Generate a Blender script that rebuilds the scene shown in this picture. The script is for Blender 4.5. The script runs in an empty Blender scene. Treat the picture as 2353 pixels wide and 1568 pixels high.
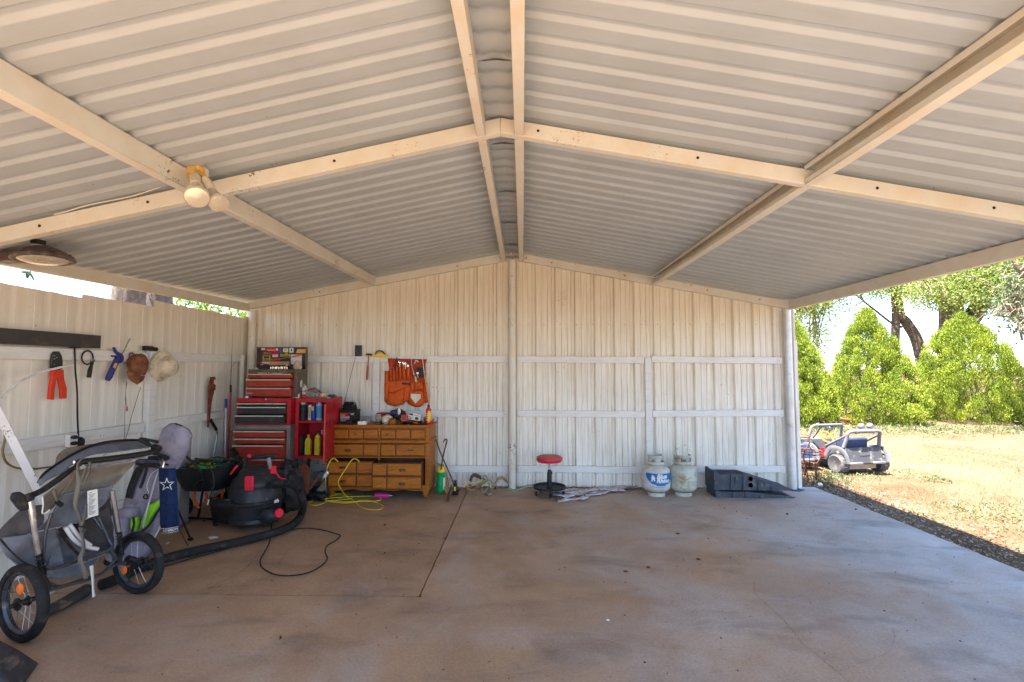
import bpy, math, random
import numpy as np
from mathutils import Vector, Matrix, noise
random.seed(7); np.random.seed(7)
S = bpy.context.scene
R_ = math.radians
COL = S.collection
V = Vector

# ------------------------------------------------------------------ camera
F_PX, W_PX, H_PX = 1105.0, 2353.0, 1568.0
CAM_H, PITCH, YAW = 1.59, R_(3.32), R_(1.27)
cam_d = bpy.data.cameras.new('camera'); cam = bpy.data.objects.new('camera', cam_d); COL.objects.link(cam)
cam.location = (0, 0, CAM_H); cam.rotation_euler = (R_(90) + PITCH, 0, YAW)
cam_d.sensor_width = 36; cam_d.lens = 36 * F_PX / W_PX; cam_d.clip_start = .02; cam_d.clip_end = 3000
S.camera = cam
CR = Matrix.Rotation(YAW, 3, 'Z') @ Matrix.Rotation(R_(90) + PITCH, 3, 'X')

# ------------------------------------------------------------------ light
SUN = V((-.33, -.24, 1)).normalized()
world = bpy.data.worlds.new('World'); S.world = world; world.use_nodes = True
wn = world.node_tree.nodes; wl = world.node_tree.links
sky = wn.new('ShaderNodeTexSky'); sky.sky_type = 'NISHITA'; sky.sun_disc = False
sky.sun_elevation = math.asin(SUN.z); sky.sun_rotation = math.atan2(SUN.x, SUN.y)
sky.air_density = .75; sky.dust_density = .3; sky.ozone_density = 1.2
bg = wn['Background']; bg.inputs['Strength'].default_value = .075
wl.new(sky.outputs[0], bg.inputs['Color'])
sl = bpy.data.lights.new('sun', 'SUN'); sl.energy = 3.7; sl.angle = R_(.5); sl.color = (1, .95, .87)
so = bpy.data.objects.new('sun', sl); COL.objects.link(so); so.rotation_euler = SUN.to_track_quat('Z', 'Y').to_euler(); so.location = (-4, -3, 12)
S.view_settings.view_transform = 'Standard'; S.view_settings.look = 'None'
S.view_settings.exposure = 3.25; S.view_settings.gamma = 1; S.view_settings.use_curve_mapping = False
S.cycles.max_bounces = 10; S.cycles.diffuse_bounces = 7; S.cycles.glossy_bounces = 3; S.cycles.transmission_bounces = 5

# ------------------------------------------------------------------ helpers
def ray(px, py): return CR @ V(((px - W_PX / 2) / F_PX, -(py - H_PX / 2) / F_PX, -1))
def PY(px, py, Y): d = ray(px, py); return V((0, 0, CAM_H)) + d * (Y / d.y)
def PZ(px, py, z=0.): d = ray(px, py); return V((0, 0, CAM_H)) + d * ((z - CAM_H) / d.z)
def PX(px, py, X): d = ray(px, py); return V((0, 0, CAM_H)) + d * (X / d.x)

def catmull(pts, k=6, closed=False):
    P = [V(p) for p in pts]; n = len(P); out = []
    rng = range(n if closed else n - 1)
    for i in rng:
        if closed: a, b, c, d = P[i - 1], P[i], P[(i + 1) % n], P[(i + 2) % n]
        else: a, b, c, d = P[max(i - 1, 0)], P[i], P[i + 1], P[min(i + 2, n - 1)]
        for j in range(k):
            t = j / k
            out.append(.5 * ((2 * b) + (c - a) * t + (2 * a - 5 * b + 4 * c - d) * t * t + (3 * b - a - 3 * c + d) * t ** 3))
    if not closed: out.append(P[-1])
    return out

class MB:
    def __init__(s): s.v = []; s.f = []
    def add(s, vs, fs):
        o = len(s.v); s.v += [V(p) for p in vs]; s.f += [[i + o for i in f] for f in fs]; return s
    def box(s, x0, x1, y0, y1, z0, z1, M=None):
        vs = [V((x, y, z)) for z in (z0, z1) for y in (y0, y1) for x in (x0, x1)]
        if M is not None: vs = [M @ v for v in vs]
        return s.add(vs, [(0, 2, 3, 1), (4, 5, 7, 6), (0, 1, 5, 4), (2, 6, 7, 3), (0, 4, 6, 2), (1, 3, 7, 5)])
    def cbox(s, c, d, M=None):
        return s.box(c[0] - d[0] / 2, c[0] + d[0] / 2, c[1] - d[1] / 2, c[1] + d[1] / 2, c[2] - d[2] / 2, c[2] + d[2] / 2, M)
    def hexa(s, p): # 8 points: bottom 4 (loop), top 4 (loop)
        return s.add(p, [(3, 2, 1, 0), (4, 5, 6, 7), (0, 1, 5, 4), (1, 2, 6, 5), (2, 3, 7, 6), (3, 0, 4, 7)])
    def prism(s, pts, vec):
        pts = [V(p) for p in pts]; n = len(pts); vec = V(vec)
        fs = [list(range(n))[::-1], list(range(n, 2 * n))] + [(i, (i + 1) % n, (i + 1) % n + n, i + n) for i in range(n)]
        return s.add(pts + [p + vec for p in pts], fs)
    def bar(s, a, b, w, h, up=(0, 0, 1)):
        a = V(a); b = V(b); d = (b - a).normalized(); u = V(up); u = (u - d * u.dot(d)).normalized(); l = d.cross(u)
        c = [l * w / 2 * i + u * h / 2 * j for i, j in ((-1, -1), (1, -1), (1, 1), (-1, 1))]
        return s.hexa([a + k for k in c] + [b + k for k in c])
    def tube(s, pts, r, n=8, closed=False, caps=True, flat=1.0, up=None):
        P = [V(p) for p in pts]; m = len(P)
        rs = r if isinstance(r, (list, tuple)) else [r] * m
        if len(rs) != m: rs = [np.interp(i / (m - 1), np.linspace(0, 1, len(rs)), rs) for i in range(m)]
        prev = None; vs = []
        for i in range(m):
            if closed: t = P[(i + 1) % m] - P[i - 1]
            else: t = P[min(i + 1, m - 1)] - P[max(i - 1, 0)]
            t = t.normalized() if t.length > 1e-9 else V((0, 0, 1))
            if up is not None: u = V(up); u = u - t * u.dot(t)
            elif prev is None: a = V((0, 0, 1)) if abs(t.z) < .9 else V((1, 0, 0)); u = a - t * a.dot(t)
            else: u = prev - t * prev.dot(t)
            if u.length < 1e-6: u = V((.3, .5, .7)).cross(t)
            u.normalize(); prev = u; w = t.cross(u)
            vs += [P[i] + (u * math.cos(2 * math.pi * k / n) * flat + w * math.sin(2 * math.pi * k / n)) * rs[i] for k in range(n)]
        fs = []
        for i in range(m if closed else m - 1):
            j = (i + 1) % m
            fs += [(i * n + k, i * n + (k + 1) % n, j * n + (k + 1) % n, j * n + k) for k in range(n)]
        if caps and not closed: fs += [list(range(n))[::-1], [(m - 1) * n + k for k in range(n)]]
        return s.add(vs, fs)
    def lathe(s, prof, n=24, c=(0, 0, 0), M=None, a0=0, a1=2 * math.pi):
        full = abs(a1 - a0 - 2 * math.pi) < 1e-6; k = n if full else n + 1; vs = []
        for r, z in prof:
            for i in range(k):
                a = a0 + (a1 - a0) * i / n; p = V((r * math.cos(a), r * math.sin(a), z))
                vs.append((M @ p) if M is not None else p + V(c))
        fs = []
        for j in range(len(prof) - 1):
            for i in range(n):
                i2 = (i + 1) % k; fs.append((j * k + i, j * k + i2, (j + 1) * k + i2, (j + 1) * k + i))
        if full and abs(prof[0][0] - prof[-1][0]) > 1e-6:
            if prof[0][0] > 1e-5: fs.append(list(range(k))[::-1])
            if prof[-1][0] > 1e-5: fs.append([(len(prof) - 1) * k + i for i in range(k)])
        return s.add(vs, fs)
    def grid(s, rows):
        n = len(rows[0]); vs = [p for r in rows for p in r]
        return s.add(vs, [(j * n + i, j * n + i + 1, (j + 1) * n + i + 1, (j + 1) * n + i) for j in range(len(rows) - 1) for i in range(n - 1)])
    def quad(s, a, b, c, d, nu=1, nv=1, f=None):
        a, b, c, d = map(V, (a, b, c, d)); rows = []
        for j in range(nv + 1):
            v = j / nv; row = []
            for i in range(nu + 1):
                u = i / nu; p = (a * (1 - u) + b * u) * (1 - v) + (d * (1 - u) + c * u) * v
                row.append(p + V(f(u, v)) if f else p)
            rows.append(row)
        return s.grid(rows)
    def blob(s, c, rad, seed=0, amp=.25, n=12, fr=2.0):
        c = V(c); prof = []; vs = []; fs = []
        for j in range(n + 1):
            ph = math.pi * j / n
            for i in range(n * 2):
                th = math.pi * i / n; d = V((math.sin(ph) * math.cos(th), math.sin(ph) * math.sin(th), math.cos(ph)))
                k = 1 + amp * noise.noise(d * fr + V((seed * 7.3, seed * 1.7, 0)))
                vs.append(c + V((d.x * rad[0] * k, d.y * rad[1] * k, d.z * rad[2] * k)))
        for j in range(n):
            for i in range(n * 2):
                i2 = (i + 1) % (2 * n); fs.append((j * 2 * n + i, (j + 1) * 2 * n + i, (j + 1) * 2 * n + i2, j * 2 * n + i2))
        return s.add(vs, fs)
    def sphere(s, c, r, n=10): return s.blob(c, (r, r, r), 0, 0, n)

def obj(name, mb, mat, parent=None, smooth=35, bev=0, sol=0, sub=0, label=None, kind=None, mesh=None, seg=1):
    """one mesh object; vertices are world coordinates unless an ancestor is flagged local"""
    if mesh is None:
        off = V((0, 0, 0)); p = parent
        while p is not None: off += p.location; p = p.parent
        root = parent
        while root is not None and root.parent is not None: root = root.parent
        loc = root is not None and root.get('_local')
        me = bpy.data.meshes.new(name)
        vv = mb.v if loc else [v - off for v in mb.v]
        me.from_pydata([tuple(v) for v in vv], [], mb.f); me.update()
        if smooth:
            me.polygons.foreach_set('use_smooth', [True] * len(me.polygons))
            me.set_sharp_from_angle(angle=R_(smooth))
        me.materials.append(mat)
    else: me = mesh
    o = bpy.data.objects.new(name, me); COL.objects.link(o)
    if parent is not None: o.parent = parent
    if sub:
        m = o.modifiers.new('s', 'SUBSURF'); m.levels = m.render_levels = sub
    if sol:
        m = o.modifiers.new('t', 'SOLIDIFY'); m.thickness = sol; m.offset = 0; m.use_rim = name not in ('wall_sheet', 'roof_sheet', 'ridge_cap')
    if bev:
        m = o.modifiers.new('b', 'BEVEL'); m.width = bev; m.segments = seg; m.limit_method = 'ANGLE'; m.angle_limit = R_(40)
    if label: o['label'] = label
    if kind: o['kind'] = kind
    return o

def thing(name, label, cat, loc, rz=0, group=None, local=False):
    o = bpy.data.objects.new(name, None); COL.objects.link(o); o.empty_display_size = .1
    o.location = loc; o.rotation_euler = (0, 0, rz); o['label'] = label; o['category'] = cat
    if group: o['group'] = group
    if local: o['_local'] = 1
    return o
def tag(o, label, cat, group=None):
    o['label'] = label; o['category'] = cat
    if group: o['group'] = group
    return o
def solo(name, mb, mat, label, cat, group=None, **k): return tag(obj(name, mb, mat, **k), label, cat, group)

_font = {}
def text_verts(txt, size, shear=0, ext=0, bold=0):
    key = (txt, size, shear, ext, bold)
    if key in _font: return _font[key]
    c = bpy.data.curves.new('t', 'FONT'); c.body = txt; c.size = size; c.shear = shear; c.extrude = ext; c.offset = bold
    c.align_x = 'CENTER'; c.align_y = 'CENTER'; c.resolution_u = 3
    o = bpy.data.objects.new('t', c); COL.objects.link(o)
    bpy.context.view_layer.update()
    me = bpy.data.meshes.new_from_object(o.evaluated_get(bpy.context.evaluated_depsgraph_get()))
    r = ([v.co.copy() for v in me.vertices], [list(p.vertices) for p in me.polygons])
    bpy.data.objects.remove(o); bpy.data.curves.remove(c); bpy.data.meshes.remove(me)
    _font[key] = r; return r
def text_mb(txt, size, fn, shear=0, bold=0, sx=1):
    vs, fs = text_verts(txt, size, shear, 0, bold); m = MB()
    return m.add([fn(v.x * sx, v.y) for v in vs], fs)

# ------------------------------------------------------------------ materials
def newmat(name):
    m = bpy.data.materials.new(name); m.use_nodes = True
    return m, m.node_tree.nodes, m.node_tree.links, m.node_tree.nodes['Principled BSDF']
def N(nodes, t, **k):
    n = nodes.new(t)
    for a, b in k.items():
        if a.startswith('i_'): n.inputs[a[2:].replace('_', ' ')].default_value = b
        else: setattr(n, a, b)
    return n
def c4(c): return (c[0], c[1], c[2], 1)
def mixc(nodes, links, fac, a, b, mode='MIX'):
    n = nodes.new('ShaderNodeMix'); n.data_type = 'RGBA'; n.blend_type = mode
    for sock, val in ((0, fac), (6, a), (7, b)):
        if isinstance(val, bpy.types.NodeSocket): links.new(val, n.inputs[sock])
        elif isinstance(val, (int, float)): n.inputs[sock].default_value = val
        else: n.inputs[sock].default_value = c4(val)
    return n.outputs[2]
def noi(nodes, links, scale, detail=4, rough=.55, vec=None, dist=0):
    n = nodes.new('ShaderNodeTexNoise'); n.inputs['Scale'].default_value = scale; n.inputs['Detail'].default_value = detail
    n.inputs['Roughness'].default_value = rough; n.inputs['Distortion'].default_value = dist
    if vec is not None: links.new(vec, n.inputs['Vector'])
    return n.outputs['Fac']
def ramp(nodes, links, fac, stops):
    n = nodes.new('ShaderNodeValToRGB'); e = n.color_ramp.elements
    while len(e) < len(stops): e.new(.5)
    for k, (p, c) in enumerate(stops): e[k].position = p; e[k].color = c4(c) if not isinstance(c, (int, float)) else (c, c, c, 1)
    links.new(fac, n.inputs[0]); return n.outputs[0]
def pos(nodes, links, scale=None):
    g = nodes.new('ShaderNodeNewGeometry').outputs['Position']
    if scale is None: return g
    m = nodes.new('ShaderNodeMapping'); m.inputs['Scale'].default_value = scale; links.new(g, m.inputs[0]); return m.outputs[0]
def bumpn(nodes, links, b, h, strength, dist=.01):
    n = nodes.new('ShaderNodeBump'); n.inputs['Strength'].default_value = strength; n.inputs['Distance'].default_value = dist
    links.new(h, n.inputs['Height']); links.new(n.outputs[0], b.inputs['Normal'])

_m = {}
def pm(name, col, rough=.55, metal=0, var=.12, vs=9, dirt=None, bump=.15, bs=60, spec=.32):
    """painted / plastic / cloth material with value variation, grime and fine relief"""
    if name in _m: return _m[name]
    m, n, l, b = newmat(name); P = pos(n, l)
    f = noi(n, l, vs, 5, .6, P)
    lo = tuple(c * (1 - var * 1.6) for c in col); hi = tuple(min(1, c * (1 + var)) for c in col)
    c = ramp(n, l, f, [(.3, lo), (.7, hi)])
    if dirt:
        dc, amt, ds = dirt
        g = noi(n, l, ds, 7, .68, P, .4); g = ramp(n, l, g, [(.62 - amt * .35, 0.), (.78 - amt * .3, 1.)])
        c = mixc(n, l, g, c, dc)
    l.new(c, b.inputs['Base Color'])
    b.inputs['Metallic'].default_value = metal
    r = ramp(n, l, noi(n, l, vs * 2.3, 4, .6, P), [(.3, max(.05, rough - .12)), (.7, min(1., rough + .12))]); l.new(r, b.inputs['Roughness'])
    if spec is not None: b.inputs['Specular IOR Level'].default_value = spec
    if bump: bumpn(n, l, b, noi(n, l, bs, 3, .6, P), bump, .004)
    _m[name] = m; return m

def paint_metal(name, col, streak=(1, 1, 1), rust=.3, dust=.35, tint=(.56, .42, .25), hi=None):
    m, n, l, b = newmat(name); P = pos(n, l)
    f = noi(n, l, 2.2, 6, .62, P); c = ramp(n, l, f, [(.3, tuple(x * .86 for x in col)), (.72, col)])
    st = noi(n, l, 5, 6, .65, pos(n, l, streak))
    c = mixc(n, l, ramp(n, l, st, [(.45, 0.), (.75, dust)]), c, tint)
    if hi:  # tan tint mixed in more strongly with height
        sp = n.new('ShaderNodeSeparateXYZ'); l.new(P, sp.inputs[0])
        mr = N(n, 'ShaderNodeMapRange'); l.new(sp.outputs[2], mr.inputs[0]); mr.inputs[1].default_value = .9; mr.inputs[2].default_value = 2.6; mr.inputs[4].default_value = .5
        c = mixc(n, l, mr.outputs[0], c, hi)
    sp2 = noi(n, l, 38, 5, .7, P); big = noi(n, l, 3.1, 3, .5, P)
    mm = n.new('ShaderNodeMath'); mm.operation = 'MULTIPLY'; l.new(sp2, mm.inputs[0]); l.new(big, mm.inputs[1])
    c = mixc(n, l, ramp(n, l, mm.outputs[0], [(.43 - rust * .12, 0.), (.47 - rust * .1, 1.)]), c, (.13, .055, .025))
    l.new(c, b.inputs['Base Color']); b.inputs['Roughness'].default_value = .5; b.inputs['Specular IOR Level'].default_value = .35
    bumpn(n, l, b, noi(n, l, 25, 4, .6, P), .12, .004)
    return m

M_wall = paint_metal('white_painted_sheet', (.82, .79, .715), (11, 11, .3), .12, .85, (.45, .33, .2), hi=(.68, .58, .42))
M_lwall = paint_metal('white_painted_side_sheet', (.78, .755, .685), (7, 7, .35), .1, .34, (.5, .38, .24), hi=(.68, .53, .36))
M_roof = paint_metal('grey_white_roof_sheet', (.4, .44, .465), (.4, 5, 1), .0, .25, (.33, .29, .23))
M_frame = paint_metal('cream_frame_paint', (.67, .64, .56), (1, 1, 1), .52, .5, (.6, .42, .22))
M_girt = paint_metal('white_painted_wood', (.74, .72, .69), (1.5, 1.5, 9), .06, .35, (.42, .34, .25))
M_dark = pm('near_black_plastic', (.011, .011, .012), .5, bump=.08, spec=.3, dirt=((.07, .055, .04), .12, 7))
M_rubber = pm('black_rubber', (.014, .0135, .013), .8, spec=.3, dirt=((.08, .06, .045), .14, 12), bump=.3, bs=120)
M_blackmetal = pm('dark_metal', (.03, .03, .032), .4, .6, dirt=((.13, .06, .03), .15, 20))
M_chrome = pm('chrome', (.75, .75, .76), .16, 1, .05, bump=.02)
M_steel = pm('dull_steel', (.42, .41, .4), .35, 1, .15, dirt=((.2, .12, .07), .2, 25))
M_rust = pm('rusty_iron', (.17, .075, .04), .85, .2, .4, 25, bump=.5, bs=90)
M_galv = pm('galvanised_pipe', (.62, .61, .6), .45, .3, .12, 5, dirt=((.35, .25, .17), .12, 9))
M_white = pm('white_plastic', (.75, .74, .71), .5, dirt=((.4, .32, .22), .15, 9))
M_red = pm('red_enamel', (.42, .012, .02), .35, 0, .18, 6, dirt=((.1, .03, .025), .2, 10))
M_dred = pm('brick_red_enamel', (.34, .035, .02), .42, 0, .2, 9, dirt=((.12, .05, .03), .25, 9))
M_brownp = pm('brown_grey_enamel', (.11, .082, .055), .5, .1, .2, 8, dirt=((.22, .17, .11), .2, 12))
M_greyp = pm('hammered_grey_enamel', (.2, .19, .18), .5, .2, .15, 14)
M_blkdr = pm('charcoal_enamel', (.03, .03, .032), .4, .1, .2, 8, dirt=((.09, .08, .07), .25, 9))
M_lightbar = pm('brushed_light_trim', (.6, .53, .44), .4, .3, .15, 20)
M_wood = None
# ================================================================== ground, slab, outdoors setting
XR = -.14                    # ridge line
ZW = 6.62                    # back wall plane (Y)
def sag(x, y): return .1 * min(1, max(0, (-.14 - x) / 3.6)) * min(1.25, max(0, (6.5 - y) / 3.3))   # the left eave has settled
def zb(x, y=6.5): return 3.09 - .185 * abs(x - XR) - sag(x, y)          # underside of frames
def zs(x, y=6.5): return 3.215 - .185 * abs(x - XR) - sag(x, y)         # roof sheet plane

def concrete(name, brown):
    m, n, l, b = newmat(name); P = pos(n, l)
    sp = n.new('ShaderNodeSeparateXYZ'); l.new(P, sp.inputs[0])
    base = ramp(n, l, noi(n, l, 1.5, 8, .62, P, .3), [(.28, (.32, .275, .24)), (.5, (.45, .405, .365)), (.72, (.56, .53, .5))])
    dirt = ramp(n, l, noi(n, l, 1.1, 7, .6, P, .5), [(.25, (.3, .175, .098)), (.75, (.5, .32, .185))])
    # brown silt lies thick on the left and thins out to the right
    mr = N(n, 'ShaderNodeMapRange'); l.new(sp.outputs[0], mr.inputs[0]); mr.inputs[1].default_value = -.2; mr.inputs[2].default_value = 4.3
    mr.inputs[3].default_value = .95 if not brown else 1.2; mr.inputs[4].default_value = .1
    nn = noi(n, l, .8, 7, .62, P, .6)
    a = N(n, 'ShaderNodeMath', operation='MULTIPLY_ADD'); l.new(nn, a.inputs[0]); a.inputs[1].default_value = 2.4; a.inputs[2].default_value = -1.2
    a2 = N(n, 'ShaderNodeMath', operation='ADD', use_clamp=True); l.new(a.outputs[0], a2.inputs[0]); l.new(mr.outputs[0], a2.inputs[1])
    c = mixc(n, l, a2.outputs[0], base, dirt)
    st = ramp(n, l, noi(n, l, 1.9, 6, .6, pos(n, l, (.7, 1.5, 1)), .5), [(.52, 0.), (.74, .62)])
    c = mixc(n, l, st, c, (.11, .085, .07))
    wh = ramp(n, l, noi(n, l, 1.25, 7, .66, pos(n, l, (1.1, .8, 2)), .35), [(.53, 0.), (.78, .42)])
    c = mixc(n, l, wh, c, (.5, .46, .43))
    red = ramp(n, l, noi(n, l, 2.7, 5, .7, P), [(.6, 0.), (.74, .5)]); c = mixc(n, l, red, c, (.33, .16, .1))
    oil = ramp(n, l, noi(n, l, 5.5, 4, .62, P, .2), [(.69, 0.), (.74, .6)]); c = mixc(n, l, oil, c, (.09, .06, .045))
    sp1 = ramp(n, l, noi(n, l, 55, 4, .75, P), [(.66, 0.), (.71, .8)]); c = mixc(n, l, sp1, c, (.06, .045, .04))
    fine = ramp(n, l, noi(n, l, 60, 8, .8, P), [(.3, .6), (.7, 1.25)])
    c = mixc(n, l, .8, c, fine, 'MULTIPLY')
    l.new(c, b.inputs['Base Color'])
    l.new(ramp(n, l, noi(n, l, 3, 6, .6, P), [(.3, .5), (.7, .8)]), b.inputs['Roughness'])
    bumpn(n, l, b, noi(n, l, 45, 6, .72, P), .35, .006)
    return m
M_conc = concrete('dusty_concrete', False); M_conc2 = concrete('brown_patch_concrete', True)

def ground_mat():
    m, n, l, b = newmat('dry_lawn_soil'); P = pos(n, l)
    a = ramp(n, l, noi(n, l, .5, 8, .62, P, .4), [(.3, (.13, .072, .04)), (.5, (.2, .138, .08)), (.7, (.235, .175, .105))])
    g = ramp(n, l, noi(n, l, .33, 6, .6, P, .3), [(.56, 0.), (.7, .6)]); c = mixc(n, l, g, a, (.12, .115, .05))
    br = ramp(n, l, noi(n, l, .9, 6, .65, pos(n, l, (.5, 1.6, 1))), [(.56, 0.), (.7, .7)]); c = mixc(n, l, br, c, (.145, .075, .04))
    f = ramp(n, l, noi(n, l, 38, 5, .75, P), [(.3, .6), (.7, 1.25)]); c = mixc(n, l, .8, c, f, 'MULTIPLY')
    l.new(c, b.inputs['Base Color']); b.inputs['Roughness'].default_value = 1; b.inputs['Specular IOR Level'].default_value = .05
    bumpn(n, l, b, noi(n, l, 30, 6, .75, P), .9, .03); return m
M_ground = ground_mat()
m = MB(); rows = []
xs = [-900, -300, -100, -40, -20, -8, -3.99] + [3.9 + .28 * i for i in range(60)] + [24, 30, 45, 70, 120, 300, 900]
ys = [-600, -200, -60, -20, -6] + [0 + .28 * i for i in range(66)] + [20, 24, 30, 40, 60, 100, 200, 500, 1500]
for y in ys:
    rows.append([V((x, y, -.085 + (.035 * noise.noise(V((x * .9, y * .9, 0))) + .018 * noise.noise(V((x * 4, y * 4, 3))) if x > 4.05 and 0 < y < 20 else 0))) for x in xs])
m.grid(rows); obj('ground', m, M_ground, kind='structure', smooth=60)

mf, nf, lf, bf = newmat('ploughed_soil'); Pf = pos(nf, lf, (1, 6, 1))
lf.new(ramp(nf, lf, noi(nf, lf, .3, 6, .6, Pf), [(.3, (.13, .055, .028)), (.7, (.2, .1, .05))]), bf.inputs['Base Color']); bf.inputs['Roughness'].default_value = 1
m = MB(); m.box(15, 700, 44, 700, -.09, -.05); obj('field', m, mf, kind='structure')

# L-shaped main slab (two boxes butted) with a slightly ragged outer edge
m = MB()
edge = [V((3.93 + .03 * noise.noise(V((y * 1.9, 0, 0))) + .012 * noise.noise(V((y * 9, 5, 0))), y, 0)) for y in [-4 + .1 * i for i in range(107)]]
edge2 = [V((-.72 + .008 * noise.noise(V((y * 6, 9, 0))), y, 0)) for y in [6.68 - .08 * i for i in range(41)]]
front = [V((-.71 - .1 * i, 3.44 + .008 * noise.noise(V((i * .9, 2, 0))), 0)) for i in range(33)]
poly = [V((-3.97, -4, 0))] + edge + [V((3.93, 6.68, 0))] + edge2 + front + [V((-3.97, 3.44, 0))]
m.prism([p - V((0, 0, .2)) for p in poly], (0, 0, .2))
slab = obj('concrete_slab', m, M_conc, kind='structure', smooth=0)
m = MB()
e2 = [V((p.x - .012 - .004 * noise.noise(V((p.y * 20, 0, 0))), p.y, -.010)) for p in edge2]; fr = [V((min(p.x, -.732), p.y + .024 + .006 * noise.noise(V((p.x * 20, 0, 0))), -.007)) for p in front]
m.prism([p - V((0, 0, .2)) for p in ([V((-3.97, 6.68, -.007))] + e2 + fr + [V((-3.97, 3.455, -.007))])], (0, 0, .2))
obj('concrete_patch_slab', m, M_conc2, kind='structure', smooth=0)
# soil in the joints and cracks
M_soil = pm('dark_joint_soil', (.035, .025, .018), .95, var=.3)
def crack(pts, w, seed, nm='crack'):
    P = catmull([PZ(*p) for p in pts], 10); m = MB(); a = []; b = []
    for i, p in enumerate(P):
        t = (P[min(i + 1, len(P) - 1)] - P[max(i - 1, 0)]).normalized(); s_ = V((-t.y, t.x, 0))
        j = s_ * .012 * noise.noise(V((i * .9, seed, 0))); ww = w * (.35 + .9 * abs(noise.noise(V((i * .7, seed, 4)))))
        a.append(p + j + s_ * ww + V((0, 0, .0015))); b.append(p + j - s_ * ww + V((0, 0, .0015)))
    m.grid([a, b]); obj(nm, m, M_soil, slab, smooth=0)
crack([(1733, 1340), (1738, 1368), (1790, 1415), (1820, 1448), (1840, 1475), (1870, 1500), (1925, 1545), (1950, 1567)], .0018, 1)
crack([(1925, 1545), (1990, 1520), (2040, 1500), (2055, 1470), (2050, 1440)], .0009, 2)
crack([(600, 1262), (560, 1310), (480, 1352)], .0018, 3)
crack([(760, 1175), (800, 1195), (850, 1182), (900, 1190)], .0018, 4)
crack([(690, 1205), (700, 1238), (660, 1268), (640, 1300)], .0014, 5)

# ================================================================== the carport
carport = thing('carport', 'open carport of cream steel frames under a corrugated gable roof', 'carport', (XR, 3, 0))
y0r, y1r = .55, 6.78  # front end is out of view, drawn back to let more light in
P_R = .155
RT = [0, .015, .27, .535, .55, .585, .665, .70, .715, .78, .845, .86, .895, .965, 1.0]
RZ = [0, 0, 0, 0, 0, .003, .018, .021, .021, .021, .021, .021, .018, .003, 0]
def rib_z(t):   # t in 0..1 through one rib period, raised trapezoid
    return float(np.interp(t, RT, RZ))
def roof_sheet(xa, xb, yA, n, dz=0):
    ts = RT[:-1]; yy = []
    for k in range(n): yy += [(yA + (k + t) * P_R, rib_z(t)) for t in ts]
    yy.append((yA + n * P_R, 0)); yy.append((yA + (n + .06) * P_R, 0))
    m = MB(); rows = []
    for i in range(5):
        x = xa + (xb - xa) * i / 4
        rows.append([V((x, y, zs(x, y) + z + dz + .0014 * noise.noise(V((x * .8, y * .6, xa))))) for y, z in yy])
    m.grid(rows); return m
k = 0; y = y0r
while y < y1r - .1:
    n = 6 if y + 6 * P_R < y1r else int(round((y1r - y) / P_R))
    dz = .0012 * (k % 2)
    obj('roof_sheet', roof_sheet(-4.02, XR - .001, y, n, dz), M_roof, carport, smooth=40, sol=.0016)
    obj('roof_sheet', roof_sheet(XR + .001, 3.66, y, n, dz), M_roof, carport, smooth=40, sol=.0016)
    y += n * P_R; k += 1
# ridge cap: short folded pieces that follow the ribs, with a pinched crest
y = y0r; k = 0
while y < y1r - .1:
    n = 6 if y + 6 * P_R < y1r else int(round((y1r - y) / P_R))
    m = MB(); rows = []
    ts = [0, .28, .56, .68, .78, .88]
    for x in (-.155, -.09, -.06, -.03, -.012, 0, .012, .03, .06, .09, .155):
        r = []
        for q in range(n):
            for t in ts:
                z = rib_z(t) * (1 if abs(x) > .07 else .55); z += -.006 - (.010 if abs(x) < .065 else 0)
                if abs(x) < .035 and t < .56: z -= .014 * math.cos(x / .035 * 1.4) * (1 if .1 < t < .5 else .3)
                r.append(V((XR + x, y + (q + t) * P_R, zs(XR + x) + z)))
        r.append(V((XR + x, y + n * P_R, zs(XR + x) - .006))); rows.append(r)
    m.grid(rows); obj('ridge_cap', m, M_roof, carport, smooth=40, sol=.0015); y += n * P_R; k += 1
m = MB(); m.grid([[V((XR - .2, yy, zs(XR - .2) + .033)) for yy in (.9, 6.8)], [V((XR, yy, zs(XR) + .04)) for yy in (.9, 6.8)], [V((XR + .2, yy, zs(XR + .2) + .033)) for yy in (.9, 6.8)]]); obj('ridge_flashing', m, M_roof, carport, sol=.001)

def cpurlin(x, ya, yb, w=.055, h=.125, side=1):
    """channel section running front to back, hung under the sheets; open side shows a lip"""
    m = MB(); zt = zs(x) - .006; z0 = zb(x); t = .004; n0 = 0
    m.box(x - w / 2, x + w / 2, ya, yb, z0, z0 + t)
    wx = x + side * (w / 2 - t); m.box(min(wx, wx + side * t), max(wx, wx + side * t), ya, yb, z0 + t, zt)
    m.box(x - w / 2, x + w / 2, ya, yb, zt, zt + t)
    lx = x - side * w / 2; m.box(min(lx, lx + side * t), max(lx, lx + side * t), ya, yb, z0 + t, z0 + .035)
    m.box(min(lx, lx + side * t), max(lx, lx + side * t), ya, yb, zt - .028, zt)
    for v in m.v: v.z -= sag(x, v.y)
    return m
frames_y = [1.0, 3.0, 6.55]
bays = [(1.03, 2.97), (3.03, 6.52)]
for x, w, sd in ((-2.06, .07, 1), (-.262, .052, 1), (-.02, .06, -1), (1.79, .07, 1)):
    for a, b in bays: obj('purlin', cpurlin(x, a, b, w, side=sd), M_frame, carport, bev=.002)
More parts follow.
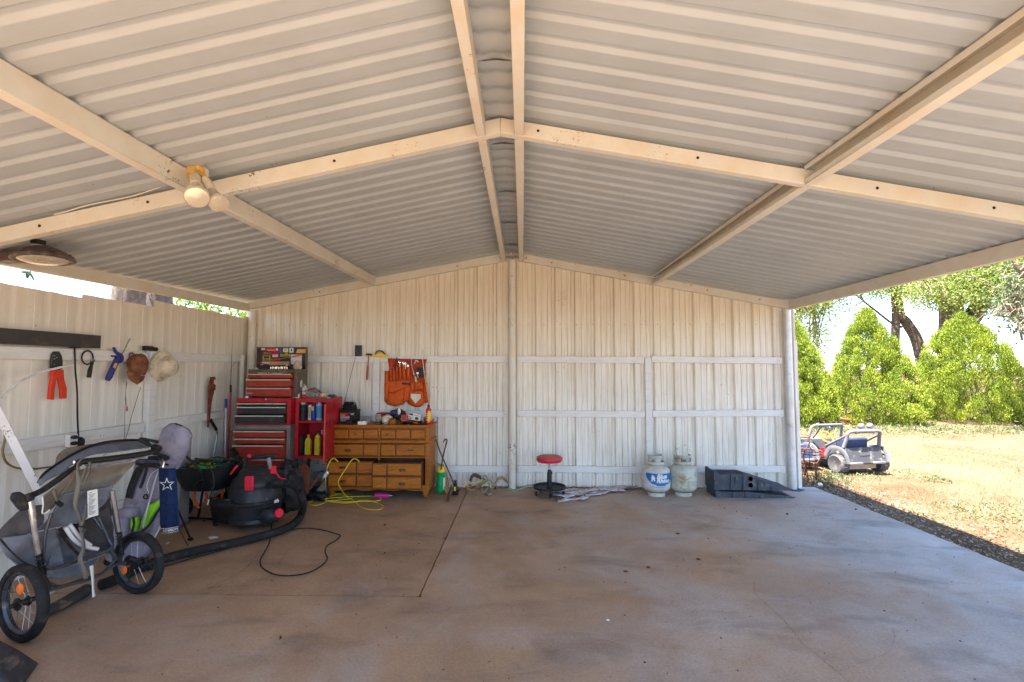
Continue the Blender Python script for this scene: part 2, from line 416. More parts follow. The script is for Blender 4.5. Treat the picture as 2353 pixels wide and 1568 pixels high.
def rafter(xa, xb, yc, w=.055, h=.098):
    m = MB(); za, zb_ = zb(xa, yc), zb(xb, yc)
    for dy0, dy1, dz0, dz1 in ((-w / 2, -w / 2 + .005, 0, h), (-w / 2 + .005, w / 2, 0, .005), (-w / 2 + .005, w / 2, h - .005, h)):
        m.hexa([(xa, yc + dy0, za + dz0), (xb, yc + dy0, zb_ + dz0), (xb, yc + dy1, zb_ + dz0), (xa, yc + dy1, za + dz0),
                (xa, yc + dy0, za + dz1), (xb, yc + dy0, zb_ + dz1), (xb, yc + dy1, zb_ + dz1), (xa, yc + dy1, za + dz1)])
    return m
M_hole = pm('dark_bolt', (.035, .025, .02), .7, .3, bump=0)
for yc in frames_y:
    for a, b, bolts in ((-3.80, XR - .001, (-.25, -1.2, -2.4, -3.1)), (XR + .001, 3.60, (.1, 1.1, 2.2, 2.9))):
        r = obj('rafter', rafter(a, b, yc), M_frame, carport, bev=.002)
        for bx in bolts:
            mm = MB(); mm.lathe([(.0001, -.004), (.007, -.004), (.009, -.001), (.009, .001)], 10, M=Matrix.Translation((bx + (0 if yc < 5 else .3), yc - .03, zb(bx + (0 if yc < 5 else .3), yc) + .052)) @ Matrix.Rotation(R_(90), 4, 'X'))
            obj('bolt', mm, M_hole, r)
def eave(xa, z_near, z_far, sgn, hh=.118):
    m = MB(); xo = xa + sgn * .055
    ya, yb = .92, 6.5
    def zz(y): return z_far + (z_near - z_far) * (6.5 - y) / (6.5 - 3.2)
    m.hexa([(xa, ya, zz(ya)), (xo, ya, zz(ya)), (xo, yb, zz(yb)), (xa, yb, zz(yb)), (xa, ya, zz(ya) + hh), (xo, ya, zz(ya) + hh), (xo, yb, zz(yb) + hh), (xa, yb, zz(yb) + hh)])
    return m
obj('eave_beam', eave(-3.75, 2.34, 2.385, -1, .098), M_frame, carport, bev=.003)
obj('eave_beam', eave(3.575, 2.40, 2.385, 1), M_frame, carport, bev=.003)
for x, zt, yy in ((-3.745, 2.40, 6.555), (XR, 3.075, 6.5), (3.575, 2.40, 6.555), (-3.745, 2.28, 1.0), (3.6, 2.38, 1.0)):
    m = MB(); m.lathe([(.05, 0), (.05, zt * .5), (.0505, zt * .5 + .004), (.05, zt * .5 + .008), (.049, zt)], 24, (x, yy, 0)); obj('post', m, M_galv if x > 3 else M_frame, carport)
m = MB(); m.cbox((XR, 6.48, 3.115), (.16, .012, .02)); m.cbox((XR, 6.48, 3.1), (.03, .03, .04)); obj('ridge_bracket', m, M_steel, carport)
# junction box wiring run along the middle frame
m = MB(); m.tube(catmull([PY(125, 493, 2.965), PY(150, 487, 2.96), PY(210, 470, 2.96), PY(300, 452, 2.96), PY(360, 433, 2.96), PY(425, 412, 2.96)], 6), .004, 6); obj('wire', m, M_frame, carport)

# ================================================================== back wall
wallP = .27
def wall_prof(n, x0):
    """cross-section of the wall sheet: (x, depth away from viewer)"""
    seg = [(0, 0), (.071, 0), (.0755, .008), (.081, 0), (.148, 0), (.1525, .008), (.158, 0), (.2, .001), (.218, .036), (.252, .038), (.264, .004)]
    o = []
    for k in range(n): o += [(x0 + k * wallP + a, d) for a, d in seg]
    o.append((x0 + n * wallP + .012, .0)); return o
def wall_sheet(n, x0, z0f, z1f, y, lean=0):
    pr = wall_prof(n, x0); m = MB(); rows = []
    for j in range(7):
        v = j / 6
        rows.append([V((x, y + d + .004 * noise.noise(V((x * 1.3, (z0f(x) * (1 - v) + z1f(x) * v) * .9, 1.7))), z0f(x) * (1 - v) + z1f(x) * v)) for x, d in pr])
    m.grid(rows); return m
bwall = thing('corrugated_wall', 'white corrugated metal gable wall with horizontal board rails at the back', 'wall', (0, ZW, 0))
x = -3.86; k = 0
while x < 3.6:
    n = min(3, int((3.68 - x) / wallP + .5))
    if n < 1: break
    b0 = .012 * (k % 3); jag = .01 * math.sin(k * 2.3)
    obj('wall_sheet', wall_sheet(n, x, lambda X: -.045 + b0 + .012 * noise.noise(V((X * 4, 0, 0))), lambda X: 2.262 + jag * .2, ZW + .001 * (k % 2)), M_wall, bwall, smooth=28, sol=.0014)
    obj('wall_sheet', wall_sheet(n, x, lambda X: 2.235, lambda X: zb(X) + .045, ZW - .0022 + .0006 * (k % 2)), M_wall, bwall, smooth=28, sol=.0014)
    x += n * wallP; k += 1
def board(a, b, y, z, h=.088, t=.036): m = MB(); m.box(a, b, y, y + t, z - h / 2, z + h / 2); return m
GY = ZW - .04
spans = [(-3.69, -2.055), (-1.965, -.2), (-.08, 1.655), (1.755, 3.51)]
for zc in (1.722, .985, .243):
    for i, (a, b) in enumerate(spans):
        m = MB(); dz = (.0, .0, -.012, -.02)[i] if zc > 1.5 else (.0, -.01, -.01, .012)[i]
        if zc < 1.5 and i == 0: b = -1.96 - .095
        m.hexa([(a, GY, zc - .044), (b, GY, zc - .044 + dz), (b, GY + .036, zc - .044 + dz), (a, GY + .036, zc - .044), (a, GY, zc + .044), (b, GY, zc + .044 + dz), (b, GY + .036, zc + .044 + dz), (a, GY + .036, zc + .044)])
        obj('rail_board', m, M_girt, bwall, bev=.003)
for xc, zt in ((-2.01, 1.765), (1.705, 1.74)):
    m = MB(); m.box(xc - .044, xc + .044, GY - .004, GY + .034, 0.02, zt); obj('stud_board', m, M_girt, bwall, bev=.003)
for zc in (1.70, .975, .235):
    for xc in (-.245, -.035, 3.465):
        m = MB(); m.box(xc - .028, xc + .028, GY - .007, GY - .0005, zc - .03, zc + .03); br = obj('bracket', m, M_girt, bwall, bev=.002)
        m = MB(); m.sphere((xc, GY - .009, zc), .006, 5); obj('screw', m, M_steel, br)
# screw heads along the lap, joined: tiny
m = MB()
for i in range(34):
    xx = -3.7 + i * .222; m.sphere((xx, ZW - .008, 2.2 + .004 * math.sin(i * 3)), .0055, 4)
obj('lap_screws', m, M_rust, bwall, kind='stuff')
# outside corner trim past the right post
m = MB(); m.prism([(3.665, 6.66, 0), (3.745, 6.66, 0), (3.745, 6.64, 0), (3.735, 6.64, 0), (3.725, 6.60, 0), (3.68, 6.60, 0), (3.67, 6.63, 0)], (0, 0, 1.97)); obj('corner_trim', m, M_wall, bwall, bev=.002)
# soil line along the foot of the wall
m = MB()
for i in range(900):
    xx = random.uniform(-.7, 3.6); yy = 6.6 - abs(random.gauss(0, .05)) - (.05 if random.random() < .2 else 0); a = random.uniform(0, 6.28); s_ = random.uniform(.004, .014)
    m.add([(xx, yy, .002), (xx + s_ * math.cos(a), yy + s_ * math.sin(a), .002), (xx + s_ * math.cos(a + 1), yy + s_ * math.sin(a + 1), random.uniform(.004, .014)), (xx - s_ * .6 * math.cos(a), yy - s_ * .5, .003)], [(0, 1, 2), (0, 2, 3), (0, 1, 3)])
solo('leaf_litter', m, pm('dry_leaf_crumbs', (.11, .06, .035), .9, var=.5, vs=40), 'brown crumbs of dead leaf along the foot of the back wall', 'litter', kind='stuff', smooth=0)

# ================================================================== left wall
LX = -3.84
lwall = thing('side_wall', 'white sheet metal side wall with uneven top edge and wooden rails', 'wall', (LX, 3, 0))
pr = [(0, 0), (.035, .002), (.06, .002), (.075, 0), (.13, 0), (.134, .003), (.138, 0), (.19, 0), (.21, .004), (.25, .004), (.262, .0005)]
y = .84; k = 0
while y < 6.6:
    n = 3 if y + 3 * wallP < 6.75 else max(1, int((6.62 - y) / wallP)); L = n * wallP
    yc = y + L / 2; zt = 2.215 + (.105 * (yc - 3.4) / 3.1) + .02 * math.sin(k * 4.1); sl_ = -.012 + .01 * math.sin(k * 1.7)
    m = MB(); rows = []
    pts = [(y + q * wallP + a, d) for q in range(n) for a, d in pr] + [(y + L + .014, .001)]
    for j in range(7):
        v = j / 6; rows.append([V((LX - d + .003 * (k % 2) + .006 * noise.noise(V((yy * 1.2, v * 2, k))), yy, -.04 + v * (.04 + zt + sl_ * (yy - yc) + .006 * noise.noise(V((yy * 9, 0, k)))))) for yy, d in pts])
    m.grid(rows); obj('wall_sheet', m, M_lwall, lwall, smooth=25, sol=.0014); y += L; k += 1
GX = LX + .008
for (ya, yb, z, h) in ((.9, 2.45, 1.7, .095), (2.46, 4.79, 1.71, .095), (4.9, 6.5, 1.725, .09), (.9, 2.8, 1.0, .095), (2.81, 4.79, 1.005, .095), (4.9, 6.1, 1.015, .09), (.9, 4.79, .3, .09), (4.9, 6.5, .3, .09)):
    m = MB(); m.box(GX, GX + .038, ya, yb, z - h / 2, z + h / 2); obj('rail_board', m, M_girt, lwall, bev=.003)
m = MB(); m.box(GX, GX + .06, 4.80, 4.89, 0.02, 1.79); obj('stud_board', m, M_girt, lwall, bev=.003)
m = MB(); m.tube([(LX + .05, 6.42, 0), (LX + .05, 6.42, 1.78)], .03, 12); obj('corner_pipe', m, M_frame, lwall)
m = MB(); a = PX(0, 771, GX + .045); b_ = PX(227, 801, GX + .045)
m.box(GX + .04, GX + .062, 1.2, b_.y, 1.772, 1.772 + .115)
solo('magnetic_rail', m, pm('dark_strip', (.05, .045, .042), .6, dirt=((.15, .1, .06), .1, 8)), 'long dark tool strip screwed above the side wall rail', 'tool rail', bev=.002)
# ================================================================== outdoors: grass, shrubs, trees
def leafmesh(name, C, D, Nn, L, Wd, mat, parent=None, kind=None, fold=0.2):
    """many diamond leaves: centre, direction along the leaf, normal-ish, length, width (arrays)"""
    n = len(C); D = D / (np.linalg.norm(D, axis=1, keepdims=True) + 1e-9); B = np.cross(D, Nn); B /= (np.linalg.norm(B, axis=1, keepdims=True) + 1e-9)
    Nn = np.cross(B, D); L = L[:, None]; Wd = Wd[:, None]
    v = np.empty((n, 4, 3)); v[:, 0] = C - D * L * .5; v[:, 1] = C + B * Wd * .5 + Nn * Wd * fold; v[:, 2] = C + D * L * .5; v[:, 3] = C - B * Wd * .5 + Nn * Wd * fold
    off = np.zeros(3); p = parent
    while p is not None: off += np.array(p.location); p = p.parent
    v = v.reshape(-1, 3) - off
    me = bpy.data.meshes.new(name); me.vertices.add(4 * n); me.vertices.foreach_set('co', v.ravel()); me.loops.add(4 * n)
    me.loops.foreach_set('vertex_index', np.arange(4 * n)); me.polygons.add(n); me.polygons.foreach_set('loop_start', np.arange(0, 4 * n, 4)); me.update(calc_edges=True)
    me.materials.append(mat)
    return obj(name, None, mat, parent, mesh=me, kind=kind)
def leafmat(name, cols, trans=.45, rough=.55):
    m, n, l, b = newmat(name)
    g = n.new('ShaderNodeNewGeometry'); P = g.outputs['Position']
    st = [(i / (len(cols) - 1) * .9 + .05, c) for i, c in enumerate(cols)]
    f = noi(n, l, 1.6, 3, .6, P); a = N(n, 'ShaderNodeMath', operation='MULTIPLY_ADD'); l.new(g.outputs['Random Per Island'], a.inputs[0]); a.inputs[1].default_value = .75
    a.inputs[2].default_value = -.25; a2 = N(n, 'ShaderNodeMath', operation='ADD'); l.new(a.outputs[0], a2.inputs[0]); l.new(f, a2.inputs[1])
    c = ramp(n, l, a2.outputs[0], st); l.new(c, b.inputs['Base Color']); b.inputs['Roughness'].default_value = rough
    t = n.new('ShaderNodeBsdfTranslucent'); l.new(c, t.inputs[0]); mx = n.new('ShaderNodeMixShader'); mx.inputs[0].default_value = trans
    l.new(b.outputs[0], mx.inputs[1]); l.new(t.outputs[0], mx.inputs[2]); l.new(mx.outputs[0], n['Material Output'].inputs[0]); return m
rs = np.random.RandomState(11)
def unit(n): d = rs.normal(size=(n, 3)); return d / np.linalg.norm(d, axis=1, keepdims=True)
M_arb = leafmat('arborvitae_foliage', [(.035, .06, .008), (.11, .17, .012), (.23, .31, .02), (.4, .44, .045)], .22, .8)
M_elm = leafmat('elm_leaves', [(.06, .1, .015), (.13, .2, .025), (.22, .3, .05), (.33, .38, .09)], .45)
M_bark = pm('grey_brown_bark', (.125, .095, .075), .95, 0, .35, 14, bump=1, bs=22)
M_twig = pm('pale_twigs', (.22, .16, .12), .9, 0, .3, 20, bump=.4)
M_litter = leafmat('fallen_leaf_litter', [(.1, .06, .035), (.2, .13, .08), (.32, .23, .15), (.45, .37, .27)], .1)
M_grass = leafmat('dry_grass_blades', [(.1, .1, .035), (.17, .13, .07), (.2, .16, .09), (.24, .19, .115)], .3, .8)
M_weed = leafmat('green_weed', [(.05, .08, .02), (.11, .15, .05), (.2, .22, .1)], .3)

def arborvitae(px, ytop, xl, xr, ybase, label, seed, lean=0, Y=15.0, sq=1.0, e=1.6):
    s = F_PX / Y; x = (px - 1201) / s; h = CAM_H + (848 - ytop) / s + .08; r = (xr - xl) / 2 / s * .8; cx = ((xl + xr) / 2 - 1201) / s
    t = thing('arborvitae', label, 'shrub', (cx, Y, -.08), group='row of bright green conifer shrubs')
    n = 105000; zc = rs.beta(1.25, 1.6, n); ang = rs.uniform(0, 2 * math.pi, n)
    # plume-shaped lobes: tips stand proud, gaps run between them
    def rad(z): return r * np.clip(np.where(z < .14, .84 + z * 1.15, 1.0 - ((z - .14) / .86) ** e), .02, 1)
    nl = 250; la = rs.uniform(0, 2 * math.pi, nl); lz = rs.beta(1.15, 1.5, nl) * .98; lr = rad(lz) * rs.uniform(.78, 1.05, nl)
    axis = cx + (x - cx) * lz
    LC = np.stack([axis + np.cos(la) * lr, Y + np.sin(la) * lr * .9 * sq, lz * h], 1)
    k = rs.randint(0, nl, n); lobe = LC[k]; sz = rs.uniform(.13, .24, nl)[k]
    d = unit(n); C = lobe + d * (sz * rs.uniform(.35, 1, n) ** .6)[:, None] * np.array([.9, .9, 1.15])
    # inner fill
    m2 = n // 4; a2 = rs.uniform(0, 6.283, m2); z2 = rs.beta(1.2, 1.7, m2); r2 = rad(z2) * rs.uniform(.4, .85, m2)
    C2 = np.stack([cx + (x - cx) * z2 + np.cos(a2) * r2, Y + np.sin(a2) * r2 * .9, z2 * h], 1); C = np.concatenate([C, C2])
    C[:, 2] = np.maximum(C[:, 2] - .08, -.02); N_ = len(C)
    out = C - np.array([cx, Y, 0]); out[:, 2] = 0; out /= np.linalg.norm(out, axis=1, keepdims=True) + 1e-6
    D = out * .35 + np.array([0, 0, .95]) + unit(N_) * .5; Nn = unit(N_) + out * .8
    f = leafmesh('foliage', C, D, Nn, rs.uniform(.03, .072, N_), rs.uniform(.013, .025, N_), M_arb, t)
    m = MB()
    for q in range(5):
        a = q * 1.3; m.tube([(cx + .06 * math.cos(a), Y + .06 * math.sin(a), -.12), (cx + .25 * math.cos(a) * r, Y + .25 * math.sin(a) * r, h * .3), (cx + .3 * math.cos(a + .3) * r + (x - cx) * .6, Y + .2 * math.sin(a) * r, h * .62)], [.06, .04, .012], 7)
    obj('trunk', m, M_bark, t)
    return t
arborvitae(1812, 728, 1745, 1916, 965, 'bright green conifer shrub partly hidden by the right post', 1, Y=14.6)
arborvitae(1976, 708, 1872, 2122, 968, 'bright green conifer shrub with the tallest pointed tip, behind the toy jeep', 2, Y=15.2, e=1.35)
arborvitae(2188, 722, 2092, 2350, 962, 'broad rounded conifer shrub at the right end of the row', 3, Y=15.6, e=2.2)

def tree(label, limbs, Y, leafpts, nleaf, group=None, twn=60, leafsz=(.06, .12), spread=.5, matl=None, seed=0, hang=0, name='elm_tree'):
    """limbs: list of ([(px,py)...], r0px, r1px, depth offset); leaf clusters at (px,py,dpx)"""
    s = F_PX / Y; base = PY(limbs[0][0][0][0], limbs[0][0][0][1], Y)
    t = thing(name, label, 'tree', (base.x, Y, -.08), group=group); rnd = random.Random(seed)
    m = MB(); tips = []
    for pts, r0, r1, dy in limbs[:3]: pass
    for i, (pts, r0, r1, dy) in enumerate(limbs):
        P = catmull([PY(a, b, Y + dy * j / max(1, len(pts) - 1)) for j, (a, b) in enumerate(pts)], 6)
        if i == 0: P = [V((P[0].x, P[0].y, -.15))] + P
        tgt = m; m.tube(P, [r0 / s + (r1 - r0) / s * j / (len(P) - 1) for j in range(len(P))], 10); tips += P[2::3]
    obj('trunk', m, M_bark, t)
    m = MB(); cl = []
    for (a, b, w, hgt, dy) in leafpts:
        for q in range(int(twn * w * hgt / 9000) + 3):
            c = PY(a + rnd.uniform(-w, w) / 2, b + rnd.uniform(-hgt, hgt) / 2, Y + dy + rnd.uniform(-1.2, 1.2)); cl.append(c)
    for c in cl:
        nt = min(tips, key=lambda p: (p - c).length)
        if rnd.random() < .4:
            mid = (nt + c) / 2 + V((rnd.uniform(-.3, .3), rnd.uniform(-.2, .2), rnd.uniform(-.1, .4)))
            m.tube(catmull([nt, mid, c, c + V((rnd.uniform(-.3, .3), 0, -.25 - hang))], 3), [.035, .022, .012, .006], 5)
        for _ in range(1):
            e = c + V((rnd.uniform(-.5, .5), rnd.uniform(-.3, .3), rnd.uniform(-.5, .3))); m.tube(catmull([c, (c + e) / 2 + V((0, 0, .08)), e], 3), [.012, .004], 4)
    obj('branches', m, M_twig, t)
    Cc = np.array([tuple(c) for c in cl]); k = rs.randint(0, len(Cc), nleaf)
    C = Cc[k] + rs.normal(size=(nleaf, 3)) * spread * np.array([1, 1, .62]); D = unit(nleaf) + np.array([0, 0, -.4]); Nn = unit(nleaf) + np.array([0, 0, .6])
    leafmesh('crown', C, D, Nn, rs.uniform(*leafsz, nleaf), rs.uniform(leafsz[0] * .45, leafsz[1] * .5, nleaf), matl or M_elm, t)
    return t
tree('tall elm with a thin straight trunk above the middle conifer shrub', [([(2057, 960), (2057, 800), (2058, 700), (2048, 620), (2050, 560)], 9, 7, 0), ([(2140, 960), (2112, 800), (2085, 745), (2066, 715), (2062, 620)], 13, 8, 0), ([(2072, 752), (2045, 740), (2000, 705), (1950, 672), (1890, 700), (1830, 715)], 3, .8, 0), ([(2050, 660), (2010, 600), (1980, 560)], 5, 2, -1)],
     21, [(1840, 690, 110, 60, 0), (1850, 735, 110, 70, 1), (1890, 680, 110, 60, 0), (1870, 790, 50, 70, 1), (1985, 650, 150, 50, 0), (2045, 640, 120, 60, 0), (2110, 650, 90, 60, 0), (2000, 560, 260, 120, 1)], 36000, twn=70, seed=1, spread=.42)
tree('massive elm with forked reddish trunk above the right conifer shrub', [([(2188, 960), (2186, 800), (2185, 700), (2172, 640), (2176, 560)], 26, 17, 0), ([(2192, 760), (2225, 740), (2250, 700), (2262, 650), (2300, 580)], 20, 12, 0), ([(2175, 700), (2150, 670), (2115, 650)], 6, 3, -1), ([(2180, 650), (2160, 600), (2140, 540)], 8, 4, 0), ([(2262, 660), (2300, 640), (2353, 620), (2420, 640)], 6, 2, -1)],
     19, [(2150, 670, 120, 60, -1), (2210, 650, 140, 90, -1), (2240, 620, 200, 110, 0), (2320, 640, 110, 90, -1), (2380, 620, 120, 110, -1), (2290, 700, 60, 30, 0), (2300, 560, 260, 90, 0), (2420, 690, 80, 80, 0)], 46000, twn=80, seed=2, spread=.42)
m_low = leafmat('dark_elm_leaves', [(.03, .05, .02), (.06, .1, .03), (.11, .16, .05)], .3)
tree('drooping elm branches with dark leaves at the right edge', [([(2560, 960), (2540, 700), (2450, 560), (2380, 590), (2330, 640)], 15, 2, 0), ([(2380, 590), (2350, 660), (2325, 735)], 2, .6, 0), ([(2400, 590), (2345, 700), (2350, 790)], 2, .6, 0)],
     13, [(2315, 690, 50, 70, 0), (2345, 740, 40, 90, 0), (2335, 700, 60, 60, 0), (2350, 640, 70, 60, 0)], 1500, twn=45, leafsz=(.07, .13), seed=3, hang=.2, spread=.2, matl=m_low)
# beyond the side wall, seen through the gap under the eave
def big_trunk(px, Xd, rpx, label, lean=0):
    p = PX(px, 690, Xd); s = F_PX / p.y; r = rpx / s
    m = MB(); vs = []
    P = [V((p.x - lean * (p.z - z), p.y, z)) for z in (-.1, .8, 1.6, 2.2, 2.6, 3.2, 4.2, 5.4)]
    t = thing('bark_tree', label, 'tree', (P[0].x, p.y, -.08)); rows = []
    for i, c in enumerate(P):
        rows.append([c + V((math.cos(a), math.sin(a), 0)) * r * (1.25 - .05 * i) * (1 + .09 * math.sin(a * 9 + i) * .5 + .12 * noise.noise(V((math.cos(a) * 2.5, math.sin(a) * 2.5, i * .6 + px)))) for a in [q / 48 * 2 * math.pi for q in range(49)]])
    m.grid(rows); obj('trunk', m, M_bark, t); return t, P
mb_ = M_bark
t1, _ = big_trunk(296, -6.6, 30, 'thick grey bark trunk seen in the gap above the side wall', .1)
t2, PT = big_trunk(362, -6.9, 29, 'second thick bark trunk in the gap, nearer the foliage', -.05)
n = 2600; C = np.stack([rs.uniform(-8.6, -6.9, n), rs.uniform(8, 11, n), rs.uniform(4.2, 5.8, n)], 1); leafmesh('crown', C, unit(n), unit(n), rs.uniform(.06, .12, n), rs.uniform(.03, .06, n), M_elm, t2)
bush = thing('leafy_bush', 'bright leafy bush in the gap beside the left corner post', 'bush', (-7.5, 14, -.08))
n = 15000; C = np.stack([rs.uniform(-10.2, -6.4, n), rs.uniform(12.5, 16, n), rs.beta(2, 2, n) * 4.6], 1)
cc = np.stack([rs.uniform(-10.2, -6.4, 130), rs.uniform(12.5, 16, 130), rs.uniform(.3, 4.3, 130)], 1); C = cc[rs.randint(0, 130, n)] + rs.normal(size=(n, 3)) * .3
leafmesh('foliage', C, unit(n) , unit(n), rs.uniform(.07, .14, n), rs.uniform(.04, .07, n), M_elm, bush)
m = MB()
for q in range(7): m.tube([(-8.2 + .3 * q - .9, 14, -.1), (-8.6 + .6 * q - .5, 14 + .3 * (q % 3), 2), (-9 + .7 * q, 14, 3.6)], [.06, .04, .01], 6)
obj('stems', m, M_bark, bush)
# small sprig hanging at the gap, far left
m = MB(); p = PX(70, 624, -4.5); 
for q in range(5): a = -1.2 + q * .75; m.add([p, p + V((.0, .06 * math.sin(a) + .02, -.05 * math.cos(a) - .01)), p + V((0.01, .09 * math.sin(a), -.09 * math.cos(a))), p + V((.0, .06 * math.sin(a) - .02, -.05 * math.cos(a) + .01))], [(0, 1, 2, 3)])
m.tube([p, p + V((0, .05, .35)), p + V((0, .1, .8))], .003, 4)
solo('leaf_sprig', m, m_low, 'small dark leaf sprig dangling above the side wall', 'leaves', sol=.001)

# grass, weeds and litter
n = 90000; u = rs.uniform(0, 1, n); gy = 3.4 + u ** .8 * 12; gx = 3.96 + rs.uniform(0, 1, n) * (2.2 + gy * .75)
keep = rs.uniform(0, 1, n) < np.clip(.3 + .9 * np.array([noise.noise(V((a * .8, b * .8, 2))) for a, b in zip(gx, gy)]) + .35, .05, 1); gx, gy = gx[keep], gy[keep]; n = len(gx)
C = np.stack([gx, gy, np.full(n, -.065)], 1); D = unit(n) * .9 + np.array([0, 0, .9]); hh = rs.uniform(.025, .06, n); C[:, 2] += hh * .3
g = leafmesh('lawn_grass', C, D, unit(n), hh, hh * .1 + .0015, M_grass, kind='stuff'); tag(g, 'short dry straw coloured grass over the yard', 'grass')
n = 3000; gy = rs.uniform(2.6, 7.6, n); gx = 3.97 + np.abs(rs.normal(size=n)) * .42
C = np.stack([gx, gy, -.062 + rs.uniform(0, .02, n)], 1); Nn = unit(n) * .5 + np.array([0, 0, 1]); g = leafmesh('fallen_leaves', C, unit(n) * np.array([1, 1, .25]), Nn, rs.uniform(.015, .05, n), rs.uniform(.008, .025, n), M_litter, kind='stuff'); tag(g, 'brown fallen leaves and bark bits beside the slab edge', 'leaf litter')
def weeds(px, py, n, rad, hgt, label, ex=1.0):
    p = PZ(px, py, -.07); a = rs.uniform(0, 6.283, n); r = rad * rs.uniform(0, 1, n) ** .7
    C = np.stack([p.x + np.cos(a) * r, p.y + np.sin(a) * r * ex, -.07 + rs.uniform(.1, 1, n) * hgt * (1.1 - r / rad * .8)], 1)
    g = leafmesh('weed_patch', C, unit(n) + np.array([0, 0, .5]), unit(n), rs.uniform(.018, .045, n), rs.uniform(.008, .018, n), M_weed, kind='stuff'); tag(g, label, 'weeds')
weeds(1905, 1108, 900, .3, .2, 'pale feathery weed clump at the slab corner by the toy jeep')
weeds(2085, 1098, 200, .3, .14, 'low green weeds right of the jeep wheels')
weeds(1985, 1098, 160, .4, .07, 'flat weeds growing under the back of the toy jeep', .5)
weeds(2225, 1195, 500, .5, .12, 'weed patch in the shade beside the slab edge', 1.6)
weeds(2310, 1190, 420, .4, .16, 'weed patch at the shadow edge near the right of the lawn', 1.2)
weeds(2150, 1105, 260, .2, .08, 'small weed tuft alone in the sunny grass')
n = 4200; C = np.stack([rs.uniform(7.5, 17.5, n), 13.2 + rs.normal(size=n) * .45, -.08 + np.abs(rs.normal(size=n)) * .07], 1)
g = leafmesh('hedge_foot_growth', C, unit(n) + np.array([0, 0, .8]), unit(n), rs.uniform(.05, .12, n), rs.uniform(.015, .03, n), M_weed, kind='stuff'); tag(g, 'low green growth along the foot of the conifer shrubs', 'undergrowth')
# far pipe fence
fence = thing('pipe_fence', 'tiny pale fence far off on the horizon at the right edge', 'fence', (66, 60, -.08))
for q in range(12): m = MB(); m.tube([(58 + q * 1.6, 60, -.1), (58 + q * 1.6, 60, 1.0)], .05, 6); obj('fence_post', m, M_white, fence)
for z in (.45, .9): m = MB(); m.tube([(58, 60, z), (75.6, 60, z)], .03, 6); obj('fence_rail', m, M_white, fence)
# terracotta bowl on the grass
c = PZ(1957, 973, -.06); m = MB(); m.lathe([(.13, 0), (.17, .03), (.27, .13), (.29, .13), (.29, .155), (.265, .155), (.25, .13), (.12, .03), (.0001, .03)], 26, (c.x, c.y, -.06))
solo('planter_bowl', m, pm('terracotta', (.42, .17, .08), .8), 'wide shallow terracotta bowl on the grass before the shrubs', 'bowl')
# ================================================================== storage along the back wall
def woodmat():
    m, n, l, b = newmat('honey_oak_veneer'); P = pos(n, l, (2.0, 9, 22)); P2 = pos(n, l)
    f = noi(n, l, 3.2, 6, .62, P, 1.2); c = ramp(n, l, f, [(.25, (.17, .045, .004)), (.5, (.35, .11, .01)), (.75, (.47, .17, .02))])
    d = ramp(n, l, noi(n, l, 7, 6, .7, P2), [(.6, 0.), (.78, .45)]); c = mixc(n, l, d, c, (.16, .08, .035))
    l.new(c, b.inputs['Base Color']); b.inputs['Roughness'].default_value = .5; b.inputs['Specular IOR Level'].default_value = .22; bumpn(n, l, b, f, .12, .003); return m
M_wood = woodmat()
M_woodg = pm('stained_groove_wood', (.1, .028, .006), .5, var=.3)
M_woodd = pm('dark_wood_groove', (.1, .035, .012), .6, var=.3)
M_brass = pm('aged_brass', (.09, .06, .03), .4, .7)
M_label = pm('off_white_print', (.7, .68, .62), .6, var=.05, bump=0)
M_ink = pm('black_print', (.02, .02, .022), .6, var=.05, bump=0)
def pc(name, col, r=.45, **k): return pm(name, col, r, **k)
M_yel = pc('yellow_plastic', (.72, .5, .03)); M_blu = pc('blue_plastic', (.02, .06, .3)); M_grn = pc('green_plastic', (.01, .28, .07))
M_org = pc('orange_plastic', (.75, .16, .02)); M_rplas = pc('bright_red_plastic', (.62, .015, .03)); M_gry = pc('grey_plastic', (.24, .24, .25), dirt=((.12, .1, .08), .2, 12))
M_yg = pc('dull_yellow_plastic', (.55, .45, .02))

def drawer_bank(name, label, x0, x1, yf, yb, z0, z1, body, drawers, trim=M_lightbar, top_inset=0, side_gap=.03, badge=None, group=None):
    """steel chest: case, drawers (front panel, pull bar)"""
    t = thing(name, label, 'tool chest', ((x0 + x1) / 2, (yf + yb) / 2, z0), group=group)
    m = MB(); g = .018
    m.box(x0, x0 + g, yf, yb, z0, z1); m.box(x1 - .045, x1, yf, yb, z0, z1); m.box(x0 + g, x1 - .045, yb - .01, yb, z0, z1)
    top = max(d[1] for d in drawers); bot = min(d[0] for d in drawers)
    m.box(x0 + g, x1 - .045, yf + .001, yb - .01, top + .003, z1); m.box(x0 + g, x1 - .045, yf + .001, yb - .01, z0, bot - .003)
    obj('case', m, body[0], t, bev=.003)
    for a, b, mt, out in drawers:
        m = MB(); m.box(x0 + g + .002, x1 - .047, yf - .006 - out, yb - .02 - out, a + .002, b - .004)
        d = obj('drawer', m, mt, t, bev=.002)
        m = MB(); hh = .0105
        m.prism([(x0 + g, yf - .0065 - out, b - .004), (x0 + g, yf - .019 - out, b - .008), (x0 + g, yf - .021 - out, b - .008 - hh), (x0 + g, yf - .0175 - out, b - .008 - hh), (x0 + g, yf - .0065 - out, b - .011)], (x1 - x0 - g - .055, 0, 0))
        obj('pull', m, trim, d)
    return t
M_lid_in = pm('lid_inside_dark', (.05, .045, .045), .5)
yf1 = 5.93
tc1 = drawer_bank('tool_chest', 'brown and red upper tool chest with its stickered lid open', -3.42, -2.80, yf1, 6.22, 1.238, 1.585, (M_brownp,),
    [(1.475, 1.535, M_dred, .035), (1.37, 1.468, M_dred, .06), (1.255, 1.362, M_dred, .05)])
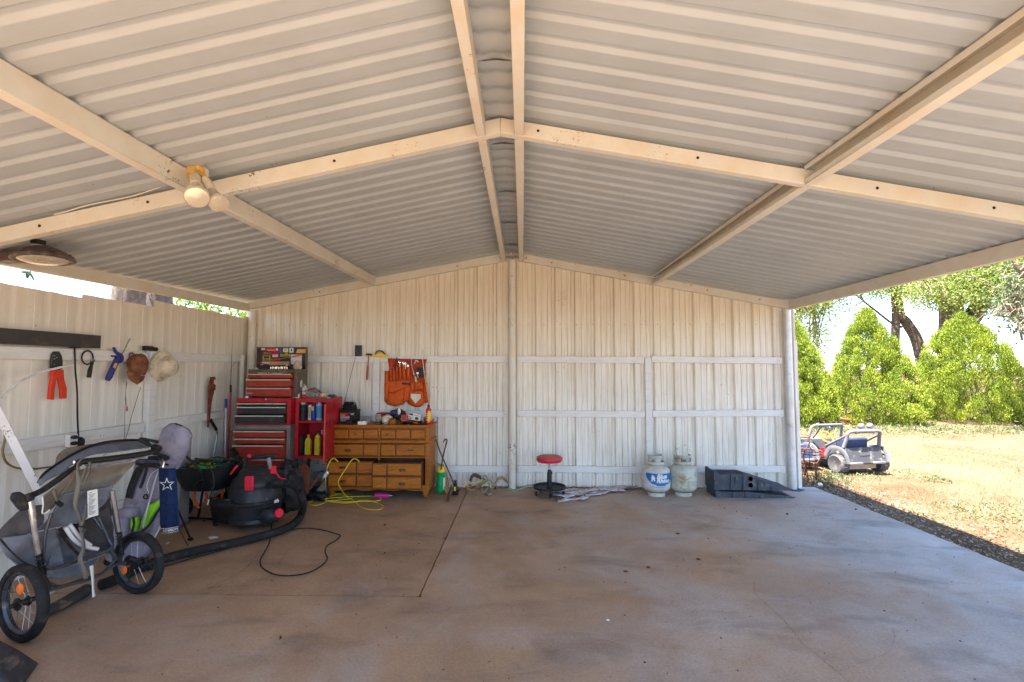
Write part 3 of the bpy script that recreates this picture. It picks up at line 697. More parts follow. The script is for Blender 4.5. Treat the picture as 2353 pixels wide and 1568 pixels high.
# lid standing open, with stickers and tools lying in front of it
m = MB(); lx0, lx1, ly = -3.41, -2.79, 6.245
def LZ(px, py, y=6.22): return PY(px, py, y)
a = LZ(591, 853); b = LZ(706, 798); lx0, lx1, lz0, lz1 = a.x, b.x, a.z - .01, b.z
m.box(lx0, lx1, 6.235, 6.243, lz0, lz1); m.box(lx0, lx1, 6.19, 6.235, lz1 - .008, lz1); m.box(lx0, lx0 + .008, 6.19, 6.235, lz0, lz1 - .008); m.box(lx1 - .008, lx1, 6.19, 6.235, lz0, lz1 - .008)
lid = obj('lid', m, M_brownp, tc1, bev=.002)
m = MB(); m.box(lx0 + .01, lx1 - .01, 6.228, 6.2345, lz0, lz1 - .01); obj('lining', m, M_lid_in, tc1)
def sticker(x0, y0, x1, y1, col, txt=None, tcol=None, size=None, sk=0, par=tc1, d=0, sx=1):
    """coordinates as zoomed sticker sheet (0..1 across and up the lid)"""
    X = lambda u: lx0 + (lx1 - lx0) * u; Z = lambda v: lz0 + (lz1 - lz0) * v
    m = MB(); y = 6.2265 - d; m.prism([(X(x0), y, Z(y0)), (X(x1), y, Z(y0)), (X(x1 + sk), y, Z(y1)), (X(x0 + sk), y, Z(y1))], (0, .001, 0))
    s_ = obj('sticker', m, pm('sticker_%02d%02d%02d' % tuple(int(c * 99) for c in col), col, .4, var=.05, bump=0), par)
    if txt:
        cx, cz = (X(x0) + X(x1)) / 2, (Z(y0) + Z(y1)) / 2
        obj('lettering', text_mb(txt, size, lambda a, b: V((cx + a, y - .0008, cz + b)), .2, sx=sx), tcol or M_label, s_, smooth=0)
    return s_
sticker(.06, .88, .14, .97, (.55, .53, .5)); sticker(.15, .72, .41, .98, (.5, .02, .025)); obj('script_mark', MB().tube(catmull([V((lx0 + (lx1 - lx0) * (.18 + .02 * q), 6.2245, lz0 + (lz1 - lz0) * (.88 + .045 * math.sin(q * 2.1)))) for q in range(9)], 4), .0025, 5), M_label, tc1); obj('round_mark', MB().lathe([(.0001, 0), (.016, 0), (.016, .001)], 14, M=Matrix.Translation((lx0 + (lx1 - lx0) * .385, 6.2255, lz0 + (lz1 - lz0) * .91)) @ Matrix.Rotation(R_(90), 4, 'X')), M_label, tc1)
sticker(.10, .70, .29, .82, (.45, .02, .025), 'Edelbrock', M_label, .025); sticker(.29, .60, .41, .70, (.7, .68, .66), 'Mallory', M_ink, .026)
sticker(.43, .74, .48, .98, (.05, .09, .35)); sticker(.505, .80, .61, .95, (.7, .62, .45), 'OIL', M_ink, .03); sticker(.635, .78, .72, .97, (.68, .68, .64)); sticker(.665, .82, .69, .93, (.03, .03, .03), d=.001)
sticker(.77, .76, .96, .92, (.62, .36, .12), sk=.03); sticker(.45, .62, .66, .72, (.45, .33, .02), 'Racing', M_ink, .034); sticker(.55, .70, .6, .78, (.45, .33, .02))
sticker(.67, .43, .89, .70, (.68, .66, .64)); sticker(.67, .30, .89, .42, (.66, .64, .62)); sticker(.10, .42, .25, .66, (.5, .48, .05)); sticker(.115, .54, .235, .64, (.04, .05, .04), d=.001); sticker(.115, .44, .235, .51, (.04, .05, .04), d=.001)
sticker(.06, .28, .26, .4, (.6, .56, .52)); sticker(.11, .22, .19, .3, (.04, .04, .04), d=.001); sticker(.26, .25, .45, .56, (.5, .02, .02)); sticker(.04, .3, .09, .39, (.4, .05, .04), d=.001)
# things lying in the open tray
def T(px, py, y=6.1): return PY(px, py, y)
m = MB(); m.tube([T(614, 824), T(640, 827), T(672, 821)], .004, 6); m.tube([T(672, 821), T(690, 817)], .012, 8); solo('screwdriver', MB().tube([T(671, 820.5, 6.12), T(692, 816, 6.12)], .0105, 8), M_org, 'orange handled screwdriver propped in the open chest lid', 'screwdriver')
sh = obj('shaft', MB().tube([T(606, 829, 6.12), T(640, 826, 6.12), T(671, 820.5, 6.12)], .003, 6), M_steel, bpy.data.objects['screwdriver'])
y_ = solo('nut_driver', MB().tube([T(653, 846), T(661, 838)], .012, 8), M_yel, 'short yellow handled driver in the open chest tray', 'screwdriver')
obj('shaft', MB().tube([T(661, 838), T(672, 845), T(676, 851)], .003, 6), M_chrome, y_)
solo('putty_knife', MB().box(T(620, 830).x, T(664, 830).x, 6.09, 6.12, T(620, 840).z, T(620, 831).z), pm('tan_wood', (.35, .22, .12), .6), 'tan wooden handled tool lying across the open chest tray', 'hand tool', bev=.004)
solo('dark_pliers', MB().blob(T(650, 843, 6.08), (.06, .02, .016), 2), M_ink, 'black gripped pliers lying in the open chest tray', 'pliers')
solo('red_file', MB().tube([T(592, 834), T(640, 842), T(655, 846)], .005, 6), M_red, 'thin red and tan rod lying along the open chest tray', 'file')
solo('crumpled_paper', MB().blob(T(683, 843, 6.08), (.05, .03, .06), 5, .6, 8, 4), pm('kraft_paper', (.5, .36, .24), .8), 'crumpled tan paper packet in the open chest tray', 'paper')
for q in range(9):
    px = 622 + q * 4.5 + (q % 3) * .6; solo('chrome_socket', MB().lathe([(.0001, 0), (.0085, 0), (.0095, .012), (.0095, .028 + .004 * (q % 2)), (.006, .029), (.006, .02)], 10, (T(px, 851, 5.97).x, 5.97, 1.586)), M_chrome, ('first', 'second', 'third', 'fourth', 'fifth', 'sixth', 'seventh', 'eighth', 'ninth')[q] + ' chrome socket from the left in the open chest tray', 'socket', group='chrome sockets along the open chest')
m = MB(); p = T(587, 848, 5.99); m.blob(p, (.03, .02, .016), 3, .5); solo('loose_hardware', m, M_lightbar, 'pale knobbly bits at the front left corner of the open chest', 'hardware')
# badges and lettering
def front_text(par, txt, px, py, y, size, mat, shear=.0, plate=None, sx=1, bold=0):
    c = PY(px, py, y)
    if plate: w, h = plate; pl = obj('badge', MB().box(c.x - w, c.x + w, y, y + .002, c.z - h, c.z + h), plate_m, par); par = pl
    obj('lettering', text_mb(txt, size, lambda a, b: V((c.x + a, y - .001, c.z + b)), shear, bold, sx=sx), mat, par, smooth=0)
plate_m = M_lightbar
front_text(tc1, 'CRAFTSMAN', 602.5, 858.5, yf1 - .003, .019, M_ink, 0, (.054, .011)); plate_m = pm('grey_badge', (.25, .22, .2)); front_text(tc1, 'MACHINIST CHEST', 636, 858.5, yf1 - .003, .016, M_label, 0, (.065, .01))
m = MB(); c = PY(618, 857, yf1); m.lathe([(.0001, 0), (.011, 0), (.011, .006), (.007, .009), (.0001, .009)], 14, M=Matrix.Translation((c.x, yf1, c.z)) @ Matrix.Rotation(R_(90), 4, 'X')); obj('lock', m, M_chrome, tc1)
front_text(tc1, 'CRAFTSMAN', 572, 904, yf1 - .058, .016, M_label, .2)
m = MB(); c = PX(688, 886, -2.796); m.lathe([(.0001, 0), (.03, 0), (.036, .004), (.0001, .01)], 16, M=Matrix.Translation((-2.799, 6.03, c.z + .02)) @ Matrix.Rotation(R_(90), 4, 'Y') @ Matrix.Diagonal((1.3, 1, 1, 1))); obj('side_sticker', m, M_chrome, tc1)
m = MB(); m.box(-2.8005, -2.798, 6.06, 6.15, c.z - .055, c.z - .035); obj('side_label', m, M_lightbar, tc1)

yf2 = 5.84
tc2 = drawer_bank('tool_chest', 'bright red middle tool chest with black drawers', -3.50, -2.83, yf2, 6.2, .905, 1.232, (M_red,),
    [(1.142, 1.178, M_blkdr, .0), (1.042, 1.134, M_blkdr, .01), (.93, 1.034, M_blkdr, .05)])
c = PY(611, 918, yf2); m = MB(); m.lathe([(.0001, 0), (.011, 0), (.011, .006), (.006, .009), (.0001, .009)], 14, M=Matrix.Translation((c.x, yf2, c.z)) @ Matrix.Rotation(R_(90), 4, 'X')); obj('lock', m, M_chrome, tc2)
tc3 = drawer_bank('tool_chest', 'grey lower tool chest with brick red drawers on the floor', -3.52, -2.83, yf2 + .01, 6.22, .1, .902, (M_greyp,),
    [(.76, .845, M_dred, .04), (.685, .752, M_dred, .03), (.515, .675, M_dred, .05), (.33, .505, M_dred, .02), (.14, .322, M_dred, .01)])
front_text(tc3, 'CRAFTSMAN', 557, 1027, yf2 - .045, .017, M_label, .2)
for q, (cx, cy) in enumerate(((-3.45, 5.92), (-2.9, 5.92), (-3.45, 6.14), (-2.9, 6.14))):
    m = MB(); m.tube([(cx - .015, cy, .045), (cx + .015, cy, .045)], .044, 14); m.box(cx - .022, cx + .022, cy - .02, cy + .02, .085, .099); obj('caster', m, M_rubber, tc3)
for px, mt, lb in ((561, M_label, 'white'), (569, M_blu, 'blue')): 
    c = PY(px, 908, 5.8); solo('small_cap', MB().blob((c.x, 5.86, 1.243), (.022, .015, .012), 1), mt, lb + ' small cap on the ledge of the red middle chest', 'stopper')  # two small loose caps, white and blue

# ---- red cabinet with open door
cx0, cx1, cyf, cyb, cz0, cz1 = -2.815, -2.375, 5.93, 6.32, .49, 1.225
cab = thing('metal_cabinet', 'red metal cabinet with open door and bottles on its shelves', 'cabinet', ((cx0 + cx1) / 2, 6.1, 0))
m = MB(); g = .016
m.box(cx0, cx0 + g, cyf, cyb, cz0, cz1); m.box(cx1 - g, cx1, cyf, cyb, cz0, cz1); m.box(cx0 + g, cx1 - g, cyb - .012, cyb, cz0, cz1)
m.box(cx0 + g, cx1 - g, cyf, cyb - .012, cz1 - .05, cz1); m.box(cx0 + g, cx1 - g, cyf, cyb - .012, cz0, cz0 + .03)
m.box(cx0 + g, cx0 + .045, cyf, cyf + .015, cz0 + .03, cz1 - .05)
obj('case', m, M_red, cab, bev=.002)
m = MB(); m.box(cx0 + g, cx1 - g, cyf + .004, cyb - .012, .925, .948); obj('shelf', m, M_red, cab, bev=.002)
hx = cx1 - .012; nx, ny = -2.285, 5.52
m = MB(); d = (V((nx, ny, 0)) - V((hx, cyf - .008, 0))); m.prism([(hx, cyf - .008, cz0 + .005), (nx, ny, cz0 + .005), (nx, ny, cz1 - .04), (hx, cyf - .008, cz1 - .04)], (.018, .004, 0)); dr = obj('door', m, M_red, cab, bev=.002)
m = MB(); hp = V((nx, ny, .86)); m.tube([hp + V((-.004, .03, .02)), hp + V((-.03, .03, .02)), hp + V((-.03, .03, -.02)), hp + V((-.004, .03, -.02))], .005, 6); m.box(nx - .004, nx - .001, ny + .01, ny + .05, .83, .89); obj('latch', m, M_chrome, dr)
for q, (a, b) in enumerate(((cx0 + .02, cyf + .02), (cx1 - .02, cyf + .02), (cx0 + .02, cyb - .02), (cx1 - .02, cyb - .02))): m = MB(); m.box(a - .015, a + .015, b - .015, b + .015, 0, cz0 - .001); obj('leg', m, M_blkdr, cab)

def bottle(px, zbase, y, r, h, body, cap, lab, label, shape='can', lw=None, cat='bottle', spray=None, top=None):
    x = PY(px, 1000, y).x
    if shape == 'can': prof = [(.0001, 0), (r * .96, 0), (r, .006), (r, h * .76), (r * .92, h * .8), (r * .45, h * .86)]; capp = [(r * .46, h * .845), (r * .5, h * .86), (r * .46, h * .99), (.0001, h)]
    elif shape == 'jug': prof = [(.0001, 0), (r * .95, 0), (r, .01), (r * 1.0, h * .55), (r * .8, h * .68), (r * .35, h * .84), (r * .3, h * .88)]; capp = [(r * .38, h * .86), (r * .4, h * .88), (r * .38, h * .99), (.0001, h)]
    else: prof = [(.0001, 0), (r, .004), (r, h * .7), (r * .7, h * .8), (r * .4, h * .88)]; capp = [(r * .62, h * .8), (r * .62, h * .98), (.0001, h)]
    b = tag(obj('spray_can' if shape == 'can' else 'bottle', MB().lathe(prof, 20, (x, y, zbase)), body), label, cat)
    obj('cap', MB().lathe(capp, 14, (x, y, zbase)), cap, b)
    if lab is not None:
        hh = (h * .62) if shape == 'can' else h * .42
        obj('label_band', MB().lathe([(r + .0006, h * .1), (r + .0006, h * .1 + hh)], 20, (x, y, zbase)), lab, b)
    return b
zs1 = .9485; zs2 = .5205
bottle(694.5, zs1, 6.05, .05, .235, pm('dark_green_black', (.03, .035, .03)), M_white, M_ink, 'black bottle with broad white cap, leftmost on the upper cabinet shelf', 'bot')
bottle(704, zs1, 6.17, .028, .2, M_gry, M_org, None, 'grey bottle with orange cap behind the others on the upper shelf', 'bot')
bottle(711.5, zs1, 6.05, .026, .225, M_label, M_ink, pm('tan_label', (.45, .36, .26)), 'slim can with tan and white label and black cap', 'can')
bottle(719.5, zs1, 6.05, .031, .225, M_blu, M_rplas, M_blu, 'blue spray can with red cap beside the tan labelled can', 'can')
obj('yellow_shield', MB().lathe([(.032, .12), (.032, .17)], 8, (PY(719.5, 1000, 6.05).x, 6.05, zs1), a0=-2.3, a1=-1.2), M_yel, bpy.data.objects['spray_can.001'])
bottle(732.5, zs1, 6.04, .036, .25, pm('pale_blue_can', (.42, .52, .62)), M_white, pm('mid_blue_label', (.1, .28, .5)), 'large pale blue and white spray can, rightmost on the upper shelf', 'can')
bottle(727, zs1, 6.2, .02, .255, M_white, M_white, None, 'thin white nozzle bottle behind the pale blue can', 'bot')
bottle(690, zs2, 6.1, .055, .32, pm('smoke_bottle', (.03, .025, .02)), M_gry, None, 'tall dark smoky bottle on the lower cabinet shelf', 'jug')
bottle(698, zs2, 6.22, .04, .35, pm('smoke_bottle2', (.05, .035, .02)), pm('tan_cap', (.45, .28, .14)), None, 'dark bottle with tan cap at the back of the lower shelf', 'jug')
def slabbottle(px, zb_, y, w, dpt, h, body, cap, label):
    x = PY(px, 1000, y).x; m = MB()
    for a, b, s0, s1 in ((0, .72, 1, 1), (.72, .86, 1, .55), (.86, .92, .4, .4)):
        m.hexa([(x - w * s0, y - dpt * s0, zb_ + h * a), (x + w * s0, y - dpt * s0, zb_ + h * a), (x + w * s0, y + dpt * s0, zb_ + h * a), (x - w * s0, y + dpt * s0, zb_ + h * a), (x - w * s1, y - dpt * s1, zb_ + h * b), (x + w * s1, y - dpt * s1, zb_ + h * b), (x + w * s1, y + dpt * s1, zb_ + h * b), (x - w * s1, y + dpt * s1, zb_ + h * b)])
    b_ = tag(obj('bottle', m, body, bev=.008, seg=2), label, 'bottle'); obj('cap', MB().lathe([(w * .55, h * .92), (w * .55, h * 1.0), (.0001, h * 1.01)], 12, (x, y, zb_)), cap, b_); return b_
slabbottle(709, zs2, 6.02, .036, .025, .25, M_yg, pm('orange_cap', (.5, .25, .05)), 'flat yellow oil bottle with orange cap on the lower cabinet shelf')
slabbottle(730.5, zs2, 6.0, .033, .025, .29, M_yg, M_ink, 'flat yellow bottle with black cap beside the open door')
bottle(688, .0, 6.05, .045, .385, M_blu, M_yg, None, 'blue bottle with yellow cap on the floor, left of its twin, under the cabinet', 'jug')
bottle(706, .0, 6.06, .045, .385, M_blu, M_yg, None, 'blue bottle with yellow cap on the floor, right of its twin, under the cabinet', 'jug')
bottle(678, .0, 6.0, .03, .33, M_yg, M_yg, None, 'narrow yellow bottle on the floor at the cabinet left leg', 'jug')
# grey oil jug leaning on the floor pile
jt = thing('oil_jug', 'grey oil jug with orange and white label tipped on the floor pile', 'jug', PZ(722, 1135), local=True); jt.rotation_euler = (R_(-8), R_(33), .25)
jm = MB(); 
for a, b, s0, s1 in ((0, .24, 1, 1), (.24, .31, 1, .42), (.31, .34, .42, .4)): jm.hexa([(-.1 * s0, -.05 * s0, a), (.1 * s0, -.05 * s0, a), (.1 * s0, .05 * s0, a), (-.1 * s0, .05 * s0, a), (-.1 * s1, -.05 * s1, b), (.1 * s1, -.05 * s1, b), (.1 * s1, .05 * s1, b), (-.1 * s1, .05 * s1, b)])
obj('body', jm, M_gry, jt, bev=.012, seg=3); obj('label_panel', MB().box(-.08, -.02, -.0535, -.0515, .04, .2), M_org, jt); obj('label_panel', MB().box(-.018, .075, -.0535, -.0515, .04, .2), M_label, jt); obj('cap', MB().lathe([(.026, .341), (.026, .37), (.0001, .371)], 14), M_yg, jt)
obj('handle', MB().tube([(.05, 0, .31), (.1, 0, .3), (.115, 0, .2), (.1, 0, .12)], .014, 8), M_gry, jt)
for q, (tx, z) in enumerate((('MOTOR', .15), ('OIL', .11))): obj('lettering', text_mb(tx, .026, lambda a, b: V((.028 + a, -.0545, z + b))), M_ink, jt, smooth=0)
m = MB(); a = PZ(742, 1120); m.prism([(a.x - .13, 6.0, .33), (a.x - .02, 5.97, .44), (a.x + .07, 5.95, .36), (a.x + .08, 5.9, .08), (a.x + .02, 5.88, .02), (a.x - .06, 5.93, .14)], (0, .012, 0)); solo('rusty_blade', m, pm('rust_orange_plate', (.27, .085, .04), .75, 0, .2), 'rust orange metal blade leaning between the cabinet and the dresser', 'shovel blade', bev=.003)
m = MB(); m.tube([PZ(715, 1133, .05), PY(752, 1088, 5.85)], .03, 12, caps=False); solo('tin_tube', m, M_steel, 'dull dented metal tube in the pile on the floor by the dresser', 'tube', sol=.003)
m = MB(); m.tube([PZ(697, 1123, .1), PZ(720, 1121, .11), PZ(742, 1121, .1)], .008, 8); st = solo('plunger_stick', m, pm('bamboo', (.6, .46, .22)), 'pale stick with a round white ball lying across the floor pile', 'stick'); obj('ball', MB().sphere(PZ(722, 1121, .11), .02), M_white, st)
solo('black_tool_heap', MB().blob(PZ(728, 1145, .02) + V((0, 0, .03)), (.12, .07, .05), 8, .5, 10, 4), M_dark, 'low dark heap of rags at the foot of the dresser', 'rags')
m = MB(); a = PZ(672, 1150); m.tube([PZ(640, 1176, .012), PZ(690, 1150, .012), PZ(760, 1150, .012)], .009, 6); solo('iron_rod', m, M_blackmetal, 'dark iron rod lying on the floor behind the vacuum hose', 'rod')

# clutter on top of the cabinet
def Q(px, py, y): return PY(px, py, y)
z1 = cz1
c = Q(694, 900, 6.1); solo('plastic_bag', MB().blob((c.x, 6.12, z1 + .075), (.06, .05, .082), 4, .5, 10, 3.5), pm('crumpled_plastic', (.62, .52, .48), .35), 'crumpled pinkish white plastic bag on the red cabinet', 'bag')
c = Q(684, 909, 6.0); m = MB(); m.box(c.x - .045, c.x + .03, 5.96, 6.0, z1 + .001, z1 + .052); bx = solo('small_box', m, M_label, 'small white box with red top band on the red cabinet', 'box', bev=.002); obj('red_band', MB().box(c.x - .046, c.x + .031, 5.959, 6.001, z1 + .052, z1 + .064), M_red, bx)
m = MB(); rr = random.Random(4)
for q in range(5): c0 = Q(712 + q * 3, 905, 6.08); m.tube(catmull([c0 + V((rr.uniform(-.09, -.05), rr.uniform(-.05, .05), .03 + rr.uniform(0, .03))), c0 + V((0, rr.uniform(-.05, .05), .05 + rr.uniform(0, .04))), c0 + V((.08, rr.uniform(-.05, .05), .02))], 5), .011, 6, flat=.3)
for v in m.v: v.z += z1 - 1.235
solo('tangled_straps', m, pm('faded_green_strap', (.06, .11, .07), .8), 'tangled dark green straps on the red cabinet', 'straps')
m = MB(); c0 = Q(715, 905, 6.05); m.tube(catmull([(c0.x - .06, 5.99, z1 + .03), (c0.x - .02, 6.02, z1 + .09), (c0.x + .05, 6.05, z1 + .1), (c0.x + .1, 6.03, z1 + .05), (c0.x + .16, 6.0, z1 + .012)], 6), .008, 6, flat=.4); m.blob((c0.x - .07, 5.99, z1 + .02), (.035, .03, .02), 6, .5, 8, 5); solo('red_strap', m, M_red, 'faded red strap looped over the green ones on the cabinet', 'strap')
c = Q(744, 905, 6.02); m = MB(); m.blob((c.x, 6.02, z1 + .038), (.04, .04, .038), 9, .25, 14, 9); solo('fibre_ball', m, pm('tan_fibre', (.55, .38, .2), .95, bump=1, bs=200), 'fuzzy tan fibre ball on the red cabinet', 'ball')
c = Q(757, 910, 6.0); solo('blue_disc', MB().lathe([(.0001, 0), (.022, 0), (.024, .012), (.0001, .016)], 14, (c.x, 5.97, z1 + .001)), pm('sky_blue', (.1, .35, .6)), 'small sky blue lid near the cabinet right corner', 'lid')
c = Q(764, 908, 6.1); solo('brown_scraps', MB().blob((c.x, 6.1, z1 + .02), (.05, .06, .022), 11, .6, 8, 5), M_brownp, 'brown leather scraps at the right edge of the cabinet top', 'scraps')

# ---- dresser
dx0, dx1, dyf, dyb = -2.435, -1.17, 6.06, 6.5; dz = .887
ds = thing('dresser', 'honey brown wooden dresser with two lower drawers pulled out', 'dresser', ((dx0 + dx1) / 2, 6.28, 0))
m = MB(); m.box(dx0 - .02, dx1 + .02, dyf - .025, dyb, dz - .026, dz); obj('top', m, M_wood, ds, bev=.008, seg=2)
m = MB(); w = .05; g = .0
m.box(dx0, dx0 + w, dyf, dyb, .07, dz - .026); m.box(dx1 - w, dx1, dyf, dyb, .07, dz - .026); m.box(dx0 + w, dx1 - w, dyb - .01, dyb, .07, dz - .026)
zr = [(dz - .026, dz - .045), (.70, .655), (.49, .475), (.145, .125)]
for a, b in zr: m.box(dx0 + w, dx1 - w, dyf, dyf + .03, b, a)
mx = (dx0 + dx1) / 2; m.box(mx - .012, mx + .012, dyf, dyf + .03, .145, .475); m.box(mx - .012, mx + .012, dyf, dyf + .03, .49, .655); m.box(mx - .012, mx + .012, dyf, dyf + .03, .70, dz - .045)
m.box(dx0 + w, dx1 - w, dyf + .03, dyb - .01, .13, .14)
obj('case', m, M_wood, ds, bev=.003)
m = MB(); m.prism([(dx0 - .012, dyf - .02, .664), (dx0 - .012, dyf - .026, .676), (dx0 - .012, dyf - .02, .69), (dx0 - .012, dyf - .002, .697), (dx0 - .012, dyf - .002, .656)], (dx1 - dx0 + .024, 0, 0)); m.box(dx1 + .0005, dx1 + .014, dyf, dyb, .66, .694); obj('moulding', m, M_wood, ds, bev=.003)
# scalloped skirt
pts = [(dx0, dyf - .008, .13)]; nS = 48
for i in range(nS + 1):
    u = i / nS; z = .095 - .022 * abs(math.sin(u * math.pi * 4)) if .06 < u < .94 else .05
    pts.append((dx0 + (dx1 - dx0) * u, dyf - .008, z))
pts.append((dx1, dyf - .008, .13)); m = MB(); m.prism(pts, (0, .007, 0)); obj('skirt', m, M_wood, ds, smooth=0)
for fx in (dx0 + .005, dx1 - .075):
    for fy in (dyf - .01, dyb - .08): m = MB(); m.hexa([(fx + .01, fy + .01, 0), (fx + .06, fy + .01, 0), (fx + .06, fy + .06, 0), (fx + .01, fy + .06, 0), (fx, fy, .07), (fx + .07, fy, .07), (fx + .07, fy + .07, .07), (fx, fy + .07, .07)]); obj('foot', m, M_wood, ds, bev=.004)
def bail(par, x, y, z, hang=True):
    m = MB(); m.prism([(x - .045, y - .003, z), (x - .025, y - .003, z + .013), (x, y - .003, z + .009), (x + .025, y - .003, z + .013), (x + .045, y - .003, z), (x + .025, y - .003, z - .013), (x, y - .003, z - .008), (x - .025, y - .003, z - .013)], (0, .0025, 0))
    if hang: m.tube(catmull([(x - .032, y - .006, z), (x - .028, y - .02, z - .012), (x, y - .024, z - .018), (x + .028, y - .02, z - .012), (x + .032, y - .006, z)], 4), .003, 6)
    obj('handle', m, M_brass, par)
def dfront(x0, x1, z0, z1, y, panels, out=0, pulls=(), knobs=(), boxd=0, rows=1):
    m = MB(); m.box(x0, x1, y, y + .018, z0, z1)
    if boxd:
        m.box(x0 + .02, x0 + .032, y + .018, y + boxd, z0 + .015, z1 - .012); m.box(x1 - .032, x1 - .02, y + .018, y + boxd, z0 + .015, z1 - .012); m.box(x0 + .032, x1 - .032, y + .018, y + boxd, z0 + .015, z0 + .024); m.box(x0 + .032, x1 - .032, y + boxd - .012, y + boxd, z0 + .024, z1 - .012)
    d = obj('drawer', m, M_woodg, ds, bev=.002)
    for a, b in panels:
        for r in range(rows):
            za = z0 + (z1 - z0) * r / rows + .012; zb_ = z0 + (z1 - z0) * (r + 1) / rows - .012
            xa = x0 + (x1 - x0) * a + .006; xb = x0 + (x1 - x0) * b - .006; e = .012
            m = MB(); m.hexa([(xa, y - .001, za), (xb, y - .001, za), (xb, y - .001, zb_), (xa, y - .001, zb_), (xa + e, y - .011, za + e), (xb - e, y - .011, za + e), (xb - e, y - .011, zb_ - e), (xa + e, y - .011, zb_ - e)])
            obj('raised_panel', m, M_wood, d)
    for u, v, hg in pulls: bail(d, x0 + (x1 - x0) * u, y - .012, z0 + (z1 - z0) * v, hg)
    for u, v in knobs: obj('knob', MB().sphere((x0 + (x1 - x0) * u, y - .02, z0 + (z1 - z0) * v), .011, 8), M_brass, d)
p3 = ((0, .333), (.333, .667), (.667, 1))
dfront(dx0 + .052, mx - .014, .703, .84, dyf + .004, p3, knobs=((.5, .5),)); dfront(mx + .014, dx1 - .052, .703, .84, dyf + .004, p3, knobs=((.15, .5),))
dfront(dx0 + .052, mx - .014, .492, .652, dyf + .004, ((0, .67), (.67, 1)), pulls=((.34, .52, True),)); dfront(mx + .014, dx1 - .052, .492, .652, dyf + .004, ((0, .34), (.34, 1)), pulls=((.68, .52, False),))
dfront(dx0 + .052, mx - .018, .152, .462, dyf - .15, ((0, .62), (.62, 1)), pulls=((.34, .78, True), (.34, .24, True)), boxd=.36, rows=2)
dfront(mx - .01, dx1 - .045, .145, .462, dyf - .24, ((0, .3), (.3, 1)), pulls=((.62, .76, True), (.62, .24, True)), boxd=.36, rows=2)

# ---- car battery and its cables
zt = dz + .001
bt = thing('car_battery', 'black car battery with cables heaped on top, on the dresser', 'battery', (Q(799, 960, 6.25).x, 6.3, zt))
bx = Q(781, 960, 6.22).x; bX = Q(819, 960, 6.22).x
m = MB(); m.box(bx, bX, 6.2, 6.36, zt, zt + .165); m.box(bx - .004, bX + .004, 6.196, 6.364, zt + .14, zt + .175); obj('case', m, M_dark, bt, bev=.004)
lb = obj('label_panel', MB().box(bx + .015, bx + .135, 6.197, 6.1995, zt + .025, zt + .135), pm('grey_purple_label', (.22, .2, .24)), bt)
obj('red_stripe', MB().box(bx + .015, bx + .135, 6.1955, 6.1965, zt + .088, zt + .13), M_red, lb); obj('lettering', text_mb('Ever', .036, lambda a, b: V((bx + .045 + a, 6.1945, zt + .109 + b)), .15, .0008), M_yel, lb, smooth=0)
obj('white_stripe', MB().box(bx + .015, bx + .135, 6.1955, 6.1965, zt + .078, zt + .086), M_label, lb)
obj('lettering', text_mb('34F', .03, lambda a, b: V((bx + .17 + a, 6.194, zt + .12 + b)), 0, .0008), M_label, bt, smooth=0)
m = MB(); rr = random.Random(9)
for q in range(9):
    zz = zt + .185 + .01 * q; a = rr.uniform(0, 6); m.tube(catmull([(( bx + bX) / 2 + .1 * math.cos(a + t * 1.25) * (1 - .04 * q), 6.27 + .06 * math.sin(a + t * 1.25), zz + rr.uniform(-.008, .008)) for t in range(6)], 4), .0075, 6)
m.tube(catmull([(bX - .03, 6.2, zt + .2), (bX + .02, 6.17, zt + .14), (bX + .005, 6.17, zt + .05), (bX - .05, 6.17, zt + .02)], 5), .006, 6); m.tube(catmull([(bx + .06, 6.19, zt + .2), (bx + .1, 6.185, zt + .15), (bx + .16, 6.185, zt + .09)], 5), .005, 6)
obj('cables', m, M_rubber, bt); m = MB(); m.tube(catmull([(bX - .1, 6.25, zt + .24), (bX - .1, 6.25, zt + .28), (bX - .04, 6.25, zt + .28), (bX - .04, 6.25, zt + .24)], 3), .005, 6); obj('clamp', m, M_steel, bt)
# ---- clutter on the dresser
def dt(px, y=6.2): return PY(px, 980, y).x
m = MB(); x = dt(802, 6.12); m.box(x - .035, x + .05, 6.09, 6.15, zt, zt + .05); m.box(x - .025, x + .02, 6.088, 6.12, zt + .05, zt + .058); solo('black_charger', m, M_dark, 'small black charger box in front of the battery', 'charger', bev=.004)
m = MB(); x = dt(833, 6.09); m.box(x - .052, x + .055, 6.06, 6.12, zt, zt + .042); solo('white_carton', m, M_label, 'plain white carton near the front of the dresser top', 'box', bev=.002)
m = MB(); x = dt(842, 6.25); m.box(-.05, .05, -.04, .04, 0, .03, Matrix.Translation((x, 6.2, zt + .012)) @ Matrix.Rotation(.4, 4, 'Z') @ Matrix.Rotation(.2, 4, 'Y')); solo('tan_block', m, pm('tan_wood', (.35, .22, .12), .6), 'tan wooden block behind the white carton', 'block', bev=.002)
mg, ng, lg, bg_ = newmat('dusty_glass'); bg_.inputs['Base Color'].default_value = (.55, .5, .4, 1); bg_.inputs['Transmission Weight'].default_value = .7; bg_.inputs['Roughness'].default_value = .2
x = dt(869, 6.12); j = tag(obj('glass_jar', MB().lathe([(.0001, 0), (.038, 0), (.042, .01), (.04, .045), (.032, .055), (.04, .07), (.036, .1), (.03, .112), (.03, .122), (.033, .124)], 18, (x, 6.12, zt)), mg, sol=.002), 'small glass lantern jar with dark base on the dresser', 'jar'); obj('base', MB().lathe([(.0001, 0), (.043, 0), (.043, .038), (.0001, .038)], 16, (x, 6.12, zt - .0005)), M_dark, j)
obj('wire_handle', MB().tube(catmull([(x - .03, 6.12, zt + .12), (x - .055, 6.12, zt + .09), (x - .05, 6.12, zt + .04)], 4), .002, 5), M_steel, j)
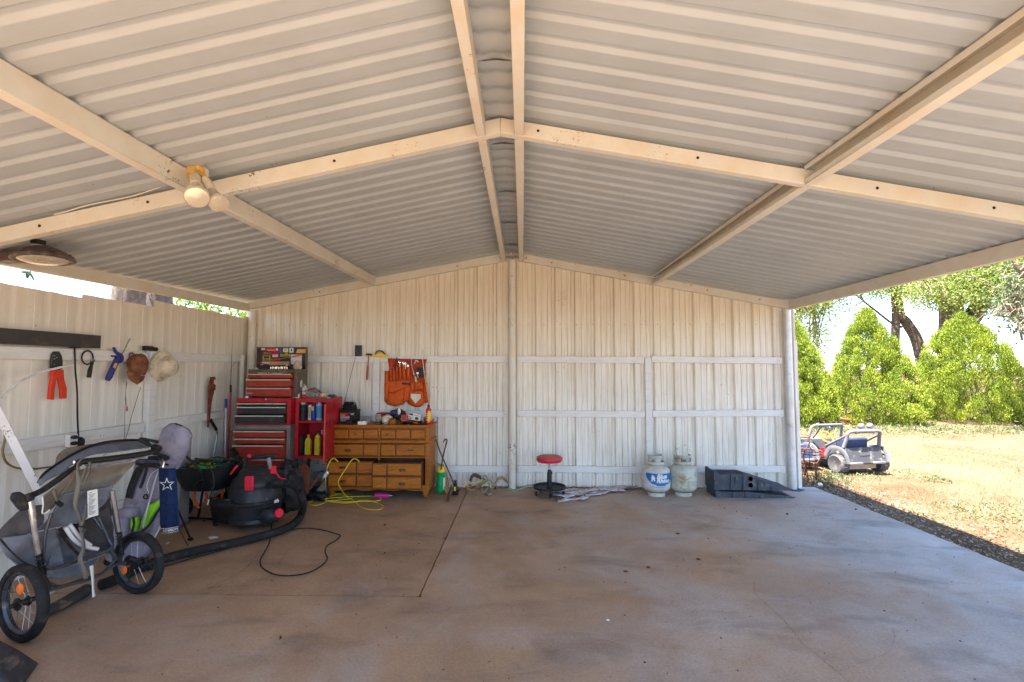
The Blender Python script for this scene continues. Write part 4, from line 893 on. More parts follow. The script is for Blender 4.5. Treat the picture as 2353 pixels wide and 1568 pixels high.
m = MB(); x = dt(885, 6.33); m.box(x - .11, x + .12, 6.3, 6.42, zt + .1, zt + .125); m.box(x - .1, x + .11, 6.31, 6.41, zt, zt + .1); solo('red_tray', m, pm('dark_red_plastic', (.25, .01, .02)), 'dark red shallow tray at the back of the dresser top', 'tray', bev=.004)
mp, np_, lp, bp = newmat('floral_cloth'); P = pos(np_, lp); vv = np_.new('ShaderNodeTexVoronoi'); vv.inputs['Scale'].default_value = 38; lp.new(P, vv.inputs['Vector']); lp.new(ramp(np_, lp, vv.outputs['Distance'], [(.28, (.3, .07, .02)), (.36, (.62, .55, .42)), (.8, (.6, .52, .4))]), bp.inputs['Base Color']); bp.inputs['Roughness'].default_value = .9
solo('floral_pouch', MB().blob((dt(889, 6.19), 6.19, zt + .055), (.075, .05, .055), 3, .3, 10), mp, 'cream pouch with orange flower print on the dresser', 'pouch')
m = MB(); x = dt(884, 6.12); m.lathe([(.0001, 0), (.018, 0), (.02, .012), (.012, .014), (.0001, .014)], 12, M=Matrix.Translation((x + .005, 6.13, zt + .045)) @ Matrix.Rotation(R_(90), 4, 'X')); m.tube(catmull([(x + .02, 6.12, zt + .07), (x + .04, 6.1, zt + .05), (x + .03, 6.09, zt + .015), (x + .0, 6.08, zt + .004)], 5), .003, 5); solo('white_cord_plug', m, M_label, 'small plug with short white cord in front of the floral pouch', 'plug')
m = MB(); x = dt(902, 6.13); m.lathe([(.0001, 0), (.042, 0), (.052, .025), (.05, .05), (.036, .065), (.04, .075), (.0001, .07)], 20, (x, 6.13, zt)); solo('amber_pot', m, pm('amber_glaze', (.24, .085, .02), .2), 'squat amber brown glazed pot on the dresser', 'pot')
solo('dark_rags', MB().blob((dt(915, 6.3), 6.3, zt + .1), (.1, .05, .07), 12, .5, 10, 4), M_blkdr, 'heap of dark gloves behind the amber pot', 'gloves')
m = MB(); x = dt(906, 6.25); m.blob((x + .0, 6.24, zt + .135), (.055, .03, .035), 2, .2); solo('navy_hat', m, pm('navy_cloth', (.03, .035, .13), .9), 'navy cap heaped behind the clutter on the dresser', 'cap')
m = MB(); x = dt(917, 6.22); m.blob((x, 6.21, zt + .155), (.022, .012, .04), 2, .2); solo('white_bulb', m, M_label, 'white oval light bulb standing above the gloves', 'bulb')
# upside-down trimmer tray with a red lantern head
x = dt(945, 6.15); tr = solo('black_tray', MB().lathe([(.0001, 0), (.09, .003), (.13, .02), (.145, .045), (.14, .045), (.12, .025), (.0001, .012)], 24, M=Matrix.Translation((x, 6.15, zt)) @ Matrix.Diagonal((1, .65, 1, 1))), M_dark, 'oval black tray holding red tools on the dresser', 'tray')
m = MB(); xx = dt(928, 6.12); m.box(-.042, .042, -.02, .02, 0, .075, Matrix.Translation((xx, 6.11, zt + .045)) @ Matrix.Rotation(.2, 4, 'Y')); rl = solo('red_lantern', m, M_rplas, 'red boxy work light in the black tray', 'work light', bev=.008, seg=2); obj('lens', MB().box(-.026, .026, -.0215, -.0205, .012, .058, Matrix.Translation((xx, 6.11, zt + .045)) @ Matrix.Rotation(.2, 4, 'Y')), M_brownp, rl)
m = MB(); m.tube([(xx - .02, 6.1, zt + .045), (xx + .12, 6.08, zt + .035), (xx + .19, 6.07, zt + .02)], [.018, .014, .01], 8); solo('red_snips', m, pm('faded_red_orange', (.5, .08, .03)), 'orange red tool handle lying in the black tray', 'hand tool')
xx = dt(951, 6.14); Mx = Matrix.Translation((xx, 6.17, zt + .05)) @ Matrix.Rotation(.18, 4, 'Y') @ Matrix.Rotation(-.15, 4, 'Z'); m = MB(); m.box(-.08, .08, -.03, .03, 0, .085, Mx); cb = solo('printed_carton', m, M_label, 'white carton with black printing tilted over the black tray', 'box', bev=.002)
m = MB(); m.box(-.072, -.02, -.0315, -.0305, .055, .078, Mx); m.box(.0, .07, -.0315, -.0305, .06, .066, Mx); m.box(-.07, -.01, -.0315, -.0305, .03, .036, Mx); m.box(.015, .06, -.0315, -.0305, .012, .045, Mx); m.box(-.06, -.03, -.0315, -.0305, .01, .022, Mx); obj('printing', m, M_ink, cb)
xx = dt(984.5, 6.09); cn = tag(obj('spray_can', MB().lathe([(.0001, 0), (.033, 0), (.034, .005), (.034, .19), (.03, .2), (.016, .212)], 22, (xx, 6.09, zt)), M_rplas), 'tall red and yellow spray can at the right end of the dresser', 'spray can')
obj('cap', MB().lathe([(.015, .205), (.016, .245), (.008, .252), (.0001, .252)], 12, (xx, 6.09, zt)), M_ink, cn); obj('label_band', MB().lathe([(.0346, .03), (.0346, .17)], 12, (xx, 6.09, zt), a0=-1.6, a1=-.2), pm('yellow_print', (.75, .5, .04), bump=0), cn)
m = MB(); 
for z in (.06, .085, .11, .135): m.lathe([(.0347, z), (.0347, z + .008)], 10, (xx, 6.09, zt), a0=-2.6, a1=-1.65)
obj('printing', m, M_label, cn)
m = MB(); m.tube(catmull([(xx - .1, 6.07, zt + .01), (xx - .03, 6.06, zt + .012), (xx + .03, 6.05, zt + .03), (xx + .075, 6.06, zt + .075)], 5), .011, 8); solo('red_pliers', m, M_red, 'red handled pliers leaning past the red spray can', 'pliers')
m = MB(); m.blob((xx - .06, 6.05, zt + .016), (.05, .02, .016), 3, .3); solo('black_lens', m, M_dark, 'low black flashlight at the foot of the red spray can', 'flashlight')
m = MB(); m.blob((xx - .045, 6.2, zt + .04), (.04, .04, .04), 7, .4); solo('olive_tin', m, pm('olive_tin', (.13, .1, .03)), 'olive tin between the printed carton and the spray can', 'tin')
m = MB(); m.lathe([(.0001, 0), (.007, 0), (.007, .006), (.0001, .007)], 8, (dt(938, 6.05), 6.05, zt)); solo('white_knob', m, M_label, 'tiny white knob at the dresser front edge', 'knob')  # a small white knob lying loose

# ---- things hung on the back wall
GF = GY - .002
c0 = PY(817, 794, 6.57); c1 = PY(831, 819, 6.57); m = MB(); m.box(c0.x, c1.x, 6.545, 6.578, c1.z, c0.z); solo('sanding_block', m, M_blkdr, 'dark block standing on the rail above the battery', 'block', bev=.003)
m = MB(); m.tube([PY(817, 820, 6.54), PY(805, 868, 6.53), PY(792, 925, 6.45)], .003, 5); solo('thin_wand', m, M_blackmetal, 'thin dark wand leaning from the rail to the battery', 'rod')
a = PY(847, 816, 6.55); b = PY(843.5, 873, 6.55); hm = thing('hammer', 'small hammer with red brown wooden handle hung on the rail', 'hammer', a)
obj('handle', MB().tube([a, a + (b - a) * .35, a + (b - a) * .5, b], [.008, .007, .013, .014], 8), pm('red_brown_wood', (.33, .1, .03)), hm); obj('head', MB().tube([a + V((-.035, 0, .0)), a + V((-.01, 0, .012)), a + V((.025, 0, .006)), a + V((.045, 0, -.004))], [.013, .011, .011, .013], 8), M_blackmetal, hm)
lv = thing('torpedo_level', 'yellow and black handsaw shaped level lying on the stud top', 'level', PY(872, 820, 6.55))
pts = [PY(*p, 6.55) for p in ((852, 819), (860, 815), (868, 814), (871, 811), (881, 811), (884, 814), (893, 819), (890, 821), (855, 821))]; obj('frame', MB().prism(pts, (0, .03, 0)), M_yel, lv, bev=.002)
obj('grip', MB().tube(catmull([PY(863, 815, 6.545), PY(865, 809, 6.545), PY(872, 806.5, 6.545), PY(880, 809, 6.545), PY(884, 815, 6.545)], 4), .009, 8), M_dark, lv)
# orange tool apron
M_apr = pm('orange_suede', (.62, .1, .012), .8, 0, .22, 14, dirt=((.1, .035, .015), .3, 14), bump=.5, bs=150); M_aprd = pm('dark_orange_suede', (.35, .05, .01), .85, 0, .25, 14)
ap = thing('tool_apron', 'orange suede tool apron full of wrenches pinned to the rail', 'tool apron', PY(930, 880, 6.5))
def A(zx, zy, y): return PY((1100 + zx / 6.03) * .7843, (1000 + zy / 6.03) * .7843, y)
def apshape(outline, y, th=.006, mt=None, nm='panel', bulge=.0, par=None):
    pts = [A(a, b, y) for a, b in outline]; m = MB()
    if bulge:
        c = sum(pts, V((0, 0, 0))) / len(pts); n = len(pts); rings = []
        for k, (s_, d_) in enumerate(((1, 0), (.93, .45), (.75, .8), (.4, 1))): rings.append([c + (p - c) * s_ + V((0, -bulge * d_, 0)) for p in pts])
        vs = [p for r in rings for p in r] + [c + V((0, -bulge, 0))]
        fs = [(k * n + i, k * n + (i + 1) % n, (k + 1) * n + (i + 1) % n, (k + 1) * n + i) for k in range(3) for i in range(n)] + [(3 * n + i, 3 * n + (i + 1) % n, 4 * n) for i in range(n)]
        m.add(vs, fs)
    else: m.prism(pts, (0, th, 0))
    return obj(nm, m, mt or M_apr, par or ap, smooth=50)
apshape([(215, 305), (910, 320), (880, 420), (890, 700), (925, 1080), (860, 1100), (800, 1160), (700, 1165), (590, 1120), (540, 1060), (480, 1120), (350, 1155), (210, 1120), (160, 1060), (165, 530), (235, 530), (240, 460)], 6.555, .008, M_aprd, 'backing')
for (x0, x1, ya, yb) in ((165, 235, 530, 1060), (248, 298, 455, 710), (306, 355, 455, 712), (365, 400, 450, 680), (415, 462, 455, 672), (472, 535, 445, 672), (545, 615, 450, 675), (625, 655, 455, 640), (845, 893, 560, 735), (850, 915, 740, 1075)):
    m = MB(); p = [A(x0, ya, 6.55), A((x0 + x1) / 2, ya, 6.515), A(x1, ya, 6.55)]; q = [A(x0 + (8 if yb - ya < 400 else -8), yb, 6.552), A((x0 + x1) / 2, yb, 6.538), A(x1 - (4 if yb - ya < 400 else 0), yb, 6.552)]
    rows = []
    for v in range(7):
        t = v / 6; r = []
        for k in range(7):
            u = k / 6; s_ = math.sin(u * math.pi); l0 = p[0].lerp(p[2], u); l1 = q[0].lerp(q[2], u); z = l0.lerp(l1, t); r.append(z + V((0, -(.03 * (1 - t) + .016 * t) * s_ + .004 * noise.noise(z * 22), 0)))
        rows.append(r)
    m.grid(rows); obj('pocket', m, M_apr, ap, smooth=60, sol=.003)
apshape([(225, 720), (480, 690), (600, 700), (600, 800), (500, 830), (330, 910), (240, 900), (220, 820)], 6.551, bulge=.018, nm='flap')
apshape([(235, 900), (330, 915), (495, 830), (520, 960), (480, 1115), (350, 1150), (215, 1120), (200, 1060)], 6.55, bulge=.055, nm='pouch')
apshape([(500, 830), (610, 790), (625, 900), (600, 1040), (545, 1050), (505, 1090)], 6.552, bulge=.02, nm='flap')
apshape([(600, 870), (850, 860), (870, 1090), (800, 1155), (700, 1160), (590, 1110)], 6.55, bulge=.05, nm='pouch')
apshape([(625, 720), (690, 720), (690, 880), (615, 880)], 6.55, bulge=.022, nm='pocket'); apshape([(690, 735), (840, 735), (850, 850), (690, 860)], 6.55, bulge=.02, nm='pocket')
lp_ = apshape([(622, 930), (800, 935), (800, 1010), (705, 1100), (625, 1000)], 6.494, .003, pm('cream_label', (.62, .55, .44)), 'label_patch')
apshape([(465, 730), (620, 745), (615, 775), (470, 765)], 6.528, .004, M_ink, 'dark_strap')
obj('stamp', MB().tube([A(310 + 52 * math.cos(a * .52), 1040 + 56 * math.sin(a * .52), 6.497) for a in range(12)], .0018, 4, closed=True), M_aprd, ap)
obj('stamp', MB().tube([A(310 + 28 * math.cos(a * 1.05 + .5) * (1 if a % 2 else .45), 1040 + 30 * math.sin(a * 1.05) * (1 if a % 2 else .45), 6.495) for a in range(6)], .0018, 4, closed=True), M_aprd, ap)
def intool(nm, pts, r, mt, lab, cat, y=6.525, **k): return solo(nm, MB().tube([A(a, b, y) for a, b in pts], r, 7), mt, lab, cat, **k)
intool('red_screwdriver', [(287, 290), (290, 430), (290, 500)], [.004, .011, .012, .005], M_rplas, 'red handled screwdriver in the first apron pocket', 'screwdriver')
intool('dark_punch', [(380, 285), (345, 430), (335, 520)], .006, M_ink, 'black punch slanting in the second apron pocket', 'punch')
def wrench(px, top, bot, w, lab, open_=True):
    m = MB(); m.tube([A(px, top + 40, 6.53), A(px + 8, bot, 6.53)], w, 6, flat=.4)
    c = A(px, top + 20, 6.53)
    if open_: m.tube([c + V((math.cos(a) * .014, 0, math.sin(a) * .014)) for a in [R_(d) for d in range(120, 420, 30)]], [.004] + [.0055] * 8 + [.004], 6)
    else: m.tube([c + V((math.cos(R_(a)) * .011, 0, math.sin(R_(a)) * .011)) for a in range(0, 360, 40)], .004, 6, closed=True)
    return solo('wrench', m, M_chrome, lab, 'wrench')
wrench(430, 345, 500, .007, 'chrome open ended wrench, leftmost in the apron'); wrench(500, 360, 500, .006, 'chrome wrench with two tips in the middle apron pocket'); wrench(530, 375, 490, .005, 'small ring wrench behind the middle apron pocket', False); wrench(575, 415, 500, .005, 'dark ring wrench in the wide apron pocket', False)
wrench(745, 545, 650, .004, 'small combination wrench over the black apron holster', False)
intool('long_screwdriver', [(630, 290), (645, 450), (685, 600)], [.003, .003, .004, .008], M_steel, 'long screwdriver slanting through the apron pockets', 'screwdriver')
intool('pry_bar', [(828, 150), (822, 240), (842, 400), (862, 560)], [.008, .006, .004, .006], M_steel, 'flat pry bar sticking up above the apron', 'pry bar', y=6.515)
intool('wood_handle', [(862, 560), (890, 720), (925, 950), (950, 1140)], [.009, .011, .013, .012], pm('pale_ash_wood', (.5, .25, .1)), 'long pale wooden tool handle hanging below the apron', 'handle', y=6.505)
solo('black_holster', MB().prism([A(735, 460, 6.53), A(860, 470, 6.53), A(865, 560, 6.53), A(845, 645, 6.53), A(745, 650, 6.53)], (0, .018, 0)), M_ink, 'black holster patch on the right of the orange apron', 'holster', bev=.003)
m = MB(); m.tube([A(690, 400, 6.52), A(705, 350, 6.52), A(745, 345, 6.52)], .005, 6); m.tube([A(700, 330, 6.52), A(760, 370, 6.52)], .004, 6); solo('multi_tool', m, M_steel, 'silver pliers head at the apron upper right', 'pliers')
solo('cream_chisel', MB().prism([A(690, 620, 6.52), A(715, 620, 6.52), A(740, 725, 6.52), A(700, 725, 6.52)], (0, .012, 0)), pm('cream_plastic', (.6, .5, .3)), 'cream handled chisel in the small apron pocket', 'chisel', bev=.003)
# wire hook by the centre post
m = MB(); m.tube([PY(1149, 870, 6.57), PY(1165, 870, 6.57)], .003, 6); m.tube([PY(1157, 870, 6.57), PY(1157, 930, 6.57), PY(1156, 968, 6.57)], .003, 6); m.tube(catmull([PY(1149, 873, 6.56), PY(1150, 882, 6.55), PY(1157, 893, 6.55), PY(1164, 882, 6.55), PY(1165, 873, 6.56)], 4), .0015, 4); solo('wire_hook', m, M_white, 'thin white wire hook on the wall beside the centre post', 'hook')
# ================================================================== light fixtures
M_oldyel = pm('yellowed_plastic', (.62, .4, .11), .5, dirt=((.25, .13, .05), .3, 20))
M_cream = pm('cream_porcelain', (.72, .62, .48), .35); M_lens = pm('amber_silver_lens', (.62, .54, .42), .22, .3, .08, 6, bump=0)
fx = thing('flood_light', 'yellowed twin flood light fixture at the left purlin crossing', 'flood light', PY(445, 400, 2.8))
c = PY(446, 395, 2.82); m = MB(); Mx = Matrix.Translation(c) @ Matrix.Rotation(R_(100), 4, 'X') @ Matrix.Rotation(.2, 4, 'Z')
m.lathe([(.0001, .02), (.03, .024), (.052, .018), (.06, .004), (.062, -.006), (.058, -.03), (.0001, -.032)], 24, M=Mx); obj('box_cover', m, M_oldyel, fx)
m = MB(); m.lathe([(.066, -.012), (.07, -.03), (.062, -.05), (.0001, -.052)], 8, M=Mx); obj('back_box', m, M_cream, fx)
def lamp(pa, pb, pc, r):
    a, b, c_ = pa, pb, pc; l = obj('lamp_holder', MB().tube([a, a + (b - a) * .25, b], [.018, .027, .029], 12), M_cream, fx); d = (c_ - b).normalized(); R = d.to_track_quat('Z', 'Y').to_matrix().to_4x4(); L = (c_ - b).length
    obj('bulb', MB().lathe([(.02, 0), (.026, L * .15), (r * .62, L * .5), (r * .98, L * .82), (r, L * .92), (r * .9, L), (r * .7, L * 1.02), (.0001, L * 1.06)], 22, M=Matrix.Translation(b) @ R), M_lens, l)
lamp(PY(449, 402, 2.77), PY(450, 424, 2.72), PY(453, 455, 2.62), .066); lamp(PY(470, 410, 2.78), PY(486, 438, 2.76), PY(505, 470, 2.72), .058)
obj('knuckle', MB().tube([PY(455, 395, 2.8), PY(470, 405, 2.78), PY(478, 415, 2.77), PY(476, 432, 2.76)], .011, 8), M_oldyel, fx)
yl = thing('yard_light', 'dusty grey dome yard light with photocell under the left eave', 'yard light', PY(85, 580, 3.35))
M_yl = pm('dusty_dark_aluminium', (.16, .12, .11), .5, .4, .25, dirt=((.35, .25, .2), .3, 16)); cc = PY(100, 590, 3.35)
Mx = Matrix.Translation(cc) @ Matrix.Rotation(R_(-6), 4, 'Y') @ Matrix.Diagonal((1.0, 1.15, 1, 1))
m = MB(); m.lathe([(.0001, .075), (.05, .07), (.1, .045), (.14, .015), (.162, -.008), (.165, -.024), (.15, -.03), (.13, -.024)], 30, M=Mx); obj('dome', m, M_yl, yl)
m = MB(); m.lathe([(.13, -.026), (.09, -.044), (.0001, -.052)], 26, M=Mx); obj('lens', m, M_lens, yl)
for q in range(18): a = q / 18 * 6.283; mm = MB(); mm.cbox((0, 0, 0), (.016, .005, .007), Mx @ Matrix.Translation((.148 * math.cos(a), .148 * math.sin(a), .009)) @ Matrix.Rotation(a, 4, 'Z')); obj('cooling_fin', mm, M_yl, yl)
p = cc + V((-.045, 0, .045)); m = MB(); m.lathe([(.036, 0), (.036, .014), (.04, .014), (.04, .03)], 18, p + V((0, 0, .01))); obj('photocell_collar', m, M_cream, yl); m = MB(); m.lathe([(.041, .03), (.042, .06), (.036, .064), (.0001, .066)], 18, p + V((0, 0, .012))); obj('photocell', m, M_dark, yl)
m = MB(); m.hexa([cc + V(q) for q in ((-.3, -.04, -.045), (-.08, -.05, -.025), (-.08, .05, -.025), (-.3, .04, -.045), (-.3, -.035, .035), (-.06, -.04, .05), (-.06, .04, .05), (-.3, .035, .035))]); m.tube([cc + V((-.3, 0, -.01)), cc + V((-.46, 0, -.015))], .026, 12); obj('arm', m, M_yl, yl, bev=.004)

# ================================================================== side wall hangings
WX = LX + .048
def L(px, py, o=.012): return PX(px, py, WX + o)
def hang(nm, pts, r, mt, lab, cat, o=.012, **k): return solo(nm, MB().tube([L(*p, o) for p in pts], r, 8, **k), mt, lab, cat)
cr = thing('cable_crimper', 'large crimper with black jaw and red handles hung on the side wall', 'crimper', L(126, 860))
m = MB(); m.prism([L(*p, .004) for p in ((113, 848), (113, 830), (115, 816), (120, 808), (131, 808), (137, 817), (139, 830), (138, 848), (130, 851), (120, 851))], (.022, 0, 0)); obj('jaw', m, M_blkdr, cr, bev=.003)
for px, py in ((125, 818), (125, 825), (131, 822), (125, 838)): obj('jaw_pin', MB().sphere(L(px, py, .03), .0045, 5), M_steel, cr)
for pts in ([(114, 850), (113, 868), (109, 892), (107, 918), (118, 919), (119, 896), (123, 875), (126, 866), (126, 850)], [(126, 850), (126, 866), (130, 876), (134, 896), (135, 917), (147, 916), (147, 893), (141, 870), (140, 850)]):
    m = MB(); m.prism([L(*p, .004) for p in pts], (.026, 0, 0)); obj('handle', m, pm('red_rubber_grip', (.62, .045, .015), .5, dirt=((.2, .03, .02), .2, 20)), cr, bev=.004, seg=2)
cd = thing('power_lead', 'black power cord hanging down the side wall to the outlet', 'cord', L(172, 800))
obj('cable', MB().tube(catmull([L(171, 799), L(172, 815), L(173, 850), L(177, 900), L(178, 960), L(180, 1000), L(181, 1018)], 6), .0065, 7), M_rubber, cd)
m = MB(); m.tube([L(160, 798, .014), L(170, 799, .014), L(186, 798, .014)], .007, 6); obj('hook', m, M_blackmetal, cd); obj('plug', MB().blob(L(184, 1017, .03), (.03, .035, .045), 2, .15), M_dark, cd)
ob = thing('outlet_box', 'white outlet box with black plugs on the lower side rail', 'outlet', L(163, 1013)); a = L(147, 1028, 0); b = L(163, 998, 0)
obj('box', MB().box(WX + .001, WX + .045, min(a.y, b.y), max(a.y, b.y) + .02, a.z, b.z), M_girt, ob, bev=.003)
for py in (1005, 1019): obj('plug', MB().blob(L(171, py, .06), (.03, .025, .016), py, .2), M_dark, ob)
sw = thing('strap_wrench', 'black filter strap wrench hanging by its loop', 'wrench', L(205, 830)); cy = L(201, 822); obj('loop', MB().tube([cy + V((0, math.cos(a) * .055, math.sin(a) * .06)) for a in [q * .52 for q in range(12)]], .008, 6, closed=True, flat=.4), M_dark, sw)
obj('handle', MB().tube([L(213, 826), L(210, 840), L(207, 850), L(204, 868)], [.014, .012, .017, .017], 8), M_dark, sw); obj('bolt', MB().blob(L(213, 828, .02), (.012, .02, .014), 1), M_steel, sw)
gg = thing('caulk_gun', 'blue pistol grip grease gun with thin steel tube on the side wall', 'grease gun', L(270, 840)); M_db = pm('dark_blue_enamel', (.03, .035, .16))
obj('body', MB().tube([L(247, 874), L(251, 866), L(258, 850), L(270, 825), L(276, 815)], [.02, .026, .026, .026, .02], 12), M_db, gg); obj('trigger', MB().tube(catmull([L(261, 799), L(266, 809), L(276, 816), L(280, 824), L(274, 832)], 4), [.012, .016, .018], 8), M_db, gg); obj('spout', MB().tube([L(279, 817), L(289, 798), L(298, 779), L(301, 779)], .005, 6), M_steel, gg); obj('label_panel', MB().prism([L(264, 834, .041), L(270, 836, .041), L(265, 847, .041), L(259, 845, .041)], (.002, 0, 0)), M_oldyel, gg); obj('lever', MB().tube([L(256, 818), L(268, 820)], .008, 6), M_blackmetal, gg)
cp = thing('baseball_cap', 'worn brown baseball cap hung on the side wall stud', 'cap', L(316, 850, .05)); M_cap = pm('brown_canvas', (.2, .075, .035), .9, 0, .3, 18, dirt=((.07, .03, .02), .3, 15), bump=.5, bs=150)
m = MB(); c = L(317, 842, .06); m.blob(c, (.07, .1, .125), 3, .25, 14, 2.4); obj('crown', m, M_cap, cp)
m = MB(); rows = []
for v in range(12):
    t = math.sin(v / 11 * 1.5708); w = math.sqrt(max(0, 1 - t ** 2)) + .02; rows.append([L(312 + 22 * w * (u / 4 - 1) * .95 + 3 * t, 857 + 28 * t - 4 * abs(u / 4 - 1), .05 + .06 * math.cos((u / 4 - 1) * 1.2) + .02 * t) for u in range(9)])
m.grid(rows); obj('brim', m, M_cap, cp, sol=.004); obj('strap', MB().tube(catmull([L(297, 825), L(298, 813), L(305, 812), L(310, 820)], 4), .006, 6), M_brownp, cp); obj('emblem', MB().tube([L(324, 862, .125), L(330, 864, .125), L(336, 862, .12)], .002, 4), M_label, cp)
hh = thing('hard_hat', 'dirty cream hard hat with full brim hung on the side wall', 'hard hat', L(380, 843, .05)); M_hat = pm('dirty_cream_plastic', (.62, .52, .37), .5, 0, .15, 8, dirt=((.2, .15, .1), .3, 14))
c = L(372, 842, .03); d = V((.86, .02, -.12)).normalized(); R = d.to_track_quat('Z', 'Y').to_matrix().to_4x4() @ Matrix.Diagonal((1, .92, 1, 1)); Mh = Matrix.Translation(c) @ R
obj('brim', MB().lathe([(.115, .022), (.15, .01), (.172, .0), (.175, .004), (.15, .018), (.118, .032)], 32, M=Mh), M_hat, hh)
m = MB(); m.lathe([(.12, .015), (.119, .05), (.108, .09), (.085, .122), (.05, .142), (.0001, .15)], 32, M=Mh); obj('shell', m, M_hat, hh)
m = MB(); m.tube([Mh @ V((0, .119 * math.cos(a), .02 + .138 * math.sin(a))) for a in [R_(q) for q in range(5, 180, 12)]], .008, 6); obj('ridge', m, M_hat, hh)
tp = solo('tape_measure', MB().prism([L(*p, .0) for p in ((326, 806), (326, 795), (344, 796), (346, 798), (355, 799), (356, 805), (352, 808), (340, 806))], (.04, 0, 0)), M_dark, 'black tape measure sitting on top of the side wall stud', 'tape measure', bev=.004)
ct = thing('thin_cord', 'thin dark cord with a red plug end dangling from the cap', 'cord', L(293, 880)); obj('cable', MB().tube(catmull([L(292, 880), L(289, 900), L(290, 925), L(292, 932)], 5), .002, 5), M_rubber, ct); obj('plug', MB().tube([L(292, 933), L(292, 945)], [.004, .008], 6), M_red, ct)
hang('draped_wire', [(323, 890), (312, 925), (302, 958), (296, 985), (287, 1015), (286, 1030)], .0022, M_rubber, 'thin black wire draped across the side wall beside the stud', 'wire', .03); hang('straight_wire', [(290, 875), (287, 950), (286, 1018)], .002, M_rubber, 'thin straight wire down the side wall left of the stud', 'wire', .02)
pw = thing('pipe_wrench', 'rusty pipe wrench hung jaws up on the side wall', 'pipe wrench', L(484, 880)); M_rw = pm('red_brown_rust', (.2, .06, .03), .75, .2, .4, 25, bump=.5, bs=80)
obj('handle', MB().prism([L(*p, .0) for p in ((478, 885), (488, 884), (490, 895), (483, 925), (480, 960), (477, 983), (475, 982), (476, 940), (477, 910))], (.02, 0, 0)), M_rw, pw, bev=.003); obj('jaw', MB().prism([L(*p, .0) for p in ((479, 896), (480, 878), (483, 867), (490, 866), (493, 872), (488, 873), (487, 882), (492, 885), (491, 897))], (.024, 0, 0)), M_rw, pw, bev=.003)
lg = thing('lug_wrench', 'bent steel bar with black grip hanging under the side rail', 'wrench', L(487, 990)); obj('grip', MB().tube([L(484, 965, .03), L(497, 988, .03)], .018, 10), M_dark, lg); obj('bar', MB().tube(catmull([L(497, 988, .03), L(499, 998, .03), L(496, 1020, .03), L(490, 1052, .03)], 5), .01, 8), M_steel, lg)
# leaning poles in the corner
def pole(nm, a, b, r, mt, lab, cat, y=6.1, yb=6.0): return solo(nm, MB().tube([PY(*a, y), PY(*b, yb)], r, 10), mt, lab, cat)
fr_ = thing('fishing_rod', 'thin dark fishing rod standing in the left back corner', 'fishing rod', PY(530, 885, 6.15)); obj('blank', MB().tube([PY(535, 760, 6.2), PY(532, 830, 6.17), PY(530, 885, 6.15)], [.0012, .004], 6), M_rubber, fr_); obj('handle', MB().tube([PY(530, 885, 6.15), PY(530, 903, 6.15)], .013, 8), M_dark, fr_)
obj('line', MB().tube(catmull([PY(529, 855, 6.16), PY(536, 838, 6.17), PY(548, 831, 6.2), PY(560, 829, 6.3)], 5), .0012, 4), M_rubber, fr_)
rp = pole('red_pole', (530, 902), (523, 1055), .012, M_red, 'red metal pole standing in the left back corner', 'pole', 6.13, 6.08); bp_ = pole('grey_pole', (519, 938), (517, 1055), .013, M_galv, 'grey pole with blue end cap beside the red pole', 'pole', 6.12, 6.08); obj('cap', MB().tube([PY(519, 938, 6.12), PY(519.5, 917, 6.12)], .015, 8), M_blu, bp_)
pole('yellow_stake', (531, 990), (528, 1052), .008, pm('dark_mustard', (.3, .2, .04)), 'dark yellow stake low in the corner by the red pole', 'stake', 6.1, 6.1)
solo('black_drain_pipe', MB().tube([PY(534, 1034, 5.7), PY(550, 1062, 5.62), PY(572, 1110, 5.5)], .034, 14, caps=False), M_dark, 'short open black pipe sticking up beside the tool chests', 'pipe', sol=.004)
# curved conduit, leaning post and hose near the camera's left edge
solo('bent_conduit', MB().tube(catmull([PX(-60, 1040, -3.5), PX(-20, 960, -3.52), PX(5, 918, -3.55), PX(40, 882, -3.6), PX(75, 863, -3.65), PX(115, 850, -3.7), PX(168, 839, -3.74)], 7), .009, 8), M_white, 'white flexible conduit arching over the side wall tools', 'conduit')
m = MB(); a = PX(-70, 820, -3.62); b = PX(110, 1170, -3.3); m.tube([a, b], .034, 4, up=(1, 0, .4)); lp2 = solo('leaning_post', m, paint_metal('chipped_white_post', (.7, .69, .68), (1, 1, 1), 1.0, .3, (.4, .3, .22)), 'chipped white square metal post leaning against the side wall', 'post', bev=.003)
solo('tan_hose', MB().tube(catmull([PX(-30, 945, -3.6), PX(2, 970, -3.62), PX(12, 1005, -3.63), PX(6, 1035, -3.65), PX(14, 1062, -3.68), PX(40, 1076, -3.72), PX(80, 1078, -3.74), PX(125, 1073, -3.75), PX(160, 1078, -3.75)], 6), .0075, 8), pm('tan_hose', (.22, .17, .07), .6), 'thin olive tan hose looping down the side wall', 'hose')

# ================================================================== finned heater behind the golf bag
M_fin = pm('grey_fins', (.25, .24, .24), .5, .4, .2, dirt=((.12, .09, .07), .3, 14))
ac = thing('air_conditioner', 'old grey finned air conditioner behind the golf bag', 'air conditioner', (-3.6, 5.15, 0))
ax0, ax1, ay0, ay1, az = -3.745, -3.47, 4.85, 5.02, .86
obj('case', MB().box(ax0, ax1, ay0 + .012, ay1, 0, az), pm('old_beige_case', (.2, .19, .18), .6, dirt=((.13, .1, .08), .3, 8)), ac, bev=.006)
for q in range(30): obj('fin', MB().box(ax0 + .015, ax1 - .015, ay0, ay0 + .011, .06 + q * .026, .068 + q * .026), M_fin, ac)
obj('knob', MB().cbox((ax1 - .02, ay0 + .03, az + .025), (.03, .04, .045)), M_dark, ac, bev=.004)

